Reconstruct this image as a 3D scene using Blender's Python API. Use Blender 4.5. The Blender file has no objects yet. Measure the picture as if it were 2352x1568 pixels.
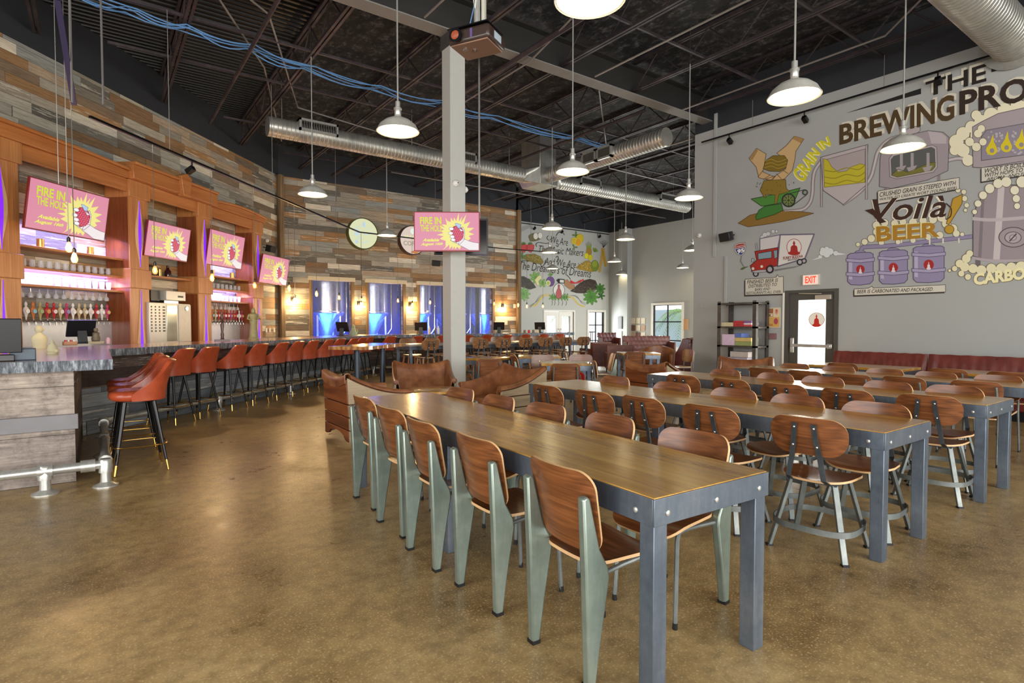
import bpy, bmesh, random
from math import *
from mathutils import Vector, Matrix, noise
random.seed(7)
S = bpy.context.scene
COL = S.collection
# ---------------------------------------------------------------- camera
CZ = 1.39; FPX = 1302.0; YAW = radians(36.04); PIT = atan(42/1302)
cam_d = bpy.data.cameras.new('camera'); cam = bpy.data.objects.new('camera', cam_d); COL.objects.link(cam)
cam_d.sensor_width = 36; cam_d.lens = 36*FPX/2352; cam_d.clip_start = .05; cam_d.clip_end = 300
cam.location = (0, 0, CZ); cam.rotation_euler = (radians(90)-PIT, 0, -YAW)
S.camera = cam
# ---------------------------------------------------------------- world, exposure
wd = bpy.data.worlds.new('world'); S.world = wd; wd.use_nodes = True
wn = wd.node_tree; bgn = wn.nodes['Background']
bgn.inputs['Color'].default_value = (.93, .96, 1, 1); bgn.inputs['Strength'].default_value = 1.3
S.view_settings.view_transform = 'Standard'; S.view_settings.look = 'None'
S.view_settings.exposure = 1.15; S.view_settings.gamma = 1; S.view_settings.use_curve_mapping = False
S.cycles.max_bounces = 6; S.cycles.sample_clamp_indirect = 4
def area(name, loc, rot, sx, sy, power, col=(1, 1, 1)):
    l = bpy.data.lights.new(name, 'AREA'); l.shape = 'RECTANGLE'; l.size = sx; l.size_y = sy; l.energy = power; l.color = col
    o = bpy.data.objects.new(name, l); COL.objects.link(o); o.location = loc; o.rotation_euler = rot
    return o
# area lamps added for daylight; storefront, side and lounge openings are unseen
area('daylight_fill_near', (1.0, -7.4, 2.6), (radians(90), 0, 0), 15, 4.6, 620, (1, .97, .92))
area('daylight_fill_side', (-7.2, 1.0, 2.6), (0, radians(-90), 0), 4.6, 13, 330, (1, .97, .93))
area('daylight_far_window', (20.25, 16.3, 1.5), (0, radians(90), 0), 1.6, 1.3, 60, (.95, 1, .97))
area('daylight_far_door', (19.4, 19.75, 1.1), (radians(-90), 0, 0), 1.1, 1.6, 50, (.95, 1, .97))
area('daylight_exit_door', (11.38, 5.65, 1.1), (0, radians(90), 0), 1.5, .5, 30, (1, .95, .85))
area('daylight_fill_lounge', (17.5, 9.2, 2.6), (radians(90), 0, 0), 4.5, 2.5, 110, (.97, 1, 1))
# ---------------------------------------------------------------- view geometry (photo pixel -> point on a real plane)
_F = Vector((sin(YAW)*cos(PIT), cos(YAW)*cos(PIT), -sin(PIT))); _R = Vector((cos(YAW), -sin(YAW), 0)); _U = Vector((sin(YAW)*sin(PIT), cos(YAW)*sin(PIT), cos(PIT)))
def ray(x, y): return _R*(x-1176)+_U*(784-y)+_F*FPX
def onZ(x, y, z=0.):
    r = ray(x, y); t = (z-CZ)/r.z; return Vector((r.x*t, r.y*t, z))
def onV(x, y, P, d):
    r = ray(x, y); n = (d[1], -d[0]); t = (P[0]*n[0]+P[1]*n[1])/(r.x*n[0]+r.y*n[1]); return Vector((r.x*t, r.y*t, CZ+r.z*t))
def onX(x, y, X): return onV(x, y, (X, 0), (0, 1))
def onY(x, y, Y): return onV(x, y, (0, Y), (1, 0))
A0 = Vector((-1.145, 11.75, 0)); B0 = Vector((4.45, 18.1, 0)); WD = (B0-A0).normalized(); WN = Vector((WD.y, -WD.x, 0))   # left wall: along, into the room
WROT = atan2(WD.y, WD.x)
def onW(x, y, a=0.): return onV(x, y, A0+WN*a, WD)
def wpt(s, a, z): return A0+WD*s+WN*a+Vector((0, 0, z))
def wsz(x, y, a=0.):
    q = onW(x, y, a); return (q-A0-WN*a).dot(WD), q.z
# ---------------------------------------------------------------- object helpers
def tag(o, label=None, cat=None, group=None, kind=None):
    if label: o['label'] = label
    if cat: o['category'] = cat
    if group: o['group'] = group
    if kind: o['kind'] = kind
    return o
def empty(name, loc=(0, 0, 0), rz=0., label=None, cat=None, group=None):
    o = bpy.data.objects.new(name, None); COL.objects.link(o); o.location = loc; o.rotation_euler = (0, 0, rz); o.empty_display_size = .1
    return tag(o, label, cat, group)
KIDS = {}
def copy_tree(o, parent=None, loc=None, rz=None, label=None, group=None):
    c = o.copy(); COL.objects.link(c); KIDS[c.name] = []
    if parent is not None: c.parent = parent; KIDS[parent.name].append(c)
    if loc is not None: c.location = loc
    if rz is not None: c.rotation_euler = (0, 0, rz)
    if label: c['label'] = label
    if group: c['group'] = group
    for ch in list(KIDS.get(o.name, [])): copy_tree(ch, c)
    return c
def axes(d):
    d = Vector(d).normalized(); a = Vector((0, 0, 1)) if abs(d.z) < .9 else Vector((1, 0, 0))
    u = d.cross(a).normalized(); v = u.cross(d).normalized(); return u, v
class MB:
    def __init__(s): s.bm = bmesh.new(); s.mi = 0; s.M = Matrix()
    def v(s, p): return s.bm.verts.new(s.M@Vector(p))
    def f(s, vs, mi=None):
        try: fc = s.bm.faces.new(vs); fc.material_index = s.mi if mi is None else mi; fc.smooth = True; return fc
        except ValueError: return None
    def box(s, c, d, rz=0., rx=0., ry=0.):
        m = Matrix.Translation(c)@Matrix.Rotation(rz, 4, 'Z')@Matrix.Rotation(ry, 4, 'Y')@Matrix.Rotation(rx, 4, 'X')
        p = [s.v(m@Vector((x*d[0]/2, y*d[1]/2, z*d[2]/2))) for x in (-1, 1) for y in (-1, 1) for z in (-1, 1)]
        for q in ((0, 1, 3, 2), (4, 6, 7, 5), (0, 4, 5, 1), (2, 3, 7, 6), (0, 2, 6, 4), (1, 5, 7, 3)): s.f([p[i] for i in q])
        return s
    def b2(s, a, b): return s.box([(a[i]+b[i])/2 for i in range(3)], [abs(b[i]-a[i]) for i in range(3)])
    def bar(s, a, b, w, h, up=(0, 0, 1)):
        a = Vector(a); b = Vector(b); d = (b-a); L = d.length; d.normalize(); up = Vector(up)
        x = d.cross(up).normalized() if abs(d.dot(up)) < .99 else d.orthogonal().normalized(); z = x.cross(d)
        p = [s.v(q+x*sx*w/2+z*sz*h/2) for q in (a, b) for sx, sz in ((-1, -1), (1, -1), (1, 1), (-1, 1))]
        for q in ((0, 1, 2, 3), (7, 6, 5, 4), (0, 4, 5, 1), (1, 5, 6, 2), (2, 6, 7, 3), (3, 7, 4, 0)): s.f([p[i] for i in q])
        return s
    def tube(s, pts, r, n=8, cap=True, closed=False):
        pts = [Vector(p) for p in pts]; rs = r if isinstance(r, (list, tuple)) else [r]*len(pts); N = len(pts); rings = []; u = None
        for i, p in enumerate(pts):
            if closed: d = (pts[(i+1) % N]-pts[i-1])
            else: d = pts[min(i+1, N-1)]-pts[max(i-1, 0)]
            d.normalize()
            if u is None: u, w = axes(d)
            else: u = (u-d*u.dot(d)).normalized(); w = u.cross(d)
            rings.append([s.v(p+(u*cos(2*pi*k/n)+w*sin(2*pi*k/n))*rs[i]) for k in range(n)])
        for i in range(N if closed else N-1):
            a = rings[i]; b = rings[(i+1) % N]
            for k in range(n): s.f([a[k], a[(k+1) % n], b[(k+1) % n], b[k]])
        if cap and not closed: s.f(rings[0][::-1]); s.f(rings[-1])
        return s
    def cyl(s, a, b, r, n=12, r2=None): return s.tube([a, b], [r, r if r2 is None else r2], n)
    def lathe(s, prof, n=16, c=(0, 0, 0), sy=1., cap=True, ang=None):
        c = Vector(c); rings = []
        for r, z in prof: rings.append([s.v(c+Vector((r*cos(2*pi*k/n), r*sy*sin(2*pi*k/n), z))) for k in range(n)])
        for a, b in zip(rings, rings[1:]):
            for k in range(n): s.f([a[k], a[(k+1) % n], b[(k+1) % n], b[k]])
        if cap: s.f(rings[0][::-1]); s.f(rings[-1])
        return s
    def prism(s, poly, t0, t1, fn):
        "extrude 2D poly from t0 to t1; fn(a,b,t)->3D"
        A = [s.v(fn(a, b, t0)) for a, b in poly]; B = [s.v(fn(a, b, t1)) for a, b in poly]; n = len(poly)
        for i in range(n): s.f([A[i], A[(i+1) % n], B[(i+1) % n], B[i]])
        s.f(A[::-1]); s.f(B); return s
    def sheet(s, fn, us, vs, th=0., mi_edge=None):
        "fn(u,v)->3D; if th>0 solid along surface normal"
        P = [[Vector(fn(u, v)) for v in vs] for u in us]; nu = len(us); nv = len(vs)
        def nrm(i, j):
            a = P[min(i+1, nu-1)][j]-P[max(i-1, 0)][j]; b = P[i][min(j+1, nv-1)]-P[i][max(j-1, 0)]; n = a.cross(b)
            return n.normalized() if n.length > 1e-9 else Vector((0, 0, 1))
        T = [[s.v(P[i][j]) for j in range(nv)] for i in range(nu)]
        for i in range(nu-1):
            for j in range(nv-1): s.f([T[i][j], T[i+1][j], T[i+1][j+1], T[i][j+1]])
        if th:
            Bt = [[s.v(P[i][j]-nrm(i, j)*th) for j in range(nv)] for i in range(nu)]
            for i in range(nu-1):
                for j in range(nv-1): s.f([Bt[i][j], Bt[i][j+1], Bt[i+1][j+1], Bt[i+1][j]])
            per = [(i, 0) for i in range(nu)]+[(nu-1, j) for j in range(1, nv)]+[(i, nv-1) for i in range(nu-2, -1, -1)]+[(0, j) for j in range(nv-2, 0, -1)]
            for (a, b), (c, d) in zip(per, per[1:]+per[:1]): s.f([T[a][b], Bt[a][b], Bt[c][d], T[c][d]], mi_edge)
        return s
    def shell(s, outline, fn, th, mi_edge=None, rings=(0, .3, .55, .75, .9, 1.)):
        "ply shell: 2D closed outline scaled to its centre, fn(a,b)->3D, thickness th"
        n = len(outline); nn = Vector((0, 0, 0))
        def mk(off):
            R = []
            for r in rings:
                if r == 0: pts = [(0, 0)]
                else: pts = [(a*r, b*r) for a, b in outline]
                row = []
                for a, b in pts:
                    e = 1e-3; p = Vector(fn(a, b)); du = Vector(fn(a+e, b))-p; dv = Vector(fn(a, b+e))-p; N = du.cross(dv).normalized()
                    row.append(s.v(p+N*off))
                R.append(row)
            return R
        T = mk(th/2); B = mk(-th/2)
        for Rr, fl in ((T, 0), (B, 1)):
            for i in range(len(rings)-1):
                a, b = Rr[i], Rr[i+1]
                for k in range(n):
                    k2 = (k+1) % n
                    q = [a[0], b[k], b[k2]] if len(a) == 1 else [a[k], b[k], b[k2], a[k2]]
                    s.f(q[::-1] if fl else q)
        for k in range(n): s.f([T[-1][k], B[-1][k], B[-1][(k+1) % n], T[-1][(k+1) % n]], mi_edge)
        return s
    def mesh(s, name, mats, sharp=35, uv=None):
        bmesh.ops.recalc_face_normals(s.bm, faces=s.bm.faces) if uv is None else None
        me = bpy.data.meshes.new(name)
        if uv is not None:
            L = s.bm.loops.layers.uv.new('UVMap')
            for fc in s.bm.faces:
                for lp in fc.loops: lp[L].uv = uv(lp.vert.co)
        s.bm.to_mesh(me); s.bm.free()
        for m in (mats if isinstance(mats, (list, tuple)) else [mats]): me.materials.append(m)
        try: me.set_sharp_from_angle(angle=radians(sharp))
        except Exception: pass
        return me
    def build(s, name, mats, parent=None, label=None, bevel=0., **k):
        me = s.mesh(name, mats, **k); o = bpy.data.objects.new(name, me); COL.objects.link(o); KIDS[o.name] = []
        if parent is not None: o.parent = parent; KIDS.setdefault(parent.name, []).append(o)
        if bevel:
            b = o.modifiers.new('bevel', 'BEVEL'); b.width = bevel; b.segments = 2; b.limit_method = 'ANGLE'; b.angle_limit = radians(40)
        if label: o['label'] = label
        return o
def rrect(w, h, r, n=6, taper=1.):
    "rounded rectangle outline centred at 0; bottom width scaled by taper"
    out = []
    for cx, cy, a0 in ((w/2-r, h/2-r, 0), (-w/2+r, h/2-r, 90), (-w/2+r, -h/2+r, 180), (w/2-r, -h/2+r, 270)):
        for k in range(n+1):
            a = radians(a0+90*k/n); out.append((cx+r*cos(a), cy+r*sin(a)))
    res = []
    for i, (a, b) in enumerate(out):     # densify long straight edges
        a2, b2 = out[(i+1) % len(out)]; res.append((a, b)); L = hypot(a2-a, b2-b); k = int(L/.06)
        for j in range(1, k+1): res.append((a+(a2-a)*j/(k+1), b+(b2-b)*j/(k+1)))
    return [(a*(1-(1-taper)*(.5-b/h)), b) for a, b in res]
# ---------------------------------------------------------------- materials
MATS = {}
def lin(c):
    if isinstance(c, str) and len(c) == 3: c = c[0]*2+c[1]*2+c[2]*2
    if isinstance(c, str): c = [int(c[i:i+2], 16)/255 for i in (0, 2, 4)]
    return tuple((v/12.92 if v <= .04045 else ((v+.055)/1.055)**2.4) for v in c)+(1,)
class NT:
    def __init__(s, name):
        s.m = bpy.data.materials.new(name); s.m.use_nodes = True; s.t = s.m.node_tree; s.b = s.t.nodes['Principled BSDF']
    def n(s, typ, **k):
        nd = s.t.nodes.new(typ)
        for a, v in k.items():
            if a.startswith('i_'): nd.inputs[a[2:].replace('_', ' ')].default_value = v
            else: setattr(nd, a, v)
        return nd
    def l(s, a, b): s.t.links.new(a, b)
    def math(s, op, a, b=None):
        nd = s.n('ShaderNodeMath', operation=op)
        for i, x in enumerate((a, b)):
            if x is None: continue
            if isinstance(x, (int, float)): nd.inputs[i].default_value = x
            else: s.l(x, nd.inputs[i])
        return nd.outputs[0]
    def ramp(s, fac, stops, const=False):
        r = s.n('ShaderNodeValToRGB'); e = r.color_ramp.elements
        if const: r.color_ramp.interpolation = 'CONSTANT'
        while len(e) < len(stops): e.new(.5)
        for i, (p, c) in enumerate(stops): e[i].position = p; e[i].color = lin(c) if isinstance(c, str) else tuple(c)+(1,)
        s.l(fac, r.inputs[0]); return r.outputs[0]
    def mix(s, fac, a, b, mode='MIX'):
        nd = s.n('ShaderNodeMix', data_type='RGBA', blend_type=mode)
        for sock, x in ((nd.inputs[0], fac), (nd.inputs[6], a), (nd.inputs[7], b)):
            if isinstance(x, (int, float)): sock.default_value = x
            elif isinstance(x, (tuple, list)): sock.default_value = x
            else: s.l(x, sock)
        return nd.outputs[2]
    def noise(s, vec, scale, detail=4, rough=.6, out=0):
        nd = s.n('ShaderNodeTexNoise'); nd.inputs['Scale'].default_value = scale; nd.inputs['Detail'].default_value = detail; nd.inputs['Roughness'].default_value = rough
        if vec is not None: s.l(vec, nd.inputs['Vector'])
        return nd.outputs[out]
    def mapping(s, vec, scale=(1, 1, 1), rot=(0, 0, 0), loc=(0, 0, 0)):
        nd = s.n('ShaderNodeMapping'); nd.inputs['Scale'].default_value = scale; nd.inputs['Rotation'].default_value = rot; nd.inputs['Location'].default_value = loc; s.l(vec, nd.inputs['Vector']); return nd.outputs[0]
    def coord(s, w='Object'): return s.n('ShaderNodeTexCoord').outputs[w]
    def bump(s, h, st=.3, dist=.01):
        nd = s.n('ShaderNodeBump'); nd.inputs['Strength'].default_value = st; nd.inputs['Distance'].default_value = dist; s.l(h, nd.inputs['Height']); s.l(nd.outputs[0], s.b.inputs['Normal'])
    def set(s, col=None, rough=None, metal=None, **k):
        for nm, v in (('Base Color', col), ('Roughness', rough), ('Metallic', metal)):
            if v is None: continue
            if isinstance(v, str): v = lin(v)
            if isinstance(v, (int, float, tuple)): s.b.inputs[nm].default_value = v
            else: s.l(v, s.b.inputs[nm])
        for a, v in k.items(): s.b.inputs[a.replace('_', ' ')].default_value = v
        return s.m
def plain(name, col, rough=.5, metal=0., var=.12, scale=9., bump=0., **k):
    if name in MATS: return MATS[name]
    t = NT(name); c = lin(col); o = t.coord()
    nz = t.noise(o, scale, 5)
    cc = t.mix(nz, tuple(x*(1-var) for x in c[:3])+(1,), tuple(min(1, x*(1+var)) for x in c[:3])+(1,))
    t.set(cc, rough, metal, **k)
    if bump: t.bump(t.noise(o, scale*6, 3), bump, .004)
    MATS[name] = t.m; return t.m
def emis(name, col, st=1.):
    if name in MATS: return MATS[name]
    t = NT(name); t.set('000000', .5); t.b.inputs['Emission Color'].default_value = lin(col); t.b.inputs['Emission Strength'].default_value = st
    MATS[name] = t.m; return t.m
def wood(name, c1, c2, c3, axis=0, scale=1., rough=.4, knots=True, bump=.05, coat=0., fine=14., wv=.25, sc=None):
    t = NT(name); sc = list(sc) if sc else [fine if i != axis else 1.1 for i in range(3)]; o = t.coord()
    rnd = t.n('ShaderNodeObjectInfo').outputs['Random']
    cb = t.n('ShaderNodeCombineXYZ'); t.l(t.math('MULTIPLY', rnd, 13.), cb.inputs[0]); t.l(t.math('MULTIPLY', rnd, 7.), cb.inputs[1])
    ad = t.n('ShaderNodeVectorMath', operation='ADD'); t.l(o, ad.inputs[0]); t.l(cb.outputs[0], ad.inputs[1])
    v = t.mapping(ad.outputs[0], tuple(x*scale for x in sc)); a = t.noise(v, 1.6, 6, .65); w = t.n('ShaderNodeTexWave', wave_type='BANDS', bands_direction='XYZ'[(axis+1) % 3])
    w.inputs['Scale'].default_value = .55; w.inputs['Distortion'].default_value = 7; w.inputs['Detail'].default_value = 3; t.l(v, w.inputs['Vector'])
    m = t.math('ADD', t.math('MULTIPLY', a, .72), t.math('MULTIPLY', w.outputs[1], wv))
    col = t.ramp(m, ((.25, c1), (.5, c2), (.78, c3)))
    t.set(col, rough); t.b.inputs['Coat Weight'].default_value = coat; t.b.inputs['Coat Roughness'].default_value = .12
    if bump: t.bump(m, bump, .004)
    MATS[name] = t.m; return t.m
def planks(name, H=.14, L=1.15, cols=None, edge=.006, grain=1., dim=1., mot=0.):
    "reclaimed boards in running lengths, from UV metres"
    t = NT(name); uv = t.coord('UV'); sp = t.n('ShaderNodeSeparateXYZ'); t.l(uv, sp.inputs[0]); U, V = sp.outputs[0], sp.outputs[1]
    row = t.math('FLOOR', t.math('DIVIDE', V, H)); wn = t.n('ShaderNodeTexWhiteNoise', noise_dimensions='1D'); t.l(row, wn.inputs['W'])
    u2 = t.math('ADD', t.math('DIVIDE', U, L), t.math('MULTIPLY', wn.outputs[0], 17.3))
    # uneven lengths
    u3 = t.math('ADD', u2, t.math('MULTIPLY', t.math('SINE', t.math('MULTIPLY', u2, 4.1)), .19))
    cell = t.math('FLOOR', u3); cb = t.n('ShaderNodeCombineXYZ'); t.l(cell, cb.inputs[0]); t.l(row, cb.inputs[1])
    w2 = t.n('ShaderNodeTexWhiteNoise', noise_dimensions='3D'); t.l(cb.outputs[0], w2.inputs['Vector'])
    cols = cols or ['6e6a60', '8d877a', '6a4a2e', 'a39c8c', '55493d', '8a5f38', '7c7f7c', 'c4bba6', '65513c', '94806a', '4c4742', 'a06f3e']
    base = t.ramp(w2.outputs[0], [(i/len(cols), c) for i, c in enumerate(cols)], True)
    gv = t.n('ShaderNodeCombineXYZ'); t.l(t.math('ADD', t.math('MULTIPLY', U, 2.2), t.math('MULTIPLY', w2.outputs[0], 40.)), gv.inputs[0]); t.l(t.math('MULTIPLY', V, 34.), gv.inputs[1]); t.l(row, gv.inputs[2])
    g = t.noise(gv.outputs[0], 1.3, 7, .72)
    gr = t.ramp(g, ((.26, (.38, .35, .31)), (.46, (.80, .78, .75)), (.7, (1.3, 1.28, 1.24))))
    c = t.mix(.85*grain, base, gr, 'MULTIPLY')
    pn = t.noise(gv.outputs[0], .55, 5, .7)
    pm = t.math('MULTIPLY', t.math('GREATER_THAN', pn, .57), t.math('GREATER_THAN', w2.outputs[0], .72))
    c = t.mix(t.math('MULTIPLY', pm, .55), c, lin('d8d2c2'))
    fv = t.math('FRACT', t.math('DIVIDE', V, H)); fu = t.math('FRACT', u3)
    ev = t.math('MAXIMUM', t.math('LESS_THAN', fv, edge/H), t.math('LESS_THAN', fu, edge/L*.8))
    c = t.mix(t.math('MULTIPLY', ev, .8), c, (.02, .016, .012, 1))
    if mot: c = t.mix(mot, c, t.ramp(t.noise(uv, 5.5, 8, .75), ((.36, (.38, .33, .30)), (.5, (.95, .93, .92)), (.64, (1.25, 1.22, 1.15)))), 'MULTIPLY')
    if dim != 1: c = t.mix(1., c, (dim, dim, dim, 1), 'MULTIPLY')
    t.set(c, .75); t.bump(t.math('SUBTRACT', g, t.math('MULTIPLY', ev, 1.5)), .35, .006)
    MATS[name] = t.m; return t.m
M_plank = planks('reclaimed_boards', H=.165, L=.98, cols=['979184', 'aaa498', '8a6c4e', 'b8b2a2', '77695a', '9c7a54', '979b98', 'dcd5c4', '877460', 'b09e88', '6a675f', 'ab855a', 'a0978a', '807b70'])
M_barwood = planks('bar_front_boards', H=.2, L=1.9, cols=['5a4a42', '6b5a50', '4a3c38', '7a6a60', '54443c', '62544c'], dim=1., mot=.5)
M_barpale = planks('bar_pale_boards', H=.42, L=2.6, cols=['a89e96', '9a908a', 'b0a698', '8f8782'], dim=.95, mot=.8)
M_barblue = planks('bar_lower_boards_lit', H=.17, L=1.5, cols=['7d8590', '949ca6', '6c737c', 'a3a9ae', '858a90'])  # pale boards; the bluish light on them is put into their colour
M_cord = plain('pale_cord', 'a9a598', .5)
M_header = plain('whitewashed_board', 'c9bea2', .75, 0, .2, 14.)
M_orange = wood('cedar', 'a5683a', 'c08550', 'd2a06c', 2, .6, .35, fine=22., wv=.08)
M_redwood = wood('red_cedar_panel', '6e3518', '8a4a26', 'a05f34', 2, .6, .25, fine=22., wv=.08, coat=.3)
M_orangeh = wood('cedar_rail', 'a0602f', 'b97a45', 'cc945e', 0, .6, .35, fine=22., wv=.1)
M_walnut = wood('walnut_ply', '54301a', '7c4a28', 'a06a40', 0, .9, .3, bump=.015, coat=.1, wv=.16, sc=(1.3, 16., 70.))
M_walnutl = wood('walnut_ply_worn', '6a4426', '8f623c', 'ad8054', 0, .9, .32, bump=.015, coat=.1, wv=.16, sc=(1.3, 16., 70.))
M_plyedge = plain('ply_edge', 'd0a878', .5, scale=60)
M_armwood = wood('armchair_boards', '4e2a16', '77401f', '9a5c30', 0, .7, .4)
M_armpale = wood('armchair_pale_boards', '8f7b62', 'ab9779', 'bfae8e', 1, .7, .5, fine=30., wv=.06)
M_post = wood('post_wood', '5d4a34', '7b6446', '9c8462', 2, .6, .7)
M_tall = wood('chair_leg_wood', '8a5428', 'a86c38', 'c08a52', 2, .8, .4)
def m_table():
    t = NT('table_top_boards'); o = t.coord(); sp = t.n('ShaderNodeSeparateXYZ'); t.l(o, sp.inputs[0])
    row = t.math('FLOOR', t.math('DIVIDE', sp.outputs[0], .115)); wn = t.n('ShaderNodeTexWhiteNoise', noise_dimensions='1D'); t.l(row, wn.inputs['W'])
    v = t.mapping(o, (16, 1.0, 16)); cb = t.n('ShaderNodeVectorMath', operation='ADD'); t.l(v, cb.inputs[0]); t.l(wn.outputs[1], cb.inputs[1])
    a = t.noise(cb.outputs[0], 1.5, 7, .68); big = t.noise(o, 1.7, 3)
    m = t.math('ADD', t.math('MULTIPLY', a, .8), t.math('MULTIPLY', wn.outputs[0], .16))
    c = t.ramp(m, ((.25, '7a5018'), (.42, 'b08030'), (.6, 'd0a24c'), (.85, 'e2bc6c')))
    c = t.mix(t.ramp(big, ((.35, (0, 0, 0)), (.7, (.45, .45, .45)))), c, lin('8a6430'), 'MIX')
    fr = t.math('LESS_THAN', t.math('FRACT', t.math('DIVIDE', sp.outputs[0], .115)), .02)
    c = t.mix(t.math('MULTIPLY', fr, .6), c, (.05, .03, .015, 1))
    r = t.ramp(a, ((.3, (.3,)*3), (.75, (.16,)*3)))
    t.set(c, r, 0.); t.b.inputs['Coat Weight'].default_value = .5; t.b.inputs['Coat Roughness'].default_value = .15
    t.bump(t.math('SUBTRACT', t.math('MULTIPLY', t.noise(v, 1.2, 5), .5), fr), .05, .003); MATS['table'] = t.m; return t.m
M_table = m_table()
def m_floor():
    t = NT('polished_concrete'); o = t.coord(); a = t.noise(o, .55, 6, .62); b = t.noise(o, 2.3, 8, .72); sp = t.noise(o, 95, 2, .5); wr = t.noise(t.mapping(o, (1, 1, 1), (0, 0, .6)), 1.1, 3)
    m = t.math('ADD', t.math('MULTIPLY', a, .55), t.math('MULTIPLY', b, .45))
    c = t.ramp(m, ((.34, '6b5229'), (.44, '91754a'), (.54, 'ab8f5f'), (.66, 'c6aa78')))
    pits = t.ramp(sp, ((.57, (0, 0, 0)), (.66, (.75,)*3)))
    c = t.mix(pits, c, lin('d2bd90')); md = t.ramp(t.noise(o, 11, 6, .75), ((.36, (.62,)*3), (.5, (.95,)*3), (.66, (1.2,)*3))); c = t.mix(.8, c, md, 'MULTIPLY')
    sp2 = t.ramp(t.noise(o, 38, 3, .6), ((.26, (.12,)*3), (.40, (0, 0, 0))))
    c = t.mix(sp2, c, lin('59452a'))
    r = t.ramp(b, ((.35, (.26,)*3), (.7, (.46,)*3)))
    t.set(c, r); t.b.inputs['Specular IOR Level'].default_value = .55
    t.bump(t.math('ADD', b, t.math('MULTIPLY', sp, .15)), .03, .01); return t.m
M_floor = m_floor()
def m_steel(name, c1, c2, c3, rough=.38, metal=.75, sc=3.):
    t = NT(name); o = t.coord(); a = t.noise(o, sc, 6, .65); s2 = t.noise(t.mapping(o, (1, 1, .15)), sc*9, 3)
    c = t.ramp(t.math('ADD', t.math('MULTIPLY', a, .75), t.math('MULTIPLY', s2, .25)), ((.3, c1), (.5, c2), (.7, c3)))
    t.set(c, t.ramp(a, ((.3, (rough*1.2,)*3), (.7, (rough*.8,)*3))), metal); MATS[name] = t.m; return t.m
M_steel = m_steel('raw_table_steel', '4c5664', '6b7683', '8c95a0', .42, .7)
M_blade = m_steel('green_grey_leg_steel', '6c7a72', '87958b', 'a3afa4', .34, .6)
M_strap = m_steel('dark_chair_steel', '3c4248', '5a6167', '858c8f', .38, .75)
M_legst = m_steel('light_chair_steel', '565c5c', '727876', '8f9490', .5, .5)
M_galv = m_steel('galvanized', 'a6a7a2', 'c2c2bc', 'd8d8d2', .32, .65, 5.)
M_duct = m_steel('duct_steel', '8f8f8a', 'b5b4ad', 'd6d4ca', .38, .7, 1.3)
M_chrome = plain('chrome', 'cfcfcc', .15, 1., .05)
M_brass = plain('brass', 'c8a15a', .25, 1., .08)
M_blackm = plain('black_metal', '121214', .3, .3, .1)
M_blackp = plain('black_plastic', '15161a', .35, 0, .1)
M_greyw = plain('grey_wall_paint', 'a5a7a5', .7, 0, .05, 1.2)
M_lightw = plain('pale_mural_paint', 'b9bbb8', .7, 0, .04, 1.)
M_white = plain('white_paint', 'e4e2dc', .5, 0, .03)
M_dark = plain('dark_upper_paint', '2b2e34', .6, 0, .2, 2.)
M_joist = m_steel('joist_steel', '2a2326', '3b3236', '564c50', .5, .3, 2.)
M_beam = plain('beam_paint', '3f3d3b', .6, 0, .2, 2.)
M_leather = None
def m_leather(name, c1, c2, c3, rough=.38):
    t = NT(name); o = t.coord(); a = t.noise(o, 5., 6, .6); c = t.ramp(a, ((.3, c1), (.5, c2), (.72, c3)))
    t.set(c, t.ramp(a, ((.3, (rough*.8,)*3), (.7, (rough*1.3,)*3)))); vo = t.n('ShaderNodeTexVoronoi'); vo.inputs['Scale'].default_value = 160; t.l(o, vo.inputs['Vector'])
    t.bump(t.math('ADD', t.math('MULTIPLY', vo.outputs[0], .3), t.noise(o, 9, 4)), .25, .006); MATS[name] = t.m; return t.m
M_leather = m_leather('tan_leather', '5e331c', '83502f', 'a06c42')
M_vinyl = m_leather('red_vinyl', '8c3a22', 'a34527', 'b2522f', .3)
M_booth = m_leather('oxblood_vinyl', '551e18', '662720', '75322a', .32)
M_brownl = m_leather('dark_brown_leather', '5a3028', '6c3d33', '84564a', .35)
def m_glass(name, col='ffffff', alpha=.25, rough=.05):
    t = NT(name); t.set(col, rough); t.b.inputs['Alpha'].default_value = alpha; MATS[name] = t.m; return t.m
M_glassw = m_glass('clear_glassware', 'eef2ff', .38)
M_shade = m_steel('shade_galvanized', 'b4b2aa', 'c8c6bc', 'd8d6cc', .4, .2, 5.)
def m_frost():
    t = NT('frosted_glass'); tr = t.n('ShaderNodeBsdfTranslucent'); tr.inputs[0].default_value = (.98, .97, .93, 1); t.l(tr.outputs[0], t.t.nodes['Material Output'].inputs[0]); return t.m
M_frost = m_frost()
M_pane = m_glass('window_pane', 'c8d4e0', .07)
def m_deck():
    t = NT('sprayed_ceiling'); o = t.coord(); a = t.noise(t.mapping(o, (1.6, 1, 1)), 3.4, 10, .82); b = t.noise(o, .5, 3)
    c = t.ramp(a, ((.38, '060505'), (.49, '1b1a1a'), (.56, '585554'), (.66, 'a6a3a0')))  # grey glints on the dark foam are put into the colour
    t.set(c, .55); t.bump(t.math('ADD', a, t.math('MULTIPLY', t.noise(o, 7, 6, .7), .5)), 1., .16); return t.m
M_foam = m_deck()
M_corr = plain('dark_metal_deck', '1c1b1a', .35, .6, .3, 3.)
def m_slab():
    t = NT('bar_slab_edge'); o = t.coord(); a = t.noise(t.mapping(o, (14, 14, 3)), 2.2, 7, .75); c = t.ramp(a, ((.35, '27292c'), (.5, '5d636a'), (.62, '9ba2a8'), (.75, 'c8ccc8')))
    t.set(c, .45, .35); t.bump(a, .6, .02); return t.m
M_slab = m_slab()
M_slabtop = wood('bar_top_wood', '6a4a38', '8a6248', 'a87f60', 0, .7, .22, coat=.5)
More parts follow.
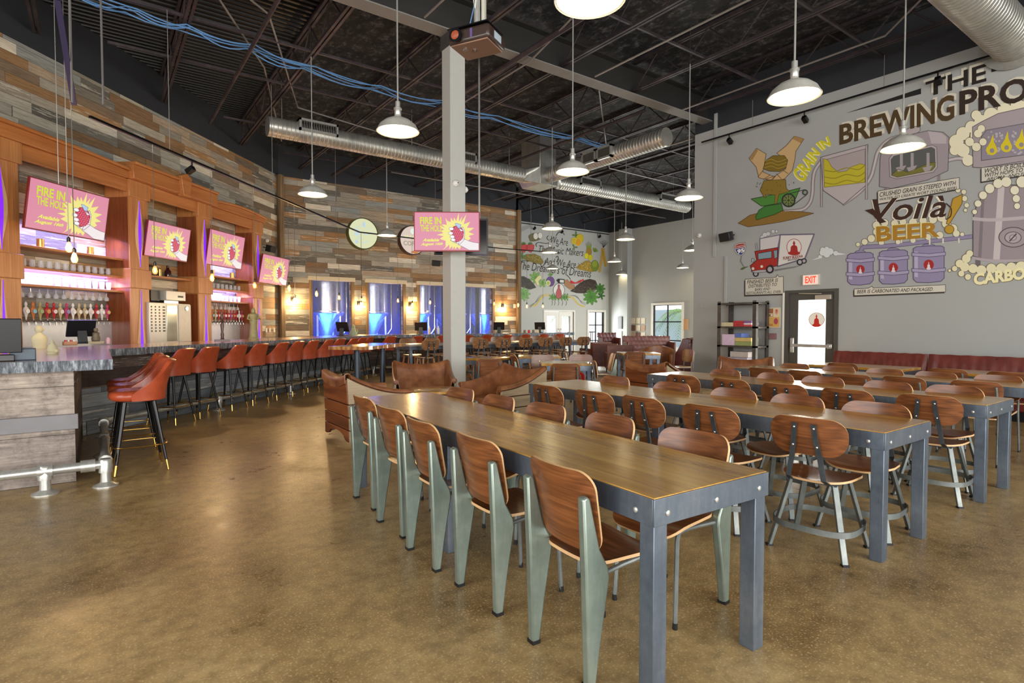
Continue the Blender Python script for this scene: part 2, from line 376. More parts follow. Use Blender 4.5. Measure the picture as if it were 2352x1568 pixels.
M_glow = emis('lamp_glow', 'ffe9b4', 7.)
M_bulb = emis('filament_glow', 'ffc060', 14.)
M_bulbglass = m_glass('bulb_glass', 'ffd9a0', .3)
M_led = emis('purple_led', '6a1ee0', .9)
# ================================================================ STRUCTURE
DK = 6.75; WT = 5.84
def struct(o): o['kind'] = 'structure'; return o
def wall_holes(name, P, d, L, z0, z1, holes, mats, th=.15, side=1, split=None):
    "vertical wall from P along unit d; thickness away from the room; split: height where the second material starts"
    P = Vector(P); d = Vector(d).normalized(); n = Vector((-d.y, d.x, 0))*side; m = MB()
    ss = sorted({0, L, *[h[0] for h in holes], *[h[1] for h in holes]}); zs = sorted({z0, z1, *[h[2] for h in holes], *[h[3] for h in holes], *([split] if split else [])})
    for a, b in zip(ss, ss[1:]):
        for c, e in zip(zs, zs[1:]):
            if any(h[0] <= (a+b)/2 <= h[1] and h[2] <= (c+e)/2 <= h[3] for h in holes): continue
            m.mi = 1 if split and c >= split-1e-6 else 0
            q = [m.v(P+d*s+n*t+Vector((0, 0, z))) for s in (a, b) for t in (0, th) for z in (c, e)]
            for k in ((0, 1, 3, 2), (4, 6, 7, 5), (0, 4, 5, 1), (2, 3, 7, 6), (0, 2, 6, 4), (1, 5, 7, 3)): m.f([q[i] for i in k])
    bmesh.ops.recalc_face_normals(m.bm, faces=m.bm.faces)
    return struct(m.build(name, mats, uv=lambda co: ((co-P).dot(d), co.z)))
m = MB(); m.b2((-8.5, -8, -.1), (11.65, 21.8, 0)); m.b2((11.65, 8.43, -.1), (20.6, 19.95, 0)); struct(m.build('floor', M_floor))
m = MB(); m.b2((3.1, -8, DK), (11.65, 21.8, DK+.1)); m.b2((11.65, 8.43, DK), (20.6, 20.05, DK+.1))
struct(m.build('ceiling', M_foam))
m = MB(); n = 0; y = -7.9; P = []
while y < 18.3:
    P += [(y, DK+.02), (y+.05, DK+.02), (y+.07, DK-.035), (y+.13, DK-.035)]; y += .15
top = [m.v((-8.5, a, b)) for a, b in P]; bot = [m.v((3.1, a, b)) for a, b in P]
for i in range(len(P)-1): m.f([top[i], top[i+1], bot[i+1], bot[i]])
struct(m.build('ceiling_deck', M_corr, sharp=20))
# left boarded wall
LW = (B0-A0).length
wall_holes('wall_left', A0-WD*9.2, WD, LW+9.2, 0, DK, [], [M_plank, M_dark], split=WT, side=1)
BH = [(5.42-4.45, 6.66-4.45), (7.26-4.45, 8.50-4.45), (9.14-4.45, 10.40-4.45), (10.99-4.45, 12.22-4.45)]
wall_holes('wall_back', (4.45, 18.1, 0), (1, 0, 0), 13.47-4.45, 0, DK, [(a, b, .75, 2.74) for a, b in BH], [M_plank, M_dark], split=WT)
wall_holes('wall_back_return', (13.47, 18.1, 0), (0, 1, 0), 1.8, 0, DK, [], [M_lightw, M_dark], split=WT, side=1, th=.1)
# far mural wall, far grey wall, right mural wall and its return
FX = 20.4; FY = 19.9
wall_holes('wall_far', (13.47, FY, 0), (1, 0, 0), FX-13.47, 0, DK, [(16.3-13.47, 18.07-13.47, 0, 1.93), (19.02-13.47, 20.06-13.47, 0, 1.93), (13.62-13.47, 14.4-13.47, 0, 1.93)], [M_lightw, M_dark], split=WT)
wall_holes('wall_far_side', (FX, 8.43, 0), (0, 1, 0), FY-8.43, 0, DK, [(15.53-8.43, 17.1-8.43, .12, 2.2), (12.9-8.43, 14.35-8.43, .12, 2.2), (10-8.43, 11.5-8.43, .12, 2.2)], [M_greyw, M_dark], side=-1, split=WT)
wall_holes('wall_right', (11.5, -8, 0), (0, 1, 0), 16.43, 0, DK, [(5.2+8, 6.10+8, 0, 2.0)], [M_greyw, M_dark], side=-1, split=WT)
wall_holes('wall_right_return', (11.65, 8.43, 0), (1, 0, 0), FX-11.65, 0, DK, [(1.2, 3.8, .3, 3.2), (4.6, 7.4, .3, 3.2)], [M_greyw, M_dark], side=-1, split=WT)
# glazed sides of the hall behind the camera
wall_holes('wall_near', (-8.5, -7.6, 0), (1, 0, 0), 20.0, 0, DK, [(1+k*3.1, 3.6+k*3.1, .3, 4.9) for k in range(6)], [M_greyw, M_dark], side=-1, split=WT)
wall_holes('wall_near_side', (-7.4, -7.6, 0), (0, 1, 0), 12.4, 0, DK, [(.8+k*3.0, 3.3+k*3.0, .3, 4.9) for k in range(4)], [M_greyw, M_dark], side=1, split=WT)
# boarded wall corner posts
for nm, p in (('trim_1', (4.47, 17.98)), ('trim_2', (13.44, 18.02))):
    m = MB(); m.box((p[0], p[1], WT/2), (.15, .15, WT), rz=WROT/2 if nm == 'trim_1' else 0); struct(m.build(nm, M_post, bevel=.006))
m = MB(); m.b2((FX-.32, 18.4, 0), (FX-.0, 18.95, WT)); struct(m.build('trim_3', M_greyw))        # pilaster on the far side wall
m = MB(); m.b2((11.38, -7.9, 0), (11.5, 5.02, .09)); m.b2((11.38, 6.3, 0), (11.5, 8.43, .09)); struct(m.build('baseboard_right', M_dark))
# windows: tank-room windows with board frames
for i, (a, b) in enumerate(BH):
    r = empty('window_%d' % (i+1), (4.45+(a+b)/2, 18.1, 0)); struct(r); w = (b-a)/2
    m = MB(); m.b2((-w-.1, -.05, .7), (-w, .02, 2.74)); m.b2((w, -.05, .7), (w+.1, .02, 2.74)); m.build('window_frame', M_post, r, bevel=.005); m = MB(); m.b2((-w-.13, -.07, 2.74), (w+.13, .02, 2.87)); m.build('window_header', M_header, r, bevel=.005)
    m = MB(); m.b2((-w, .05, .75), (w, .06, 2.74)); m.build('window_glass', M_pane, r)
def black_window(name, P, d, w, z0, z1, nx, zs, white=True):
    "window in a wall: P = jamb on the room face, d along the wall"
    d = Vector(d); P = Vector(P); r = empty(name, P); struct(r); n = Vector((-d.y, d.x, 0))
    F = lambda s, t, z: d*s+n*t+Vector((0, 0, z))
    m = MB()
    for k in range(nx+1): s = w*k/nx; m.bar(F(s, 0, z0), F(s, 0, z1), .05, .05, up=n)
    for z in [z0, z1]+zs: m.bar(F(0, 0, z), F(w, 0, z), .05, .05)
    m.build('window_frame', M_blackm, r)
    if white:
        m = MB()
        for s in (-.05, w+.05): m.bar(F(s, 0, z0), F(s, 0, z1), .1, .18, up=n)
        m.bar(F(-.1, 0, z1+.05), F(w+.1, 0, z1+.05), .18, .1); m.build('window_trim', M_white, r)
    m = MB(); q = [m.v(F(s, 0, z)) for s, z in ((0, z0), (w, z0), (w, z1), (0, z1))]; m.f(q); m.build('window_glass', M_pane, r)
black_window('window_5', (FX+.04, 15.53, 0), (0, 1, 0), 1.57, .12, 2.2, 2, [1.45, .62])
black_window('window_6', (FX+.04, 12.9, 0), (0, 1, 0), 1.45, .12, 2.2, 2, [1.45, .62])
black_window('window_7', (FX+.04, 10.0, 0), (0, 1, 0), 1.5, .12, 2.2, 2, [1.45, .62])
black_window('window_8', (19.02, FY+.04, 0), (1, 0, 0), 1.04, .02, 1.93, 2, [1.3, .55])
# white double doors in the far wall
r = struct(empty('door_1', (16.3, FY, 0)))
m = MB(); m.b2((-.07, -.03, 0), (0, .12, 2.0)); m.b2((1.77, -.03, 0), (1.84, .12, 2.0)); m.b2((0, -.03, 1.93), (1.77, .12, 2.0)); m.build('door_frame', M_white, r)
for k in (0, 1):
    x0 = .01+k*.885; m = MB(); m.b2((x0, .03, .02), (x0+.16, .08, 1.92)); m.b2((x0+.71, .03, .02), (x0+.87, .08, 1.92)); m.b2((x0+.16, .03, .02), (x0+.71, .08, .62)); m.b2((x0+.16, .03, 1.72), (x0+.71, .08, 1.92))
    p = m.build('door_leaf', M_white, r); m = MB(); m.b2((x0+.16, .05, .62), (x0+.71, .06, 1.72)); m.build('door_glass', M_pane, p)
    m = MB(); m.tube([(x0+(.8 if k == 0 else .07), .0, .85), (x0+(.8 if k == 0 else .07), -.03, .9), (x0+(.8 if k == 0 else .07), -.03, 1.1), (x0+(.8 if k == 0 else .07), .0, 1.15)], .012); m.build('door_handle', M_chrome, p)
# glass exit door in the right wall
r = struct(empty('door_2', (11.5, 5.13, 0)))
m = MB(); m.b2((-.03, -.0, 0), (.16, .07, 2.06)); m.b2((-.03, .97, 0), (.16, 1.05, 2.06)); m.b2((-.03, .07, 2.0), (.16, .97, 2.06)); m.build('door_frame', plain('door_grey', '4c4a45', .5), r)
m = MB(); m.b2((-.035, 1.05, 0), (.16, 1.09, 2.02)); m.build('door_jamb', M_white, r)
m = MB(); m.b2((.03, .07, .0), (.07, .25, 2.0)); m.b2((.03, .80, .0), (.07, .97, 2.0)); m.b2((.03, .25, 0), (.07, .80, .2)); m.b2((.03, .25, 1.86), (.07, .80, 2.0))
leaf = m.build('door_leaf', plain('door_grey', '4c4a45', .5), r)
m = MB(); m.b2((.045, .25, .2), (.055, .80, 1.86)); m.build('door_glass', M_frost, leaf)
m = MB(); m.box((-.03, .88, .94), (.05, .07, .3)); m.bar((-.05, .12, .94), (-.05, .9, .94), .04, .06); m.box((-.02, .14, .94), (.07, .09, .09)); m.build('push_bar', M_galv, leaf, bevel=.01)
m = MB(); m.box((-.03, .27, 1.9), (.08, .3, .09)); m.bar((-.05, .3, 1.97), (-.05, .75, 1.99), .02, .02); m.build('door_closer', plain('closer_metal', 'b8b2a4', .4, .5), leaf, bevel=.006)
# ---------------------------------------------------------------- steel column and girder
r = struct(empty('column', (4.72, 8.1, 0)))
m = MB(); m.b2((-.14, -.14, 0), (.14, .14, 5.93)); m.build('shaft', plain('column_paint', 'b4b4ae', .6, 0, .06), r, bevel=.015)
m = MB(); m.b2((-.15, -.16, 5.80), (.15, .16, 6.03)); m.build('cap', M_beam, r)
r = struct(empty('girder', (0, 8.1, 6.03)))
m = MB(); m.b2((-7.4, -.14, 0), (11.5, .14, .02)); m.build('bottom_flange', plain('girder_flange_paint', '7d7a76', .6, 0, .25, 2.), r); m = MB(); m.b2((-7.4, -.14, .55), (11.5, .14, .58)); m.b2((-7.4, -.012, .02), (11.5, .012, .55)); m.build('web_plate', plain('girder_paint', '2b2927', .6, 0, .2, 2.), r)
r = struct(empty('second_girder', (0, 0, 6.03))); m = MB(); m.b2((-7.4, -.9, 0), (11.5, -.62, .02)); m.b2((-7.4, -.77, 0), (11.5, -.75, .58)); m.build('flange_beam', M_beam, r)
# open web joists
def joist(X, y0, y1):
    r = empty('roof_joist', (X, y0, 6.1)); L = y1-y0
    m = MB(); m.b2((-.055, 0, 0), (-.012, L, .05)); m.b2((.012, 0, 0), (.055, L, .05)); m.build('bottom_chord', M_joist, r)
    m = MB(); m.b2((-.055, -.05, .56), (-.012, L+.05, .62)); m.b2((.012, -.05, .56), (.055, L+.05, .62)); m.build('top_chord', M_joist, r)
    m = MB(); k = int(L/.55); pts = [(0, L*i/k, .02 if i % 2 else .58) for i in range(k+1)]
    for a, b in zip(pts, pts[1:]): m.tube([a, b], .014, 5)
    m.build('web', M_joist, r); return r
names = ['first', 'second', 'third', 'fourth', 'fifth', 'sixth', 'seventh', 'eighth', 'ninth', 'tenth', 'eleventh', 'twelfth', 'thirteenth', 'fourteenth', 'fifteenth', 'sixteenth', 'seventeenth', 'eighteenth', 'nineteenth', 'twentieth', 'twenty-first', 'twenty-second', 'twenty-third', 'twenty-fourth']
k = 0
for i in range(-3, 10):
    X = 1.2+1.93*i
    yend = (A0.y+(X-A0.x)*WD.y/WD.x-.1) if X < 4.4 else (18.0 if X < 13.4 else 19.8)
    segs = [(-.6, 8.0), (8.2, yend)] if X < 11.4 else [(8.6, yend)]
    for a, b in segs:
        if b-a < 1: continue
        j = joist(X, a, b); k += 1
        tag(j, 'dark open-web roof joist, %s from the left, %s the girder' % (names[i+3], 'in front of' if a < 5 else 'beyond'), 'joist', 'open-web steel roof joists')
# bridging angles and conduits under the roof
def pipe(name, pts, r, mat, label, cat, group=None, n=6):
    m = MB(); m.tube(pts, r, n); o = m.build(name, mat); tag(o, label, cat, group); return o
M_cond = plain('conduit_grey', '8b8683', .45, .5, .1)
for i, (Y, x0, x1, z) in enumerate(((1.8, -6, 11.4, 6.14), (4.4, -3.5, 11.4, 6.14), (6.3, -3.0, 11.4, 6.14), (10.2, -1.5, 20, 6.14), (11.9, .2, 20, 6.14), (14.6, 2.4, 20, 6.14), (16.6, 4.2, 20, 6.14))):
    m = MB(); m.bar((x0, Y, z), (x1, Y, z), .04, .04); o = m.build('bridging_angle', M_joist)
    tag(o, 'thin steel bridging bar crossing under the joists, %s from the camera' % names[i], 'steel bar', 'bridging bars under the joists')
cd = [([(-1.6, 5.5, 6.3), (1.0, 8.5, 6.2), (2.6, 11.5, 6.2), (3.9, 15.5, 6.1)], 'pale conduit slanting over the corrugated deck at the left'), ([(4.1, .5, 6.05), (4.1, 7.9, 6.05)], 'grey conduit running over the nearest table'), ([(12.2, 9.0, 6.05), (12.2, 19.5, 6.05)], 'pale conduit above the far lounge'), ([(7.3, 16.3, 6.0), (20.2, 16.3, 6.0)], 'white conduit crossing before the far food mural'),
      ([(1.9, 1.5, 6.05), (5.6, 5.2, 6.05), (6.2, 8.0, 5.98), (6.3, 12.6, 6.02)], 'bent grey conduit running under the joists near the column'),
      ([(9.6, -2, 6.05), (9.6, 3.2, 6.05), (10.4, 4.0, 6.05), (10.4, 8.0, 6.05)], 'grey conduit with a jog above the brewing mural'),
      ([(7.7, .5, 6.07), (7.7, 7.9, 6.07)], 'straight grey conduit over the long dining tables'),
      ([(8.2, 8.3, 6.07), (12.5, 12.2, 6.05), (19.5, 12.4, 6.05)], 'pale conduit crossing toward the far grey wall'),
      ([(-.5, 7.2, 6.2), (2.2, 9.4, 6.15), (3.6, 12.9, 6.1), (8.5, 14.0, 6.1)], 'light conduit near the corrugated roof deck')]
for p, lb in cd: pipe('roof_conduit', p, .017, M_cond, lb, 'conduit')
sp = M_joist
pipe('sprinkler_pipe', [(6.0, -2, 6.02), (6.0, 17.8, 6.02)], .05, sp, 'thick dark sprinkler main running along the middle of the ceiling', 'pipe', n=8)
pipe('sprinkler_pipe', [(9.7, 8.4, 6.02), (9.7, 17.8, 6.02)], .035, sp, 'dark sprinkler pipe beyond the girder above the duct branch', 'pipe', n=8)
pipe('sprinkler_pipe', [(2.15, -2, 6.0), (2.15, 14.8, 6.0)], .035, sp, 'dark sprinkler pipe nearest the boarded bar wall', 'pipe', n=8)
M_blue = plain('blue_cable', '5f8fc4', .5)
blues = []
for k in range(5):
    o = k*.05; pts = []
    ctrl = [tuple(onZ(a_, b_, 6.08)) for a_, b_ in ((130, -30), (290, 30), (420, 68), (560, 112), (700, 158), (860, 205), (1000, 240), (1120, 272), (1320, 322), (1450, 350))]
    for i, c in enumerate(ctrl):
        pts.append((c[0]+o*.5+.07*sin(i*2.1+k*1.7), c[1]-o*1.2+.05*cos(i+k), c[2]+.03*cos(i*1.7+k*2)))
    fine = []
    for a, b in zip(pts, pts[1:]):
        for j in range(6): t = j/6.; fine.append((a[0]+(b[0]-a[0])*t, a[1]+(b[1]-a[1])*t, a[2]+(b[2]-a[2])*t-.10*sin(pi*t)*((k % 3)/2.+.3)))
    o = pipe('data_cable', fine, .011, M_blue, 'blue data cable in the sagging bundle slung under the joists', 'cable', 'bundle of blue data cables', 5)
# ---------------------------------------------------------------- ducts
DY = 13.05; DZ = 5.62; RD = .21
def duct_mesh(L, r, ax='x', rib=.09):
    m = MB(); n = int(L/rib); prof = []
    for i in range(n):
        x = L*i/n; prof += [(x, r), (x+rib*.8, r), (x+rib*.9, r+.007)]
    prof.append((L, r)); N = 24; rings = []
    for x, rr in prof:
        rings.append([m.v((x, rr*cos(2*pi*k/N), rr*sin(2*pi*k/N)) if ax == 'x' else (rr*cos(2*pi*k/N), x, rr*sin(2*pi*k/N))) for k in range(N)])
    for a, b in zip(rings, rings[1:]):
        for k in range(N): m.f([a[k], a[(k+1) % N], b[(k+1) % N], b[k]])
    m.f(rings[0]); m.f(rings[-1]); return m
def grille(m2, c, d, ax):
    pass
r = empty('air_duct', (3.0, DY, DZ), label='long galvanized spiral duct with side grilles crossing behind the grey column', cat='duct')
o = duct_mesh(6.85, RD).build('left_run', M_duct, r)
o = duct_mesh(6.2, RD).build('right_run', M_duct, r); o.location = (8.15, 0, 0)
def grill(parent, x, axis='x', w=.85, R=RD):
    m = MB()
    if axis == 'x':
        m.b2((x, -R-.06, -.02), (x+w, -.05, .03)); m.b2((x, -R-.06, .19), (x+w, -.05, .24)); m.b2((x, -R-.06, -.02), (x+.04, -.05, .24)); m.b2((x+w-.04, -R-.06, -.02), (x+w, -.05, .24))
    else:
        m.b2((-R-.06, x, -.13), (-.02, x+w, -.08)); m.b2((-R-.06, x, .13), (-.02, x+w, .18)); m.b2((-R-.06, x, -.13), (-.02, x+.04, .18)); m.b2((-R-.06, x+w-.04, -.13), (-.02, x+w, .18))
    g = m.build('grille', M_galv, parent)
    m = MB(); k = 16
    for i in range(1, k):
        t = x+w*i/k
        if axis == 'x': m.b2((t-.006, -R-.045, .03), (t+.006, -.05, .19))
        else: m.b2((-R-.045, t-.006, -.08), (-.02, t+.006, .13))
    m.build('louvres', plain('louvre_dark', '6d6a64', .5, .5), g); return g
for x in (.6, 4.3, 8.9, 12.6): grill(r, x)
# centre box, branch
m = MB(); m.b2((-.32, -.42, -.27), (.32, .42, .20)); m.b2((-.3, -.38, .2), (.3, .5, 1.1)); pb = m.build('transition_box', M_duct, r, bevel=.01); pb.location = (7.5, 0, 0)
m = MB()
for z in (-.2, .7):
    pass
for sx in (-1, 1):
    m = MB()
    q0 = [m.v((7.5+sx*.32, y, z)) for y, z in ((-.42, -.27), (.42, -.27), (.42, .2), (-.42, .2))]
    N = 16; q1 = [m.v((7.5+sx*.66, RD*cos(2*pi*(k+.5)/N+pi*1.25), RD*sin(2*pi*(k+.5)/N+pi*1.25))) for k in range(N)]
    for s in range(4):
        for k in range(4): i = s*4+k; m.f([q0[s], q1[i], q1[(i+1) % N]])
        m.f([q0[s], q1[(s*4+4) % N], q0[(s+1) % 4]])
    m.build('transition_cone', M_duct, r)
br = duct_mesh(4.2, RD, 'y').build('branch_run', M_duct, r); br.location = (7.5, -4.6, 0)
grill(br, 1.5, 'y', .5); grill(br, 2.05, 'y', .5)
for x in (.3, 3.4, 6.4, 9.4, 13.6):
    m = MB(); m.cyl((x, 0, RD), (x, 0, 1.1), .006, 6); m.build('hanger', M_galv, r)
# big duct at the upper right
r = empty('large_air_duct', (8.4, 2.62, 5.72), label='large spiral duct entering the grey wall above the lettering, top right', cat='duct')
duct_mesh(3.05, .30).build('duct_run', M_duct, r)
m = MB(); m.lathe([(.42, 0), (.42, .03)], 24); o = m.build('wall_collar', M_duct, r); o.rotation_euler = (0, radians(90), 0); o.location = (3.04, 0, 0)
# roof-top unit shaft box next to branch
# ================================================================ BAR COUNTER
base = [(-5.15, 6.25), (-.19, 6.25), (-.19, 8.71), (5.95, 14.85), (13.1, 14.85)]
inner = [(13.1, 15.5), (5.68, 15.5), (-.84, 8.98), (-.84, 6.9), (-5.15, 6.9)]
bar = empty('bar_counter', (0, 8, 0), label='long reclaimed-board bar counter that bends along the left and back walls', cat='bar counter')
def strip(pts, z0, z1, name, mat, parent, uoff=0.):
    m = MB(); u = [0]; 
    for a, b in zip(pts, pts[1:]): u.append(u[-1]+hypot(b[0]-a[0], b[1]-a[1]))
    UV = {}
    L = [m.v((p[0], p[1]-8, z0)) for p in pts]; H = [m.v((p[0], p[1]-8, z1)) for p in pts]
    ly = m.bm.loops.layers.uv.new('UVMap')
    for i in range(len(pts)-1):
        f = m.f([L[i], L[i+1], H[i+1], H[i]]); f.smooth = False
        for lp, (uu, vv) in zip(f.loops, ((u[i], z0), (u[i+1], z0), (u[i+1], z1), (u[i], z1))): lp[ly].uv = (uu+uoff, vv)
    me = bpy.data.meshes.new(name); m.bm.to_mesh(me); m.bm.free(); me.materials.append(mat)
    o = bpy.data.objects.new(name, me); COL.objects.link(o); o.parent = parent; return o
strip(base[:2], 0, 1.0, 'end_panel', M_barpale, bar)
strip(base[1:3], 0, 1.0, 'front_panel', M_barwood, bar, 3.3); strip(base[2:], .58, 1.0, 'front_panel', M_barwood, bar, 6.1); strip(base[2:4], 0, .58, 'lower_panel', M_barblue, bar); strip(base[3:], 0, .58, 'lower_panel', M_barwood, bar, 1.7)
strip(inner, 0, 1.0, 'rear_panel', M_barwood, bar, 1.)
strip([inner[0], base[-1]][::-1], 0, 1.0, 'side_panel', M_barwood, bar)
m = MB(); m.b2((-5.15, -1.79, .47), (-.165, -1.75, .60)); m.build('trim_board', plain('grey_trim_board', '7c7a7c', .6, 0, .2, 6), bar, bevel=.004)
so = [(-5.15, 6.13), (.09, 6.13), (.09, 8.59), (6.05, 14.55), (13.25, 14.55)]; si = [(13.25, 15.62), (5.6, 15.62), (-.95, 9.07), (-.95, 6.98), (-5.15, 6.98)]
m = MB(); poly = [(a, b-8) for a, b in so+si]
A = [m.v((a, b, .98)) for a, b in poly]; B = [m.v((a, b, 1.07)) for a, b in poly]; n = len(poly)
for i in range(n): fc = m.f([A[i], A[(i+1) % n], B[(i+1) % n], B[i]], 1); fc.smooth = False
for i in range(4):
    for Q, fl in ((A, 1), (B, 0)):
        q = [Q[i], Q[i+1], Q[n-2-i], Q[n-1-i]]; fc = m.f(q[::-1] if fl else q, 0); fc.smooth = False
m.build('counter_top', [M_slabtop, M_slab], bar)
# foot rail
e = onZ(238, 1062, .19); rail_in = .30
rp = [(-5.1, 5.93), (.02, 5.93), (.02, 8.55), (5.96, 14.49), (13.0, 14.49)]
fr = empty('foot_rail', (0, 8, 0), label='grey pipe foot rail running along the foot of the whole bar', cat='foot rail')
m = MB()
for (a, b), (c, d) in zip(rp, rp[1:]): m.tube([(a, b-8, .19), (c, d-8, .19)], .038, 12)
m.build('rail', M_galv, fr)
pp = [(-3.6, 5.93), (-1.9, 5.93), (-.38, 5.93), (.02, 5.93), (.02, 7.3), (.02, 8.55)]+[(.02+t, 8.55+t) for t in (1.5, 3.0, 4.5, 5.9)]+[(8, 14.49), (10, 14.49), (12, 14.49)]
for a, b in pp:
    m = MB(); m.lathe([(.095, 0), (.095, .012), (.05, .03), (.04, .04), (.036, .12), (.05, .12), (.05, .22), (.04, .235)], 16); o = m.build('rail_post', M_galv, fr); o.location = (a, b-8, 0)
for a, b, dx, dy in ((-.38, 5.93, 1, 0), (-.1, 5.93, 1, 0), (.02, 6.1, 0, 1), (.02, 8.4, 0, 1)):
    m = MB(); m.cyl((a-dx*.05, b-8-dy*.05, .19), (a+dx*.05, b-8+dy*.05, .19), .052, 14); m.build('pipe_fitting', M_galv, fr)
# ================================================================ BACK BAR CABINET (cedar) along the boarded wall
CA = .5
cab = empty('back_bar_cabinet', tuple(A0), WROT, label='tall cedar back-bar cabinet with columns, cornice and lit purple inlays', cat='cabinet')
# local axes: x along wall, -y into the room
def s_of(x, y=600, a=CA): return wsz(x, y, a)[0]
cols = [(s_of(-45), s_of(48)), (s_of(299), s_of(342)), (s_of(455), s_of(484)), (s_of(582), s_of(601))]
print('cabinet columns', cols)
zt = [4.30, 4.42, 4.42, 4.25]; rt = [s_of(-45)-2.6]
for i, (a, b) in enumerate(cols):
    ztop = wsz(0, 300, CA)[1]-.1 if i == 0 else 4.2
    w = b-a; c = (a+b)/2
    p = empty('cabinet_column', (c, -CA, 0)); p.parent = cab; KIDS[cab.name] = KIDS.get(cab.name, [])+[p]; KIDS[p.name] = []
    ht = 4.08
    m = MB(); m.b2((-w/2, 0, 0), (w/2, CA-.01, ht)); m.build('column_case', M_orange, p, bevel=.008)
    for q0, q1 in (((-w/2-.03, -.03, 2.05), (w/2+.03, CA-.02, 2.42)), ((-w/2-.02, -.02, 0), (w/2+.02, .1, .95)), ((-w/2-.03, -.04, ht-.32), (w/2+.03, .1, ht))): m = MB(); m.b2(q0, q1); m.build('column_block', M_orange, p, bevel=.012)
    m = MB(); m.b2((-w/2-.006, .03, .95), (-w/2-.0005, CA-.02, 2.04)); m.build('side_panel', M_redwood, p); m = MB(); m.b2((-w/2-.006, .03, 2.43), (-w/2-.0005, CA-.02, ht-.33)); m.build('side_panel', M_redwood, p)
    # pointed light slots: pale surround and glowing core
    for z0, z1 in ((2.46, 3.72), (.96, 2.02)):
        pts = []; core = []
        for k in range(17):
            t = k/16.; zz = z0+(z1-z0)*t; g = sin(pi*t)**1.6 if z0 > 2 else (1-t)**1.2
            pts.append((g*.10+.006, zz)); core.append((g*.034+.002, zz))
        for nm, pl, mt, t0 in (('slot_surround', pts, plain('pale_sapwood', 'ddb888', .5), -.012), ('slot_light', core, M_led, -.02)):
            m = MB(); m.prism([(a_, b_) for a_, b_ in pl]+[(-a_, b_) for a_, b_ in pl[::-1]], t0, .0, lambda a_, b_, t: (a_, t, b_)); m.build(nm, mt, p)
def rail(x0, x1, z0, z1, y0, y1, name, mat=None): m = MB(); m.b2((x0, y0, z0), (x1, y1, z1)); return m.build(name, mat or M_orangeh, cab, bevel=.01)
bays = [(cols[0][1], cols[1][0]), (cols[1][1], cols[2][0]), (cols[2][1], cols[3][0])]
rail(cols[0][0]-3, cols[1][0], 3.84, 4.08, -CA-.0, -CA+.05, 'lintel'); rail(cols[1][1], cols[2][0], 3.84, 4.08, -CA, -CA+.05, 'lintel'); rail(cols[2][1], cols[3][0], 3.84, 4.08, -CA, -CA+.05, 'lintel')
# cornices: outer bays have an arched top, the middle one is stepped forward with a keystone
def cornice(x0, x1, y0, zb, rise, parent=cab, h=.2):
    m = MB(); n = 16; P = [(x0, zb)]+[(x1, zb)]; T = []
    for k in range(n+1): t = k/n; T.append((x1+(x0-x1)*t, zb+h+rise*(1-(2*t-1)**2)))
    m.prism(P+T, y0, -.02, lambda a, b, t: (a, t, b)); m.build('cornice', M_orangeh, parent, bevel=.01)
    m = MB(); T2 = [(a, b-.0) for a, b in T]; m.prism([(a, b+.05) for a, b in T]+[(a, b) for a, b in T[::-1]], y0-.05, -.02, lambda a, b, t: (a, t, b)); m.build('cornice_cap', M_orangeh, parent, bevel=.008)
cornice(cols[0][0]-2.2, cols[1][0]-.02, -CA-.06, 4.08, .07, h=.13)
cornice(cols[1][0]-.06, cols[2][1]+.06, -CA-.16, 4.08, .0, h=.26)
cornice(cols[2][1]+.07, cols[3][1]+.12, -CA-.06, 4.08, .07, h=.1)
m = MB(); kx = (cols[1][0]+cols[2][1])/2+.1; m.prism([(-.1, 4.04), (.1, 4.04), (.17, 4.44), (0, 4.52), (-.17, 4.44)], -CA-.24, -CA-.1, lambda a, b, t: (a+kx, t, b)); m.build('keystone', M_orangeh, cab, bevel=.01)
# back counter and tap panels
m = MB(); m.b2((cols[0][0]-3, -CA-.12, .0), (cols[3][1], -.02, .86)); m.build('lower_case', M_orangeh, cab)
m = MB(); m.b2((cols[0][0]-3, -CA-.16, .86), (cols[3][1]+.02, -.02, .9)); m.build('counter_top', plain('steel_counter', 'a9a6a6', .3, .7), cab)
for bi in (0, 2):
    m = MB(); m.b2((bays[bi][0], -.10, .9), (bays[bi][1], -.02, 1.42)); m.build('splash_panel', plain('splash_steel', 'c9c9cc', .3, .5), cab)
# shelves
shelf_z = {0: (2.60, 2.27, 2.00), 1: (2.36,), 2: (2.52, 2.22, 1.93)}
for bi, zz in shelf_z.items():
    for z in zz:
        m = MB(); m.b2((bays[bi][0]+.005, -.36, z-.04), (bays[bi][1]-.005, -.02, z)); m.build('shelf', M_orangeh, cab, bevel=.006)
for bi in (0, 2):
    m = MB(); m.b2((bays[bi][0]+.01, -.06, 2.18), (bays[bi][1]-.01, -.03, 2.2)); m.build('led_strip', emis('led_strip_violet', '8f7dff', 9.), cab)
    for k, zz in enumerate((2.7, 1.9)):
        l = area('cabinet_led', tuple(wpt((bays[bi][0]+bays[bi][1])/2, .30, zz+.25)), (radians(20), 0, WROT), bays[bi][1]-bays[bi][0]-.2, .1, 22 if bi == 0 else 16, (.42, .38, 1))
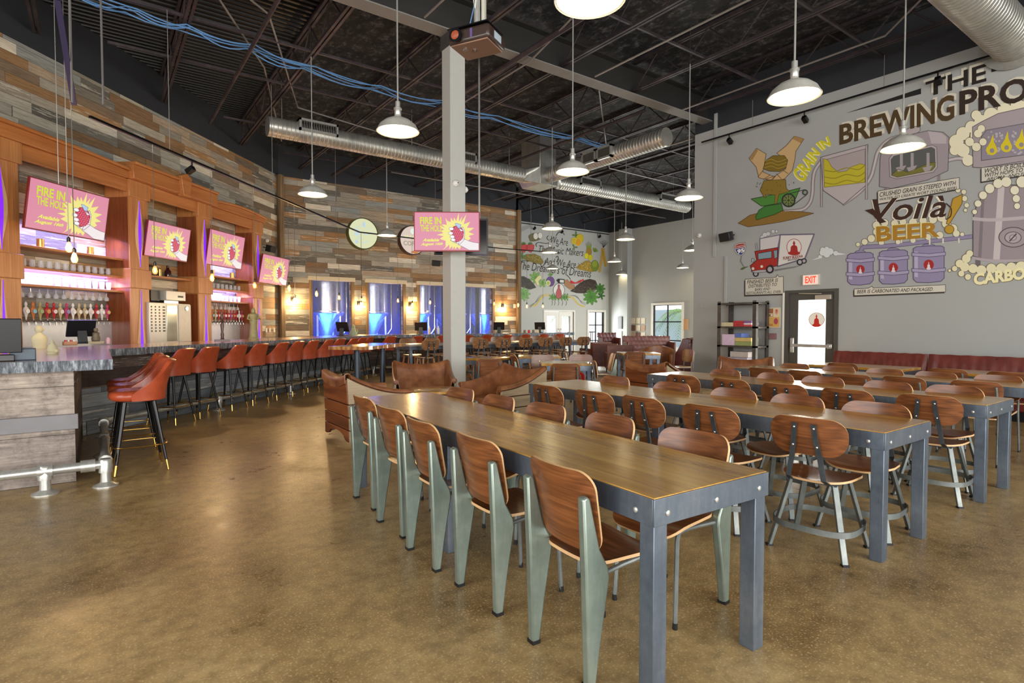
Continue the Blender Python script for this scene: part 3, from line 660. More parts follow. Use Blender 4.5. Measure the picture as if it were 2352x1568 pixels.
# ================================================================ FURNITURE BUILDERS
def part(parent, name, mat, fn, label=None, bevel=0., **k):
    m = MB(); fn(m); return m.build(name, mat, parent, label, bevel, **k)
def foot(parent, loc, r=.012, h=.03):
    m = MB(); m.cyl((0, 0, 0), (0, 0, h), r, 8); o = m.build('foot_cap', M_blackp, parent); o.location = loc; return o
def seat_ply(parent, w=.41, d=.42, taper=.84, z=.458, y0=.03, mats=None, roll=3.2, name='seat'):
    def fn(a, b):
        zz = z-.014*(1-min(1, (a/(w/2))**2))
        if b > .10: zz -= roll*(b-.10)**2
        if b < -.12: zz += 1.2*(-.12-b)**2
        return (a, b+y0, zz)
    m = MB(); m.shell(rrect(w, d, .09, 6, taper), fn, .013, 1); return m.build(name, mats or [M_walnut, M_plyedge], parent, sharp=50)
def back_ply(parent, w, h, r, zc, yf, curve=.035, taper=1., mats=None, name='backrest', th=.012):
    def fn(a, b): return (a, yf(b+zc)+curve*(a/(w/2))**2, zc+b)
    m = MB(); m.shell(rrect(w, h, r, 7, taper), fn, th, 1); return m.build(name, mats or [M_walnut, M_plyedge], parent, sharp=50)
def blade_chair():
    r = empty('blade_leg_chair')
    prof = [(-.19, 0), (-.16, .2), (-.122, .41), (-.13, .455), (-.172, .53), (-.222, .73), (-.236, .745), (-.256, .735), (-.240, .42), (-.226, 0)]
    for s in (-1, 1):
        m = MB(); m.prism(prof, -.02, .02, lambda a, b, t: (s*.183+t, a, b)); lg = m.build('rear_leg', M_blade, r, bevel=.008)
        m = MB(); m.box((s*.183, -.208, .008), (.044, .04, .016)); m.build('foot_cap', M_blackp, lg)
        m = MB(); m.tube([(s*.165, .12, .435), (s*.168, .155, .43), (s*.17, .168, .40), (s*.178, .19, 0.01)], .0115, 8); fl = m.build('front_leg', M_legst, r)
        foot(fl, (s*.178, .19, 0))
        m = MB(); m.tube([(s*.18, -.15, .42), (s*.165, -.02, .425), (s*.165, .13, .435)], .010, 8); m.build('side_rail', M_legst, r)
    part(r, 'cross_rail', M_legst, lambda m: m.tube([(-.165, .06, .428), (.165, .06, .428)], .010, 8))
    seat_ply(r, .40, .42, .82)
    back_ply(r, .425, .335, .075, .662, lambda z: -.178-.075*((z-.5)/.33), .04, .9)
    return r
def strap_chair(seat_z=.46, tall=False, worn=False):
    r = empty('strap_back_chair' if not tall else 'counter_height_chair'); dz = seat_z-.46; W = [M_walnutl if worn else M_walnut, M_plyedge]
    lm = M_tall if tall else M_legst
    for sx in (-1, 1):
        for sy in (-1, 1):
            def f(m):
                a = Vector((sx*.125, sy*.12, .43+dz)); b = Vector((sx*.215, sy*.205, 0)); m.bar(a, b, .034, .02 if not tall else .034, up=(sx, sy, 0))
            lg = part(r, 'leg', lm, f, bevel=.003)
            m = MB(); m.box((sx*.214, sy*.204, .006), (.036, .036, .012), rz=pi/4*sx*sy); m.build('foot_cap', M_blackp, lg)
    def ring(m, zc=.165+dz*.5, h=.036, a=None):
        t = (zc)/(.43+dz); rr = (.215+(.125-.215)*t); A = (rr+.012)*2**(1/3.2); n = 40; v0 = []; v1 = []; v2 = []; v3 = []
        for k in range(n):
            c, s = cos(2*pi*k/n), sin(2*pi*k/n); px_ = copysign(abs(c)**(2/3.2), c)*A; py_ = copysign(abs(s)**(2/3.2), s)*A*.96
            v0.append(m.v((px_, py_, zc-h/2))); v1.append(m.v((px_, py_, zc+h/2))); v2.append(m.v((px_*.975, py_*.975, zc+h/2))); v3.append(m.v((px_*.975, py_*.975, zc-h/2)))
        for k in range(n):
            j = (k+1) % n
            m.f([v0[k], v0[j], v1[j], v1[k]]); m.f([v1[k], v1[j], v2[j], v2[k]]); m.f([v2[k], v2[j], v3[j], v3[k]]); m.f([v3[k], v3[j], v0[j], v0[k]])
    part(r, 'stretcher_band', M_legst, ring)
    part(r, 'seat_frame', M_strap, lambda m: [m.bar((-.135, s*.12, .432+dz), (.135, s*.12, .432+dz), .03, .014) for s in (-1, 1)]+[m.bar((s*.125, -.13, .432+dz), (s*.125, .13, .432+dz), .03, .014) for s in (-1, 1)])
    for s in (-1, 1):
        pts = [(s*.052, -.264, .80+dz), (s*.062, -.246, .70+dz), (s*.078, -.224, .60+dz), (s*.092, -.222, .52+dz), (s*.10, -.222, .47+dz), (s*.108, -.16, .437+dz), (s*.112, -.05, .432+dz)]
        def f(m):
            w = .015; t = .003; rows = []
            for i, p in enumerate(pts):
                p = Vector(p); d = Vector(pts[min(i+1, len(pts)-1)])-Vector(pts[max(i-1, 0)]); d.normalize(); x = Vector((1, 0, 0)); n = x.cross(d).normalized(); x = d.cross(n)
                rows.append([m.v(p+x*w+n*t), m.v(p-x*w+n*t), m.v(p-x*w-n*t), m.v(p+x*w-n*t)])
            for a, b in zip(rows, rows[1:]):
                for k in range(4): m.f([a[k], a[(k+1) % 4], b[(k+1) % 4], b[k]])
            m.f(rows[0]); m.f(rows[-1][::-1])
        st = part(r, 'back_strap', M_strap, f)
        for q, zz in ((.055, .775), (.067, .665)):
            m = MB(); yb = -.2645 if q == .055 else -.2445
            m.lathe([(.009, 0), (.008, .004), (.004, .006)], 10); o = m.build('bolt', M_chrome, st); o.location = (s*q, yb, zz+dz); o.rotation_euler = (radians(90), 0, 0)
    m = MB()
    def sf(a, b):
        zz = seat_z-.018*(1-min(1, (a/.21)**2))
        if b > .12: zz -= 2.0*(b-.12)**2
        if b < -.13: zz += 1.0*(-.13-b)**2
        return (a, b+.02, zz)
    m.shell(rrect(.435, .40, .15, 8, .86), sf, .013, 1); m.build('seat', W, r, sharp=50)
    back_ply(r, .45, .225, .10, .722+dz, lambda z: -.212-.17*(z-dz-.62)+.0, .045, .93, W)
    return r
def tube_chair(W=None, name='tube_frame_chair', shell=False):
    r = empty(name); W = W or [M_walnut, M_plyedge]
    for s in (-1, 1):
        rl = part(r, 'rear_leg', M_legst, lambda m: m.tube([(s*.165, -.235, .775), (s*.172, -.205, .6), (s*.175, -.185, .45), (s*.185, -.225, .0)], .0105, 8))
        foot(rl, (s*.185, -.225, 0))
        fl = part(r, 'front_leg', M_legst, lambda m: m.tube([(s*.165, -.15, .435), (s*.165, .15, .435), (s*.172, .175, .41), (s*.185, .2, 0)], .0105, 8))
        foot(fl, (s*.185, .2, 0))
    seat_ply(r, .41, .41, .88, mats=W)
    back_ply(r, .43, .27, .075, .685, lambda z: -.185-.12*(z-.55), .03, .94, W)
    return r
def bar_stool():
    r = empty('bar_stool')
    for sx in (-1, 1):
        for sy in (-1, 1):
            a = Vector((sx*.115, sy*.115, .655)); b = Vector((sx*.21, sy*.21, 0)); q = b+(a-b)*.15
            lg = part(r, 'leg', M_blackm, lambda m: m.tube([a, q], [.019, .0125], 10)); part(lg, 'brass_tip', M_brass, lambda m: m.tube([q, b+(a-b)*.005, b], [.0132, .0095, .013], 10))
    part(r, 'foot_ring', M_brass, lambda m: m.tube([(.19*2**.2*copysign(abs(cos(t))**.5, cos(t)), .19*2**.2*copysign(abs(sin(t))**.5, sin(t)), .25) for t in [2*pi*k/36 for k in range(36)]], .0075, 7, closed=True))
    part(r, 'swivel_plate', M_blackm, lambda m: m.lathe([(.13, .645), (.17, .655), (.17, .668)], 20))
    def cush(m):
        n = 28; prof = [(.0, .668), (.80, .668), (.96, .685), (1.0, .715), (.96, .748), (.8, .765), (.45, .768), (0, .766)]; rows = []
        for q, z in prof:
            row = []
            for k in range(n):
                c, s = cos(2*pi*k/n), sin(2*pi*k/n); x = copysign(abs(c)**.75, c)*.228*q; y = copysign(abs(s)**.75, s)*.225*q+.012
                if q == .8 and z > .75 or q == .45: z2 = z-.006*(cos(x*48)**8)
                else: z2 = z
                row.append(m.v((x, y, z2)))
            rows.append(row)
        for a, b in zip(rows, rows[1:]):
            for k in range(n): m.f([a[k], a[(k+1) % n], b[(k+1) % n], b[k]])
    part(r, 'seat_cushion', M_vinyl, cush, sharp=70)
    def bk(u, v):     # u: -1..1 around, v:0..1 up
        th = radians(104)*u; e = max(0., (abs(th)-radians(40))/radians(64)); top = 1.035-.30*(e**.9 if e > 0 else 0)-.01*abs(u)
        z = .672+(top-.672)*v; sc = 1+.05*v+.0; c, s = cos(th), sin(th)
        x = .232*copysign(abs(s)**.8, s)*sc; y = -.222*copysign(abs(c)**.8, c)*sc-.085*v*v*max(0, c)
        return (x, y, z)
    m = MB(); m.sheet(bk, [-1+2*i/28 for i in range(29)], [0, .03, .2, .4, .6, .8, .95, 1], .036); b = m.build('backrest', M_vinyl, r, bevel=.01, sharp=60)
    for x, z in ((-.11, .93), (0, .94), (.11, .93), (-.055, .85), (.055, .85)):
        m = MB(); m.lathe([(.011, 0), (.009, .005), (.003, .008)], 10); o = m.build('tuft_button', M_vinyl, b); o.location = (x, -.232+abs(x)*.22+(.94-z)*.25, z); o.rotation_euler = (radians(-90), 0, 0)
    return r
def arm_profile(y, hb=.80, hf=.56, D=.80):
    t = (y+D/2)/D; return hf+(hb-hf)*(1-t)**2.1+.015*t
def sling_armchair(side_mat, name='wood_box_armchair', W=.86, D=.80):
    r = empty(name); zs = [.05, .19, .335, .48, 9]
    def boards(fn, lo, hi, nm, mat, topf):
        p = None
        for i in range(4):
            z0 = zs[i]+.006; z1 = zs[i+1]-.006; m = MB(); n = 14; P = []
            for k in range(n+1):
                t = lo+(hi-lo)*k/n; zb = z0
                if i == 0: zb = z0+.0+.09*max(0, 1-((t-(lo+hi)/2)/((hi-lo)*.36))**2)**.5
                P.append((t, zb))
            for k in range(n, -1, -1):
                t = lo+(hi-lo)*k/n; P.append((t, min(z1, topf(t)) if i < 3 else topf(t)))
            m.prism(P, 0, .028, fn); m.build('side_board' if nm == 's' else 'rear_board', mat, r, bevel=.003)
    for s in (-1, 1):
        boards(lambda a, b, t: (s*(W/2-t), a-.05*max(0, b-.3)*(.5-a), b), -D/2, D/2-.03, 's', side_mat, lambda y: arm_profile(y)-.02)
    boards(lambda a, b, t: (a, -D/2-.06*max(0, b-.3)-.005+t, b), -W/2+.03, W/2-.03, 'b', M_armwood, lambda x: .70+.07*(x/(W/2))**2)
    # leather draped arms and back
    def arm(s):
        def f(u, v):   # u along y, v over the roll from outside to inside
            y = -D/2+.02+(D-.03)*u; h = arm_profile(y)+.012; a = radians(200)*v-radians(10); rr = .034
            if v <= 1: x = s*(W/2-.028+rr*cos(a)); z = h-.01+rr*sin(a)
            if v > 1: x = s*(W/2-.028-rr-.03*(v-1)); z = h-.01-(v-1)*(h-.40)
            return (x, y-.02*(z-.4), z)
        m = MB(); m.sheet(f, [i/14 for i in range(15)], [0, .2, .4, .6, .8, 1, 1.3, 1.6, 2], .008); m.build('leather_arm', M_leather, r, sharp=70)
        m = MB(); m.lathe([(0, 0), (.034, .0), (.037, .015), (.030, .026), (0, .028)], 14); o = m.build('arm_front_roll', M_leather, r); o.location = (s*(W/2-.03), D/2-.045, arm_profile(D/2)-.0); o.rotation_euler = (radians(-90), 0, 0)
    arm(1); arm(-1)
    def bk(u, v):
        x = -W/2+.03+(W-.06)*u; q = (abs(x)/(W/2)); top = .755+.075*q**2.2
        if v <= .15: y = -D/2-.045; z = top-.10+.10*v/.15
        elif v <= .3: t = (v-.15)/.15; y = -D/2-.045+.07*t; z = top+.015*sin(pi*t)
        else: t = (v-.3)/.7; y = -D/2+.025+.16*t-.02*sin(pi*t); z = top-(top-.40)*t
        return (x, y, z)
    m = MB(); m.sheet(bk, [i/12 for i in range(13)], [0, .08, .15, .2, .25, .3, .45, .6, .75, .9, 1], .01); m.build('leather_back', M_leather, r, sharp=70)
    def cu(m):
        n = 10; rows = []
        m.box((0, .05, .36), (W-.14, D-.26, .13))
    part(r, 'seat_cushion', M_leather, cu, bevel=.035)
    return r
def long_table(L=3.34, Wd=.70):
    r = empty('long_dining_table')   # origin at near left corner on the floor; x across, y along
    part(r, 'table_top', M_table, lambda m: m.b2((0.006, .006, .735), (Wd-.006, L-.006, .762)), bevel=.002)
    def ang(m):
        for a, b in (((0, 0, .655), (Wd, .008, .756)), ((0, L-.008, .655), (Wd, L, .756)), ((0, .008, .655), (.008, L-.008, .756)), ((Wd-.008, .008, .655), (Wd, L-.008, .756))): m.b2(a, b)
    for nm, a, b in (('end_rail', (0, 0, .658), (Wd, .008, .758)), ('end_rail', (0, L-.008, .658), (Wd, L, .758)), ('side_rail', (0, .008, .658), (.008, L-.008, .758)), ('side_rail', (Wd-.008, .008, .658), (Wd, L-.008, .758))):
        rl = part(r, nm, M_steel, lambda m: m.b2(a, b), bevel=.0015)
        if nm == 'end_rail':
            y = -.0 if a[1] == 0 else L; s = -1 if a[1] == 0 else 1
            for x in (.07, Wd*.5, Wd-.07):
                m = MB(); m.lathe([(.011, 0), (.011, .004), (.006, .007)], 10); o = m.build('bolt', M_galv, rl); o.location = (x, y, .70); o.rotation_euler = (radians(-90*s), 0, 0)
        else:
            s = -1 if a[0] == 0 else 1; x = 0 if s < 0 else Wd
            for y in (.09, L-.09):
                m = MB(); m.lathe([(.011, 0), (.011, .004), (.006, .007)], 10); o = m.build('bolt', M_galv, rl); o.location = (x, y, .70); o.rotation_euler = (0, radians(90*s), 0)
    for x in (.009, Wd-.079):
        for y in (.009, L-.079, L/2-.035):
            def f(m):
                m.b2((x, y, 0), (x+.07, y+.07, .73))
            part(r, 'leg', M_steel, f, bevel=.003)
    return r
def small_table(W=.78, D=.7, h=.76, top=None, legm=None, name='square_table', thick=.04):
    r = empty(name); part(r, 'table_top', top or M_table, lambda m: m.b2((-W/2, -D/2, h-thick), (W/2, D/2, h)), bevel=.004)
    part(r, 'apron', legm or M_steel, lambda m: [m.b2((-W/2+.01, s*(D/2-.01)-.004, h-thick-.08), (W/2-.01, s*(D/2-.01)+.004, h-thick)) for s in (-1, 1)]+[m.b2((s*(W/2-.01)-.004, -D/2+.014, h-thick-.08), (s*(W/2-.01)+.004, D/2-.014, h-thick)) for s in (-1, 1)])
    for sx in (-1, 1):
        for sy in (-1, 1): part(r, 'leg', legm or M_steel, lambda m: m.b2((sx*(W/2-.02), sy*(D/2-.02), 0), (sx*(W/2-.08), sy*(D/2-.08), h-thick)), bevel=.003)
    return r
# ================================================================ PLACEMENT: four long tables
nth = ['nearest', 'second', 'third', 'fourth', 'farthest']
T = long_table()
tpos = [((1.591, 1.322, 0), radians(-2.5)), ((3.628, 1.35, 0), 0), ((5.486, 1.352, 0), 0), ((7.29, 1.30, 0), 0)]
tl = ['long plank-topped dining table with raw steel frame, nearest to the camera', 'second long plank-topped dining table from the camera, between strap-back chairs', 'third long plank-topped dining table from the camera', 'fourth and farthest long plank-topped dining table, nearest the oxblood booths']
for i, (p, rz) in enumerate(tpos):
    if i == 0: t = T; t.location = p; t.rotation_euler = (0, 0, rz)
    else: t = copy_tree(T, None, p, rz)
    tag(t, tl[i], 'table', 'long dining tables')
BC = blade_chair(); SC = strap_chair(); TC = tube_chair()
usedp = {}
def place(proto, x, y, rz, label, cat, group):
    k = id(proto)
    if k not in usedp: usedp[k] = 1; o = proto; o.location = (x, y, 0); o.rotation_euler = (0, 0, rz)
    else: o = copy_tree(proto, None, (x, y, 0), rz)
    return tag(o, label, cat, group)
R90 = radians(90)
for i, y in enumerate((1.715, 2.375, 2.965, 3.54, 4.17)):
    x = [1.705, 1.725, 1.72, 1.775, 1.84][i]
    place(BC, x, y, -R90+radians([-3, -1, -2, 1, 0][i]), 'walnut chair with tapered blade legs, %s on the bar side of the nearest table' % nth[i], 'chair', 'chairs on the bar side of the nearest table')
for i, y in enumerate((1.80, 2.43, 3.02, 3.58, 4.18)):
    x = [2.27, 2.29, 2.28, 2.27, 2.29][i]
    place(BC, x, y, R90+radians([3, -2, 1, 0, 2][i]), 'walnut chair facing the bar, %s on the right side of the nearest table' % nth[i], 'chair', 'chairs on the right side of the nearest table')
T2L = [(3.60, 1.70, 6), (3.545, 2.32, 2), (3.53, 2.88, -3), (3.50, 3.39, 2), (3.46, 3.93, -2)]
for i, (x, y, a) in enumerate(T2L): place(SC, x, y, -R90+radians(a), 'strap-back walnut chair, %s on the left side of the second table' % nth[i], 'chair', 'left side chairs of the second table')
for i, (x, y, a) in enumerate([(4.17, 1.68, 4), (4.14, 2.24, -3), (4.13, 2.76, 2), (4.12, 3.4, 0), (4.14, 4.15, -2)]): place(SC, x, y, R90+radians(a), 'strap-back walnut chair facing the bar, %s on the right side of the second table' % nth[i], 'chair', 'right side chairs of the second table')
for i, (x, y, a) in enumerate([(5.40, 1.66, 4), (5.32, 2.2, -2), (5.30, 2.75, 2), (5.31, 3.29, -2), (5.28, 3.85, 0)]): place(SC, x, y, -R90+radians(a), 'strap-back walnut chair, %s on the left side of the third table' % nth[i], 'chair', 'left side chairs of the third table')
for i, (x, y, a) in enumerate([(5.92, 1.74, 2), (5.87, 2.26, -2), (5.88, 2.85, 3), (5.86, 3.36, 0), (5.87, 4.0, -3)]): place(SC, x, y, R90+radians(a), 'strap-back walnut chair facing the bar, %s on the right side of the third table' % nth[i], 'chair', 'right side chairs of the third table')
for i, (x, y, a) in enumerate([(7.16, 1.82, 2), (7.10, 2.41, -2), (7.0, 2.9, 2), (7.05, 3.44, 0), (7.03, 3.95, -2)]): place(TC, x, y, -R90+radians(a), 'walnut chair on steel tube frame, %s on the left side of the fourth table' % nth[i], 'chair', 'left side chairs of the fourth table')
for i, (x, y, a) in enumerate([(7.76, 1.87, 2), (7.72, 2.44, -2), (7.74, 2.97, 2), (7.73, 3.52, 0), (7.75, 4.12, -2)]): place(TC, x, y, R90+radians(a), 'tube frame walnut chair facing the bar, %s on the right side of the fourth table' % nth[i], 'chair', 'right side chairs of the fourth table')
for i, (x, y) in enumerate(((8.78, 1.93), (8.76, 2.52), (8.78, 3.77))): place(TC, x, y, -R90, 'tube frame walnut chair facing the oxblood booths, %s of the three' % ['nearest', 'middle', 'farthest'][i], 'chair', 'chairs facing the booths')
bt = small_table(.7, 1.3, .74, name='booth_table'); bt.location = (9.45, 2.25, 0); tag(bt, 'table standing between the oxblood booth bench and the walnut chairs, nearer one', 'table', 'booth tables')
copy_tree(bt, None, (9.45, 3.85, 0), label='table standing between the oxblood booth bench and the walnut chairs, farther one')
# booths
def booth(L, label, y):
    r = empty('booth_bench', (10.72, y, 0), label=label, cat='bench', group='oxblood booth benches')
    part(r, 'base', M_blackp, lambda m: m.b2((-.28, 0, 0), (.38, L, .14)))
    part(r, 'seat_cushion', M_booth, lambda m: m.b2((-.32, 0.005, .14), (.25, L-.005, .46)), bevel=.03)
    def f(m):
        n = 14; q = 8; 
        def g(u, v):
            w_ = .006*sin(u*97)*(1-v)+.008*sin(u*61+v*3)*max(0, 1-min(u, 1-u)*9)
            return (.2+.06*v-.02*sin(pi*v)+w_, L*u, .40+.485*v-.01*sin(u*50)*v*.3)
        m.sheet(g, [i/60 for i in range(61)], [i/8 for i in range(9)], -.12)
    part(r, 'backrest', M_booth, f, bevel=.012, sharp=70)
    return r
booth(1.46, 'oxblood vinyl booth bench against the grey wall, next to the exit door', 3.50)
booth(1.9, 'oxblood vinyl booth bench at the right edge, second from the exit door', 1.585)
# ---------------------------------------------------------------- bar stools
BS = bar_stool()
ordn = ['first', 'second', 'third', 'fourth', 'fifth', 'sixth', 'seventh', 'eighth', 'ninth', 'tenth', 'eleventh', 'twelfth']
for i, (x, y, a) in enumerate(((.285, 6.44, 3), (.285, 7.08, 0), (.285, 7.7, -2))):
    place(BS, x, y, R90+radians(a), 'red vinyl bar stool at the short bar end, %s of the three in profile' % ['nearest', 'middle', 'farthest'][i], 'bar stool', 'stools at the short bar end')
for i, (x, y) in enumerate([(.94, 9.0), (1.32, 9.41), (1.81, 9.95), (2.23, 10.37), (2.68, 10.8), (3.08, 11.22), (3.5, 11.65), (3.93, 12.05), (4.35, 12.5), (4.80, 12.92), (5.16, 13.3), (5.50, 13.66)]):
    place(BS, x-.15, y+.15, radians(45)+radians([4, -3, 2, -4, 3, 0, -2, 4, -3, 2, 0, 3][i]), 'red vinyl bar stool along the slanting bar front, %s counting from the left' % ordn[i], 'bar stool', 'stools along the slanting bar')
bx = [6.15, 6.95, 7.72, 8.6, 9.3, 10.0, 10.7, 11.4, 12.1]
for i, x in enumerate(bx):
    place(BS, x, 14.2, radians([20, 16, 10, 0, -5, 4, 0, 3, -3][i]), 'red vinyl bar stool along the rear bar, %s counting from the bend' % ordn[i], 'bar stool', 'stools along the rear bar')
# ---------------------------------------------------------------- armchairs and round table
AP = sling_armchair(M_armpale)
AP.location = (2.63, 6.56, 0); AP.rotation_euler = (0, 0, -R90)
tag(AP, 'wooden box armchair with draped tan leather, seen from behind at the left', 'armchair', 'leather and board armchairs')
for x, y, rz, lb in ((3.80, 7.42, radians(180-22), 'tan leather box armchair facing the camera in front of the grey column'), (4.28, 6.12, radians(96), 'tan leather box armchair facing left toward the low round table'),
                     (7.06, 5.70, radians(-92), 'tan leather box armchair turned away, behind the third table'), (8.55, 5.25, radians(180-58), 'tan leather box armchair in front of the steel game shelf')):
    copy_tree(AP, None, (x, y, 0), rz, lb, 'leather and board armchairs')
r = empty('round_side_table', (3.42, 6.38, 0), label='low round wooden table standing between the leather armchairs', cat='table')
part(r, 'table_top', M_table, lambda m: m.lathe([(.30, .52), (.33, .525), (.33, .555), (.31, .56)], 36)); part(r, 'base', M_blackm, lambda m: m.lathe([(.22, 0), (.22, .015), (.04, .03), (.03, .05), (.03, .52)], 20))
# high live-edge table
r = empty('high_plank_table', (3.28, 8.12, 0), radians(42), label='tall narrow live-edge plank table on two black posts', cat='table')
def ht(m):
    n = 24; T1 = [(-.68+1.36*k/n, -.27+.02*sin(k*1.3)+.012*sin(k*3.1)) for k in range(n+1)]; T2 = [(-.68+1.36*k/n, .27+.02*sin(k*1.1+2)+.012*cos(k*2.7)) for k in range(n, -1, -1)]
    m.prism(T1+T2, 1.02, 1.07, lambda a, b, t: (a, b, t))
part(r, 'table_top', wood('live_edge_slab', '6e4322', 'a0703c', 'c08f52', 0, .5, .2, coat=.5), ht)
for s in (-.42, .42): part(r, 'post', plain('post_dark_steel', '2e3640', .4, .4), lambda m: (m.lathe([(.24, 0), (.24, .012), (.05, .03), (.042, .05), (.042, 1.0), (.12, 1.015), (.12, 1.02)], 20, c=(s, 0, 0))))
# ---------------------------------------------------------------- tables and chairs in the middle distance
vr = -YAW
ST = small_table(.80, .72, .76, top=M_table); ST.location = (6.12, 6.95, 0); ST.rotation_euler = (0, 0, vr); tag(ST, 'square plank table in the middle, in front of the counter-height chairs', 'table', 'square tables in the middle of the hall')
copy_tree(ST, None, (5.75, 8.75, 0), radians(-60), 'square plank table just right of the column, nearest the high chairs')
copy_tree(ST, None, (9.35, 8.25, 0), vr, 'square plank table left of the wall corner, behind a leather armchair')
copy_tree(ST, None, (6.9, 8.6, 0), vr, 'square plank table behind the middle one, partly hidden by chair backs')
place(TC, 5.43, 6.18, vr, 'tube frame walnut chair seen from behind at the middle square table', 'chair', 'chairs around the square tables')
place(TC, 5.13, 7.68, vr+.05, 'tube frame walnut chair seen from behind just right of the column', 'chair', 'chairs around the square tables')
place(BC, 7.5, 7.5, radians(54), 'blade leg chair in profile behind and right of the middle square table', 'chair', 'chairs around the square tables')
place(TC, 6.33, 6.22, radians(-126), 'tube frame chair in profile just left of the turned away leather armchair', 'chair', 'chairs around the square tables')
place(TC, 6.35, 7.75, radians(150), 'tube frame chair facing the camera behind the middle square table, left one', 'chair', 'chairs around the square tables')
place(TC, 6.95, 7.45, radians(140), 'tube frame chair facing the camera behind the middle square table, right one', 'chair', 'chairs around the square tables')
place(BC, 6.0, 7.85, radians(-110), 'blade leg chair turned aside between the two square tables, nearer one', 'chair', 'chairs around the square tables')
place(BC, 6.35, 8.35, radians(-112), 'blade leg chair turned aside between the two square tables, farther one', 'chair', 'chairs around the square tables')
place(TC, 8.75, 7.85, vr, 'tube frame chair seen from behind at the table left of the wall corner', 'chair', 'chairs around the square tables')
place(TC, 10.15, 7.75, radians(70), 'tube frame chair in profile right of the table by the wall corner', 'chair', 'chairs around the square tables')
M_redp = plain('red_plastic', 'b3201c', .4, 0, .08)
RC = tube_chair([M_redp, M_redp], 'red_chair'); RC.location = (5.62, 7.98, 0); RC.rotation_euler = (0, 0, radians(120)); tag(RC, 'bright red chair behind the chair right of the column', 'chair', 'bright red chairs')
RC.scale = (.92, .92, .80)
copy_tree(RC, None, (5.98, 6.42, 0), radians(-80), 'bright red chair tucked under the middle square table')
# counter-height community table with high chairs
r = small_table(5.3, .75, .93, top=plain('pale_counter_top', 'a9a294', .3), name='community_table'); r.location = (8.05, 11.55, 0); tag(r, 'long counter-height community table in front of the rear bar', 'table')
HC = strap_chair(.66, True, True)
for k in range(-2, 6):
    place(HC, 7.03+.645*k, 11.08, radians([3, -3, 2, -2, 4, -3, 2, -4][k+2]), 'counter-height chair with wooden legs seen from behind, %s from the left' % ordn[k+2], 'chair', 'near row at the community table')
for k in range(-2, 6):
    place(HC, 7.2+.645*k, 12.12, radians(180), 'counter-height chair facing the camera across the community table, %s from the left' % ordn[k+2], 'chair', 'far row at the community table')
# ---------------------------------------------------------------- lounge
def box_lounge(W=.7, D=.72, H=.82, mat=None, name='lounge_chair', tuft=False):
    r = empty(name); mat = mat or M_brownl
    part(r, 'seat_cushion', mat, lambda m: m.b2((-W/2+.06, -D/2+.1, .2), (W/2-.06, D/2, .44)), bevel=.03)
    def g(u, v):
        x = -W/2+W*u; z = .18+(H-.18)*v; d = 0
        if tuft: d = .022*abs(cos(x*22+(int(v*5) % 2)*1.57))*abs(cos(v*16))
        return (x, -D/2+.09+d-.04*v, z)
    part(r, 'backrest', mat, lambda m: m.sheet(g, [i/40 for i in range(41)], [i/16 for i in range(17)], -.10), bevel=.015, sharp=70)
    for s in (-1, 1): part(r, 'armrest', mat, lambda m: m.b2((s*(W/2-.08), -D/2+.05, .18), (s*W/2, D/2-.02, H-.2)), bevel=.025)
    for sx in (-1, 1):
        for sy in (-1, 1): part(r, 'leg', M_post, lambda m: m.cyl((sx*(W/2-.06), sy*(D/2-.06), 0), (sx*(W/2-.06), sy*(D/2-.06), .2), .018, 8))
    return r
def dpos(x, d):
    u = (x-1176)/FPX; F2 = (sin(YAW), cos(YAW)); return d*(F2[0]+u*F2[1]), d*(F2[1]-u*F2[0])
LC = box_lounge()
for i, (x, d, rz, lb) in enumerate(((1366, 17.5, -.2, 'dark brown lounge chair left of the glazed far doorway, turned away'), (1393, 16.2, -.9, 'dark brown lounge chair with open sides in front of the tall window'), (1421, 15.2, -.7, 'brown square-backed lounge chair seen from behind, left of the table by the wall corner'))):
    X, Y = dpos(x, d)
    if i == 0: LC.location = (X, Y, 0); LC.rotation_euler = (0, 0, rz); tag(LC, lb, 'armchair', 'dark lounge chairs')
    else: copy_tree(LC, None, (X, Y, 0), rz, lb, 'dark lounge chairs')
X, Y = dpos(1400, 23); rr_ = box_lounge(.75, .75, 1.0, M_booth, 'tufted_chair', True); rr_.location = (X, Y, 0); rr_.rotation_euler = (0, 0, pi-.5); tag(rr_, 'red tufted lounge chair by the far wall corner', 'armchair')
X, Y = dpos(1490, 20.5); sf_ = box_lounge(1.75, .85, .92, M_brownl, 'tufted_sofa', True); sf_.location = (X, Y, 0); sf_.rotation_euler = (0, 0, pi-.62); tag(sf_, 'dark brown button-tufted leather sofa under the framed labels', 'sofa')
# barrel chair
X, Y = dpos(1511, 13.2); r = empty('barrel_chair', (X, Y, 0), pi-.9, 'round-backed tan barrel chair in front of the tufted sofa', 'armchair')
def bc(u, v): th = radians(125)*(2*u-1); top = .86-.2*abs(2*u-1)**1.5; return (.36*sin(th)*(1+.1*v), -.34*cos(th)*(1+.12*v), .15+(top-.15)*v)
part(r, 'backrest', M_leather, lambda m: m.sheet(bc, [i/24 for i in range(25)], [i/6 for i in range(7)], .07), bevel=.012, sharp=70); part(r, 'seat_cushion', M_leather, lambda m: m.lathe([(.0, .18), (.29, .18), (.3, .4), (.26, .45), (0, .46)], 24)); part(r, 'base', M_post, lambda m: m.lathe([(.3, 0), (.3, .16)], 20))
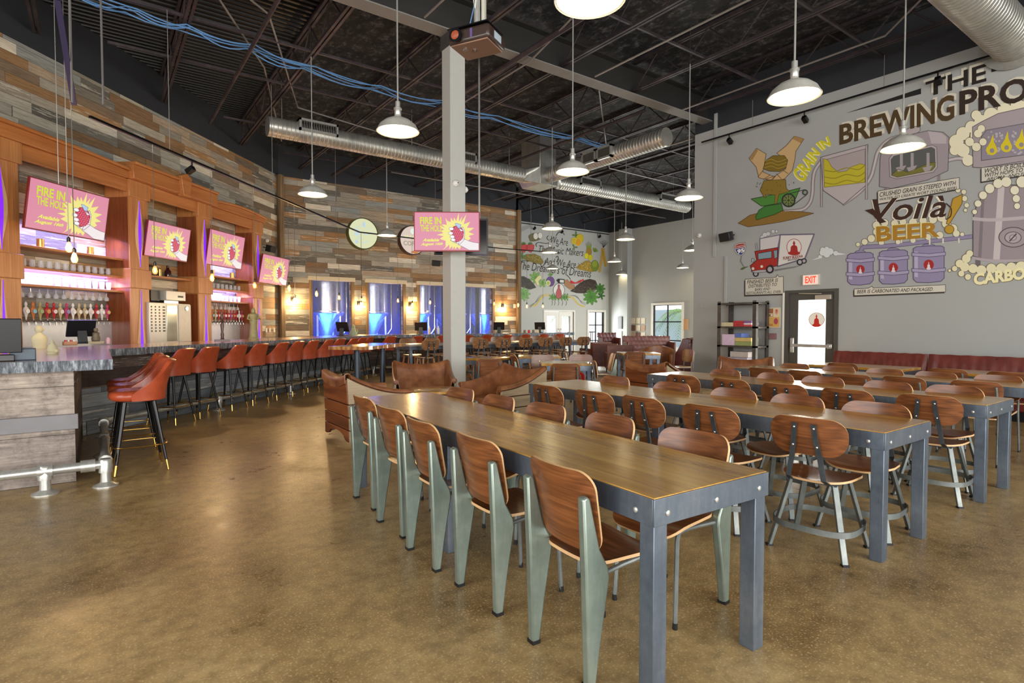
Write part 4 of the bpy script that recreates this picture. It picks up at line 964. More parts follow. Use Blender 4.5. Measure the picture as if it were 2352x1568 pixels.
# high wing chair
X, Y = dpos(1560, 14.6); r = empty('wing_chair', (X, Y, 0), radians(30), 'high rounded brown leather wing chair beside the wall corner', 'armchair')
def wg(u, v): x = -.42+.84*u; top = 1.02-.12*abs(2*u-1)**4; return (x, -.32-.06*v+.0, .12+(top-.12)*v)
part(r, 'backrest', M_booth, lambda m: m.sheet(wg, [i/16 for i in range(17)], [i/6 for i in range(7)], .1), bevel=.015, sharp=70)
for s in (-1, 1):
    def wy(u, v): y = -.34+.62*u; top = 1.0 if u < .35 else 1.0-.42*min(1, (u-.35)/.3)**.7; return (s*.42, y, .12+(top-.12)*v)
    part(r, 'wing', M_booth, lambda m: m.sheet(wy, [i/12 for i in range(13)], [i/4 for i in range(5)], .08*s), bevel=.012, sharp=70)
part(r, 'seat_cushion', M_booth, lambda m: m.b2((-.36, -.25, .15), (.36, .3, .45)), bevel=.03); part(r, 'base', M_post, lambda m: m.b2((-.38, -.3, 0), (.38, .28, .13)))
# white low tables in the lounge
for i, (x, d) in enumerate(((1448, 16.8), (1473, 15.6))):
    X, Y = dpos(x, d); r = empty('low_table', (X, Y, 0), vr, 'small white-topped low table before the tufted sofa, %s one' % ['left', 'right'][i], 'table', 'low white tables')
    part(r, 'table_top', M_white, lambda m: m.b2((-.3, -.25, .50), (.3, .25, .54))); 
    for sx in (-1, 1): part(r, 'leg', M_blackm, lambda m: m.b2((sx*.27-.02, -.22, 0), (sx*.27+.02, .22, .5)))
# ================================================================ PAINTED ART (flat artwork on its real surface)
def paint(c, glow=0.):
    nm = ('screen_' if glow else 'mural_')+c+('' if not glow else '_%d' % int(glow*10))
    if nm in MATS: return MATS[nm]
    t = NT(nm)
    if glow: t.set('000000', .4); t.b.inputs['Emission Color'].default_value = lin(c); t.b.inputs['Emission Strength'].default_value = glow
    else: t.set(c, .7)
    MATS[nm] = t.m; return t.m
_tc = {}
def text_mesh(s, bold=0., shear=0.):
    k = (s, bold, shear)
    if k not in _tc:
        cu = bpy.data.curves.new('lettering', 'FONT'); cu.body = s; cu.offset = bold; cu.shear = shear; cu.resolution_u = 3
        ob = bpy.data.objects.new('lettering', cu); me = bpy.data.meshes.new_from_object(ob)
        V = [(v.co.x, v.co.y) for v in me.vertices]; Fc = [tuple(p.vertices) for p in me.polygons]
        x0 = min(v[0] for v in V); x1 = max(v[0] for v in V); y0 = min(v[1] for v in V); y1 = max(v[1] for v in V)
        _tc[k] = ([((a-x0)/(x1-x0), (b-y0)/(y1-y0)) for a, b in V], Fc)
        bpy.data.objects.remove(ob); bpy.data.curves.remove(cu); bpy.data.meshes.remove(me)
    return _tc[k]
class Art:
    def __init__(s, fn, glow=0., parent_inv=None): s.fn = fn; s.glow = glow; s.bm = bmesh.new(); s.cols = []
    def ci(s, c):
        if c not in s.cols: s.cols.append(c)
        return s.cols.index(c)
    def face(s, pts, col, L):
        s.k = getattr(s, 'k', 0)+1; L = L+(s.k % 24)*.018
        vs = [s.bm.verts.new(s.fn(x, y, L)) for x, y in pts]
        try: f = s.bm.faces.new(vs); f.material_index = s.ci(col)
        except ValueError: pass
    def poly(s, pts, col, L=1, out=None, ow=3.):
        if out: s.line(list(pts)+[pts[0]], ow, out, L+.5)
        s.face(pts, col, L)
    def ell(s, cx, cy, rx, ry, col, L=1, n=20, out=None, ow=3., rot=0.):
        P = [(cx+rx*cos(t)*cos(rot)-ry*sin(t)*sin(rot), cy+rx*cos(t)*sin(rot)+ry*sin(t)*cos(rot)) for t in [2*pi*k/n for k in range(n)]]
        s.poly(P, col, L, out, ow)
    def line(s, pts, w, col, L=2):
        for i, (a, b) in enumerate(zip(pts, pts[1:])):
            dx, dy = b[0]-a[0], b[1]-a[1]; l = hypot(dx, dy)
            if l < 1e-6: continue
            nx, ny = -dy/l*w/2, dx/l*w/2; ex, ey = dx/l*w*.25, dy/l*w*.25
            s.face([(a[0]+nx-ex, a[1]+ny-ey), (b[0]+nx+ex, b[1]+ny+ey), (b[0]-nx+ex, b[1]-ny+ey), (a[0]-nx-ex, a[1]-ny-ey)], col, L)
    def curve(s, pts, w, col, L=2, n=6):
        P = []; N = len(pts)
        for i in range(N-1):
            p0 = pts[max(i-1, 0)]; p1 = pts[i]; p2 = pts[i+1]; p3 = pts[min(i+2, N-1)]
            for k in range(n):
                t = k/n; P.append(tuple(.5*((2*p1[j])+(-p0[j]+p2[j])*t+(2*p0[j]-5*p1[j]+4*p2[j]-p3[j])*t*t+(-p0[j]+3*p1[j]-3*p2[j]+p3[j])*t**3) for j in (0, 1)))
        P.append(pts[-1]); s.line(P, w, col, L)
    def text(s, t, TL, TR, BR, BL, col, L=3, bold=0., shear=0., shadow=None, so=(0, 0)):
        V, Fc = text_mesh(t, bold, shear)
        if shadow: s.text(t, *[(p[0]+so[0], p[1]+so[1]) for p in (TL, TR, BR, BL)], shadow, L-.7, bold+.012, shear)
        def q(a, b): return tuple((BL[j]*(1-a)+BR[j]*a)*(1-b)+(TL[j]*(1-a)+TR[j]*a)*b for j in (0, 1))
        P = [q(a, b) for a, b in V]
        for f in Fc: s.face([P[i] for i in f], col, L)
    def cloud(s, circ, col='e6e0c2', out='6b6048', L=1, ow=3.):
        for x, y, r in circ: s.ell(x, y, r+ow, (r+ow), out, L, 16)
        for x, y, r in circ: s.ell(x, y, r, r, col, L+.4, 16)
    def build(s, name, parent=None, label=None):
        me = bpy.data.meshes.new(name); s.bm.normal_update(); bmesh.ops.triangulate(s.bm, faces=[f for f in s.bm.faces if len(f.verts) > 4]); s.bm.to_mesh(me); s.bm.free()
        for c in s.cols: me.materials.append(paint(c, s.glow))
        o = bpy.data.objects.new(name, me); COL.objects.link(o)
        if parent is not None: o.parent = parent; o.matrix_parent_inverse = Matrix.Translation(-parent.location); KIDS.setdefault(parent.name, []).append(o)
        if label: o['label'] = label
        return o
BUD = [(0, -1), (.07, -.95), (.06, -.86), (.15, -.78), (.19, -.64), (.15, -.50), (.11, -.42), (.16, -.36), (.42, -.26), (.52, -.05), (.55, .3), (.60, .5), (.98, .66), (.9, .84), (.5, .98), (0, 1.)]
def buddha(A, cx, cy, w, h, col, L): A.poly([(cx+a*w/2, cy+b*h/2) for a, b in BUD]+[(cx-a*w/2, cy+b*h/2) for a, b in BUD[::-1][1:-1]], col, L)
# ---------------------------------------------------------------- brewing process mural on the right wall
def wallR(x, y, L): return onX(x, y, 11.5-.004-.0014*L)
def m1(x, y, L): return wallR(1680+x/2.6131, 100+y/2.6133, L)
def m2(x, y, L): return wallR(1600+x/3.1277, 500+y/3.1275, L)
mu = empty('brewing_mural', (11.5, 4, 3.5), label='painted mural of the brewing process across the grey right wall', cat='mural')
DKB = '2c1d10'; LT = 'd2cdbb'
A = Art(m1)
A.text('BREWING', (648, 488), (1338, 300), (1338, 455), (648, 610), '4a3716', 3, .03, shadow=LT, so=(14, -14))
A.text('PROCESS', (1368, 285), (2260, 90), (2260, 235), (1368, 432), DKB, 3, .03, shadow=LT, so=(14, -14))
A.text('THE', (1165, 232), (1530, 118), (1530, 226), (1165, 322), '1d120a', 3, .02, shadow=LT, so=(-12, -12))
A.poly([(680, 420), (1138, 268), (1138, 302), (800, 388)], '141210', 2); A.poly([(1560, 148), (1756, 90), (2000, 25), (2000, 50), (1756, 122), (1560, 172)], '141210', 2)
A.build('title_lettering', mu)
A = Art(m1)
SK = 'c8a877'; SKD = '5a4228'
A.poly([(105, 690), (150, 628), (208, 662), (198, 720), (188, 770), (260, 800), (240, 825), (165, 805), (148, 740)], SK, 1, SKD, 3)
A.poly([(435, 572), (378, 555), (330, 612), (272, 658), (332, 700), (326, 752), (262, 795), (205, 812), (262, 826), (318, 812), (365, 762), (382, 690), (386, 648)], SK, 1.2, SKD, 3)
A.poly([(105, 690), (150, 628), (160, 640), (125, 700)], 'a5824f', 2); A.poly([(435, 572), (378, 555), (368, 572), (418, 598)], 'a5824f', 2)
A.poly([(190, 752), (205, 702), (250, 672), (318, 672), (338, 700), (328, 745), (290, 768), (230, 766)], '80691f', 2.2, '4c3c12', 3)
for a in (705, 725, 745): A.curve([(200, a), (240, a-10), (280, a+4), (330, a-12)], 5, 'a38a34', 3)
for a in ((160, 800, 190, 760), (190, 815, 230, 790), (230, 822, 265, 796), (300, 812, 270, 780), (340, 780, 310, 760)): A.line([(a[0], a[1]), (a[2], a[3])], 3, SKD, 3)
A.poly([(195, 822), (325, 815), (330, 870), (350, 888), (285, 905), (272, 960), (258, 962), (262, 908), (205, 905), (208, 925), (198, 925), (172, 880)], '8a7224', 3, '51431a', 3)
A.poly([(40, 1078), (110, 1030), (150, 1020), (240, 1000), (330, 1005), (420, 1008), (495, 1018), (400, 1048), (300, 1070), (200, 1086), (100, 1100)], '8a6a2c', 1, '4f3c1a', 3)
A.poly([(118, 932), (258, 905), (412, 866), (385, 930), (300, 955), (195, 974), (180, 975)], '4b8736', 2, '223f1a', 4)
A.poly([(165, 1000), (200, 976), (300, 960), (310, 1000), (260, 1025), (150, 1058), (145, 1040)], '3f7a30', 2, '223f1a', 4)
A.ell(343, 940, 42, 42, '1f2a1a', 3.6); A.ell(343, 940, 34, 34, '6f7b4a', 4); A.ell(343, 940, 14, 14, '9fb04a', 4.6)
for k in range(8): A.line([(343, 940), (343+34*cos(k*pi/4), 940+34*sin(k*pi/4))], 4, '2d3a20', 5)
A.ell(442, 893, 18, 18, '3b4038', 3.6); A.ell(442, 893, 10, 10, '8e938a', 4); A.line([(350, 900), (440, 876)], 4, '2b2b2b', 3.4); A.line([(360, 978), (448, 910)], 4, '2b2b2b', 3.4)
for k in range(26): x = 140+random.random()*240; y = 830+random.random()*60; A.ell(x, y, 3, 3, '55503c', 3, 6)
A.build('hands_and_wheelbarrow', mu)
A = Art(m1)
A.text('GRAIN', (362, 775), (488, 618), (538, 660), (432, 838), 'cfc61a', 3, .03, shadow='efe9a8', so=(-4, 5)); A.text('IN', (508, 598), (580, 552), (600, 610), (548, 640), 'cfc61a', 3, .03, shadow='efe9a8', so=(-4, 5))
A.build('grain_in_lettering', mu)
PG = 'aaa0a2'; PO = '5d5558'
A = Art(m1)
def pipe2(P, w=18): A.curve(P, w+5, PO, .6); A.curve(P, w, PG, 1); A.curve(P, w*.3, 'cdc6c4', 1.4)
pipe2([(320, 1006), (420, 998), (468, 960), (486, 900), (490, 820), (502, 760), (540, 705)], 17)
for x, y0, y1 in ((541, 690, 978), (811, 615, 932)): A.line([(x, y0), (x, y1)], 15, PO, 1.6); A.line([(x, y0), (x, y1)], 10, PG, 2)
A.poly([(535, 682), (820, 605), (806, 852), (672, 966), (650, 950), (550, 880)], 'b6acac', 1.4, PO, 4)
A.poly([(553, 700), (803, 632), (803, 832), (560, 862)], 'a89c9c', 2.2, PO, 3)
A.poly([(553, 690), (580, 700), (600, 738), (640, 772), (690, 765), (720, 740), (770, 722), (803, 728), (801, 832), (558, 862)], 'bdb128', 2.8, '7c731e', 3)
for a in (760, 800, 835): A.curve([(560, a), (620, a+8), (690, a-14), (760, a-4), (800, a-28)], 5, '8e851e', 3.4)
pipe2([(670, 962), (770, 890), (835, 805), (858, 730), (880, 650), (930, 590), (990, 562), (1080, 548)], 19)
A.build('grain_hopper', mu)
A = Art(m1)
A.poly([(893, 690), (888, 858), (960, 870), (1180, 818), (1300, 762), (1306, 562), (1270, 532), (1180, 522), (1080, 545), (960, 592), (900, 642)], '9d9398', 1.4, PO, 4)
A.ell(1090, 522, 46, 22, 'b2a8aa', 1.8, out=PO, rot=-.25)
A.poly([(1180, 524), (1260, 536), (1290, 560), (1290, 600), (1200, 600)], 'b7adb0', 1.9)
A.poly([(946, 690), (968, 662), (1205, 608), (1232, 622), (1236, 742), (1212, 772), (992, 812), (950, 800)], 'b3a9aa', 2, PO, 3); A.poly([(956, 696), (974, 674), (1200, 620), (1222, 632), (1225, 736), (1205, 760), (996, 802), (960, 790)], '585a58', 2.5)
A.poly([(960, 790), (1000, 752), (1060, 772), (1130, 742), (1190, 715), (1224, 712), (1222, 740), (1204, 760), (996, 802)], '75712e', 3, '4a481f', 3)
for x in (1020, 1085, 1180): A.line([(x, 660), (x, 745)], 18, 'a39a9c', 3.6); A.poly([(x-34, 745), (x+30, 730), (x+10, 762), (x-20, 770)], 'a39a9c', 3.6)
pipe2([(1304, 700), (1350, 690), (1400, 692), (1450, 705)], 20)
for x, y in ((925, 865), (1245, 800)): A.line([(x, y-30), (x, y+25)], 18, '8a8084', 1.2)
A.build('mash_tank', mu)
A = Art(m1)
A.cloud([(1500, 470, 42), (1440, 500, 36), (1390, 540, 40), (1350, 590, 44), (1390, 640, 40), (1420, 700, 34), (1560, 430, 46), (1640, 400, 44), (1720, 380, 46), (1800, 360, 50), (1900, 340, 50), (1470, 550, 36), (1340, 640, 30), (1470, 430, 30)])
A.poly([(1447, 500), (1500, 470), (1600, 420), (1756, 385), (2050, 330), (2050, 690), (1756, 716), (1500, 745), (1450, 742)], 'a3999c', 2, PO, 4)
A.poly([(1500, 560), (1530, 520), (1756, 480), (2050, 440), (2050, 640), (1756, 668), (1500, 702)], '8d8590', 2.6, PO, 4)
for k in range(70): A.ell(1530+random.random()*480, 520+random.random()*150-(0), 5+random.random()*4, 5+random.random()*4, 'b4adb2', 3.1, 8)
for x, y in ((1562, 620), (1650, 602), (1738, 585), (1830, 565), (1920, 548)):
    A.ell(x, y+18, 34, 32, 'd5c21e', 3.7, 14); A.poly([(x-32, y+10), (x-8, y-30), (x+8, y-78), (x+14, y-30), (x+33, y+10)], 'd5c21e', 3.7); A.ell(x+2, y+22, 14, 14, '8f8790', 4.2, 12)
A.cloud([(1480, 540, 24), (1510, 590, 22), (1470, 620, 26), (1430, 590, 26), (1500, 510, 22)], L=4)
A.build('boil_kettle', mu)
def sign(name, panel, lines, sh=(-6, 8)):
    A = Art(m1); A.poly([(p[0]+sh[0], p[1]+sh[1]) for p in panel], '3a3630', 1); A.poly(panel, 'cfcabc', 1.8, '3a3630', 3)
    for t, q in lines: A.text(t, *q, '2c261e', 3, .006, .25)
    A.build(name, mu)
sign('steeping_caption', [(878, 885), (1368, 803), (1368, 872), (880, 962)], [('CRUSHED GRAIN IS STEEPED WITH', ((890, 893), (1348, 822), (1348, 848), (890, 921))), ('WATER TO CREATE WORT (YOUNG BEER)', ((890, 928), (1352, 856), (1352, 880), (890, 948)))])
sign('boiling_caption', [(1500, 745), (1960, 672), (1960, 760), (1500, 830)], [('WORT IS BOILED', ((1520, 750), (1790, 708), (1790, 734), (1520, 778))), ('WITH HOPS TO ADD', ((1520, 780), (1830, 733), (1830, 757), (1520, 803))), ('AROMA, AND FLAVOR', ((1530, 806), (1850, 757), (1850, 780), (1530, 826)))])
sign('packaging_caption', [(737, 1472), (820, 1468), (845, 1455), (850, 1467), (1285, 1447), (1285, 1490), (737, 1512)], [('BEER IS CARBONATED AND PACKAGED.', ((754, 1478), (1212, 1462), (1210, 1484), (754, 1500)))])
sign('delivery_caption', [(82, 1414), (268, 1402), (275, 1386), (286, 1400), (312, 1397), (312, 1502), (82, 1510)], [('FINISHED BEER IS', ((93, 1420), (280, 1408), (280, 1430), (93, 1443))), ('DISTRIBUTED TO', ((102, 1446), (272, 1435), (272, 1454), (102, 1466))), ('BARS AND', ((140, 1468), (232, 1462), (232, 1478), (140, 1485))), ('RESTAURANTS ALL OVER.', ((88, 1490), (298, 1480), (298, 1496), (88, 1506)))])
A = Art(m1)
A.text('Voilà', (845, 935), (1290, 905), (1290, 1040), (845, 1072), '3a1f10', 4, .015, .25, shadow='e9e2cc', so=(-5, 4)); A.poly([(800, 1000), (850, 990), (905, 1050), (930, 1070), (890, 1080), (850, 1030)], '3a1f10', 4.2)
A.curve([(1290, 960), (1318, 990), (1315, 1035), (1290, 1055)], 7, '3a1f10', 4)
A.build('voila_lettering', mu)
A = Art(m1)
A.cloud([(760, 1205, 12), (800, 1190, 18), (840, 1170, 22), (870, 1130, 20), (870, 1090, 22), (920, 1075, 22), (980, 1080, 22), (1030, 1070, 20), (1090, 1072, 24), (1150, 1062, 22), (1210, 1055, 24), (1260, 1045, 24), (1290, 1080, 26), (1330, 1110, 26), (1350, 1140, 20), (1385, 1145, 12), (1250, 1150, 22), (1180, 1160, 18), (900, 1195, 16), (1000, 1190, 14), (1090, 1180, 16), (1400, 930, 16), (1395, 890, 14), (1360, 880, 14), (1412, 970, 14), (1405, 1000, 10)], 'ddd8ba')
A.text('BEER', (868, 1098), (1250, 1070), (1250, 1158), (870, 1190), 'a87a1e', 4, .03, shadow='e8dc9a', so=(-4, -4))
A.poly([(1330, 930), (1385, 905), (1384, 960), (1306, 1086), (1290, 1080)], 'b8922a', 3.6, '6d5218', 4); A.ell(1308, 1115, 28, 26, 'b8922a', 4, out='6d5218', ow=4)
for x, l in ((1020, 24), (1190, 34), (1090, 20), (1270, 26), (1365, 24)): A.line([(x, 1170), (x, 1170+l)], 9, 'ddd8ba', 2.6)
A.curve([(775, 1262), (782, 1232), (810, 1220), (960, 1212), (1200, 1185), (1440, 1158)], 26, '544c66', 1.2); A.curve([(775, 1262), (782, 1232), (810, 1220), (960, 1212), (1200, 1185), (1440, 1158)], 20, '8d83a2', 1.6)
A.build('beer_lettering', mu)
for i, (cx, cy, w, h) in enumerate(((774, 1352, 166, 190), (972, 1342, 182, 200), (1184, 1325, 198, 215))):
    A = Art(m1); K = '8f86a6'; KO = '4b4460'; x0, x1, y0, y1 = cx-w/2, cx+w/2, cy-h/2, cy+h/2; sl = -.03*w
    A.ell(cx, y0-2, w*.20, 14, K, 1, out=KO)
    A.poly([(x0+6, y0+14), (x0+24, y0+2), (cx, y0-4), (x1-24, y0-4), (x1-6, y0+6), (x1-6, y1-26), (x1-26, y1-6), (cx, y1+2), (x0+26, y1), (x0+6, y1-20)], K, 2, KO, 4)
    for t in (.22, .66): yy = y0+h*t; A.poly([(x0-2, yy-10), (cx, yy-4), (x1+2, yy-14), (x1+2, yy+6), (cx, yy+16), (x0-2, yy+10)], 'a39bb8', 2.8, KO, 3)
    A.poly([(x0+14, y0+30), (x0+34, y0+32), (x0+34, y1-30), (x0+14, y1-34)], 'b1aac4', 2.6)
    A.ell(cx, cy+2, w*.155, w*.155, 'a3201e', 3.8); buddha(A, cx, cy+8, w*.15, w*.24, 'd8d2da', 4.4)
    A.build('painted_keg', mu)
A = Art(m1)
A.poly([(1450, 1085), (1452, 1040), (1475, 960), (1540, 880), (1640, 848), (1756, 850), (2000, 880), (2000, 1300), (1756, 1315), (1560, 1305), (1450, 1275)], '968b90', 1.4, '453e42', 5)
A.poly([(1600, 860), (1640, 850), (1610, 1300), (1570, 1300)], 'c3b9ba', 1.9); A.poly([(1500, 930), (1520, 905), (1500, 1290), (1480, 1285)], '7d7378', 1.9)
A.curve([(1450, 1050), (1560, 1058), (1756, 1045), (2000, 1020)], 20, 'b8aeb0', 2.4); A.curve([(1448, 1285), (1560, 1302), (1756, 1302), (2000, 1290)], 16, 'ada2a6', 2.4)
A.ell(1692, 1162, 90, 62, '4d4549', 2.2, 28); A.ell(1692, 1162, 84, 57, '9d9297', 2.8, 28); A.ell(1690, 1164, 52, 36, '4d4549', 3.3, 24); A.ell(1690, 1164, 47, 32, 'aca1a5', 3.9, 24); A.line([(1670, 1185), (1710, 1142)], 8, '4d4549', 4.5); A.ell(1690, 1164, 20, 16, 'b8aeb0', 4.2, out='4d4549')
for x in (1480, 1800): A.line([(x, 1300), (x, 1350)], 30, '6b6266', 1)
A.cloud([(1460, 1010, 14), (1480, 960, 20), (1510, 910, 24), (1550, 870, 28), (1600, 840, 28), (1650, 830, 30), (1700, 880, 26), (1710, 930, 22), (1715, 975, 18), (1745, 830, 34), (1800, 860, 36), (1860, 850, 40)], 'e3dec4', L=4)
A.cloud([(1310, 1362, 8), (1340, 1350, 16), (1370, 1320, 24), (1410, 1290, 26), (1430, 1260, 20), (1400, 1340, 28), (1450, 1350, 28), (1380, 1380, 18), (1420, 1400, 18), (1500, 1360, 30), (1560, 1350, 30), (1620, 1350, 32), (1680, 1345, 32), (1740, 1340, 34), (1810, 1330, 36), (1880, 1330, 36)], 'e0dab4', L=3.6)
A.text('CARBONATION', (1452, 1380), (2120, 1290), (2120, 1370), (1455, 1452), 'ece5b4', 6.4, .05, shadow='7d6a3c', so=(3, 3))
A.build('carbonation_tank', mu)
A = Art(m2)
A.poly([(455, 150), (600, 122), (582, 222), (455, 235)], 'cbc8c8', 1, '6d6478', 6)
A.poly([(600, 122), (845, 117), (778, 292), (580, 350)], 'd6d2cc', 1.4, '6d6478', 10)
A.ell(700, 210, 54, 60, 'a8302a', 2, 28); A.ell(700, 210, 50, 56, 'dedad4', 2.5, 28); buddha(A, 700, 216, 92, 104, 'a3241f', 3)
A.text('FUNKY BUDDHA', (622, 280), (764, 264), (764, 285), (622, 303), '7f2420', 2.4, .03); A.text('BREWERY', (655, 300), (735, 290), (735, 300), (655, 312), '4a4050', 2.4, .02)
for x, y, r in ((742, 318, 24), (772, 310, 20), (425, 402, 22), (526, 370, 30)): A.ell(x, y, r, r, '25222a', 2.2); A.ell(x, y, r*.55, r*.6, 'a8a4aa', 3)
A.poly([(418, 242), (585, 213), (582, 342), (556, 350), (530, 336), (500, 360), (490, 388), (455, 392), (400, 390), (385, 345), (432, 304)], 'a5281f', 1.8, '4a1512', 5)
A.poly([(440, 256), (540, 238), (540, 288), (442, 300)], '7f9aa8', 3, '3c1512', 4); A.poly([(552, 236), (580, 230), (580, 282), (560, 296)], '7f9aa8', 3, '3c1512', 3)
A.poly([(392, 385), (440, 376), (498, 372), (500, 388), (420, 396)], 'b0acb0', 3.4, '4a4450', 3); A.ell(405, 365, 10, 10, 'd8d4c8', 3.4); A.ell(468, 350, 10, 10, 'd8d4c8', 3.4); A.ell(404, 305, 10, 14, '9fb0b8', 3, out='333')
A.ell(436, 362, 14, 12, '888690', 3.6) if False else None
A.cloud([(470, 140, 12), (490, 122, 16), (515, 115, 14), (550, 98, 12), (575, 98, 9)], 'c9cccc', '6d7070', .4)
for a in ((420, 185, 430, 240), (432, 180, 442, 236)): A.line([(a[0], a[1]), (a[2], a[3])], 5, '7d8488', 1)
A.cloud([(885, 280, 12), (905, 250, 22), (905, 228, 16), (935, 225, 18), (960, 242, 24), (1000, 255, 18), (935, 262, 24)], 'd3d8d8', '70787a', 1); A.poly([(825, 305), (880, 282), (900, 272), (900, 290)], 'd3d8d8', 1.6); A.poly([(990, 245), (1075, 262), (990, 270)], 'd3d8d8', 1.6)
A.poly([(560, 370), (760, 340), (700, 360), (560, 385)], '7a7a78', .6)
A.build('delivery_truck', mu)
A = Art(m2)
A.line([(322, 270), (318, 310), (342, 355)], 7, '85888c', 1); A.line([(322, 270), (312, 315), (340, 355)], 2, '4a4c50', 1.5)
A.poly([(310, 372), (325, 358), (345, 352), (375, 348), (350, 362), (330, 374)], '4f6a32', 1)
A.poly([(270, 198), (300, 182), (350, 178), (354, 215), (342, 255), (322, 275), (290, 262), (272, 236)], 'd4d2cc', 1.2, '55555c', 3)
A.poly([(276, 202), (302, 188), (345, 184), (348, 205), (276, 222)], 'a52a26', 1.8); A.poly([(276, 226), (348, 210), (338, 250), (320, 268), (292, 256)], '35467e', 1.8)
A.text('95', (292, 228), (342, 216), (342, 246), (292, 260), 'eeeeea', 2.6, .04); A.text('INTERSTATE', (280, 206), (345, 192), (345, 202), (280, 216), 'eeeeea', 2.6)
A.build('road_shield', mu)
# ---------------------------------------------------------------- music makers mural on the far wall
def m3(x, y, L): return onY(1180+x/6.819, 490+y/6.817, FY-.006-.0025*L)
mf = empty('lettered_food_mural', (17, 19.9, 3.5), label='painted mural of script lettering, fruit and coffee on the pale far wall', cat='mural')
A = Art(m3); TX = '25221f'
for t, x0, x1, ya, yb in (('We Are', 585, 850, 352, 400), ('The Music Makers', 395, 1095, 500, 560), ('And We Are', 480, 975, 690, 745), ('The Dreamers of Dreams', 92, 1215, 745, 880)):
    hgt = 112 if t != 'The Dreamers of Dreams' else 130
    A.text(t, (x0, ya), (x1, yb), (x1, yb+hgt), (x0, ya+hgt), TX, 3, .0, .35, shadow='d8d6d0', so=(-5, 3))
for P in ([(360, 520), (350, 480), (385, 455), (440, 462), (520, 470), (580, 440)], [(665, 350), (700, 300), (760, 295), (795, 335)], [(540, 350), (520, 390), (560, 420), (600, 380)], [(95, 760), (140, 738), (220, 745), (248, 735)], [(420, 790), (440, 830), (480, 800), (500, 730)], [(735, 850), (760, 870), (800, 830), (850, 850), (870, 810)], [(660, 690), (690, 670), (700, 720), (670, 760)], [(820, 960), (850, 980), (890, 1030)], [(660, 500), (690, 520), (700, 480)]): A.curve(P, 9, TX, 3)
A.build('script_lettering', mf)
A = Art(m3)
def leafs(cx, cy, r, col, n=7, out='3c5a26', L=1, a0=0., sp=2*pi):
    for k in range(n):
        a = a0+sp*k/n; x, y = cx+r*.55*cos(a), cy+r*.55*sin(a); A.ell(x, y, r*.5, r*.2, col, L+.05*k, 10, out=out, ow=3, rot=a)
A.ell(330, 370, 98, 60, '77704c', 1, out='4a4428'); A.ell(345, 355, 38, 52, 'e8e6dc', 2, out='55503a'); A.ell(415, 345, 36, 50, 'e8e6dc', 2.2, out='55503a'); A.ell(300, 420, 60, 20, '6d7a4a', .8)
for cx in (160, 265): A.poly([(cx-65, 520), (cx-40, 485), (cx+10, 478), (cx+55, 495), (cx+50, 560), (cx+10, 612), (cx-30, 600), (cx-65, 560)], 'cf4a4e', 1, '8c2a30', 4)
for cx in (160, 265): leafs(cx-5, 488, 40, '5f9a4a', 5, a0=3.3, sp=3)
leafs(975, 340, 60, '6a8a4a', 4); A.ell(1030, 400, 62, 80, 'd9c026', 1.4, out='94821a', rot=.3); A.ell(950, 430, 48, 55, 'e2cf45', 2.2, out='a58a1e'); A.ell(1010, 450, 48, 60, 'e8a81e', 2.8, out='f0e8b0'); A.ell(950, 430, 34, 40, 'd8bc2a', 2.9); leafs(950, 530, 50, '6a8a4a', 3)
A.ell(1178, 600, 42, 75, 'a88430', 1.2, out='6c5218'); 
for k in range(5): A.poly([(1178-34+k*14, 540), (1178-46+k*22, 430+abs(k-2)*18), (1178-20+k*14, 540)], '9cb83a', 1.9, '55701e', 2)
A.ell(1140, 665, 34, 45, 'e2d52c', 2.8, out='9c8f1e'); A.ell(1200, 690, 36, 45, 'd8c926', 3, out='9c8f1e'); leafs(1260, 600, 60, '8aa83c', 4, a0=-1.8, sp=2)
for x0, x1 in ((1400, 1345), (1395, 1440)):
    for k in range(13): t = k/12; x = x0+(x1-x0)*t; y = 560+350*t if x1 < x0 else 560+260*t; A.ell(x-10, y, 18, 9, 'd2a62c', 2, 8, out='8c6c1a', ow=2, rot=.8); A.ell(x+10, y, 18, 9, 'dcb23a', 2.2, 8, out='8c6c1a', ow=2, rot=-.8)
for k in range(9): A.curve([(1400, 540), (1380+k*9, 480), (1350+k*16, 410+abs(k-4)*10)], 3, '2e2e2a', 1)
for k in range(6): A.curve([(1290+k*14, 300), (1330+k*12, 360), (1310+k*16, 420), (1370+k*8, 480)], 3, '8f8f8a', 1); A.curve([(95+k*6, 300-k*14), (170, 260-k*12), (200+k*8, 240-k*10), (260, 235-k*10)], 2.5, '8f8f8a', 1)
A.poly([(975, 850), (1050, 800), (1120, 745), (1180, 740), (1240, 800), (1300, 900), (1200, 915), (1050, 880)], 'a88c38', 1, '6c581e', 4)
for k in range(90): A.ell(1010+random.random()*230, 780+random.random()*110, 9, 5, random.choice(['c9ac4e', '8c6e26', 'd6bd62']), 1.9, 6, rot=random.random()*3)
A.ell(1270, 820, 62, 88, '7c8c2c', 2.4, out='4a5a1c'); A.ell(1270, 790, 40, 50, '93a338', 2.9)
A.poly([(130, 680), (200, 640), (330, 632), (420, 680), (470, 760), (430, 800), (300, 770), (170, 720)], '8a7a3a', .8, '5c5020', 3)
for k in range(90): A.ell(190+random.random()*240, 660+random.random()*100, 12, 4, random.choice(['a3924a', '6c6028', 'b8a65c']), 1.5, 6, rot=random.random()*3)
leafs(125, 665, 60, '5f9458', 5)
A.poly([(88, 985), (160, 985), (250, 1035), (310, 1100), (350, 1160), (260, 1190), (88, 1140)], '4a4644', 1, '2e2a2a', 3)
A.poly([(885, 1215), (1000, 1120), (1100, 1050), (1190, 1025), (1280, 1050), (1325, 1150), (1220, 1220), (1100, 1250), (980, 1245)], '3b2f2a', 1, '231b18', 3)
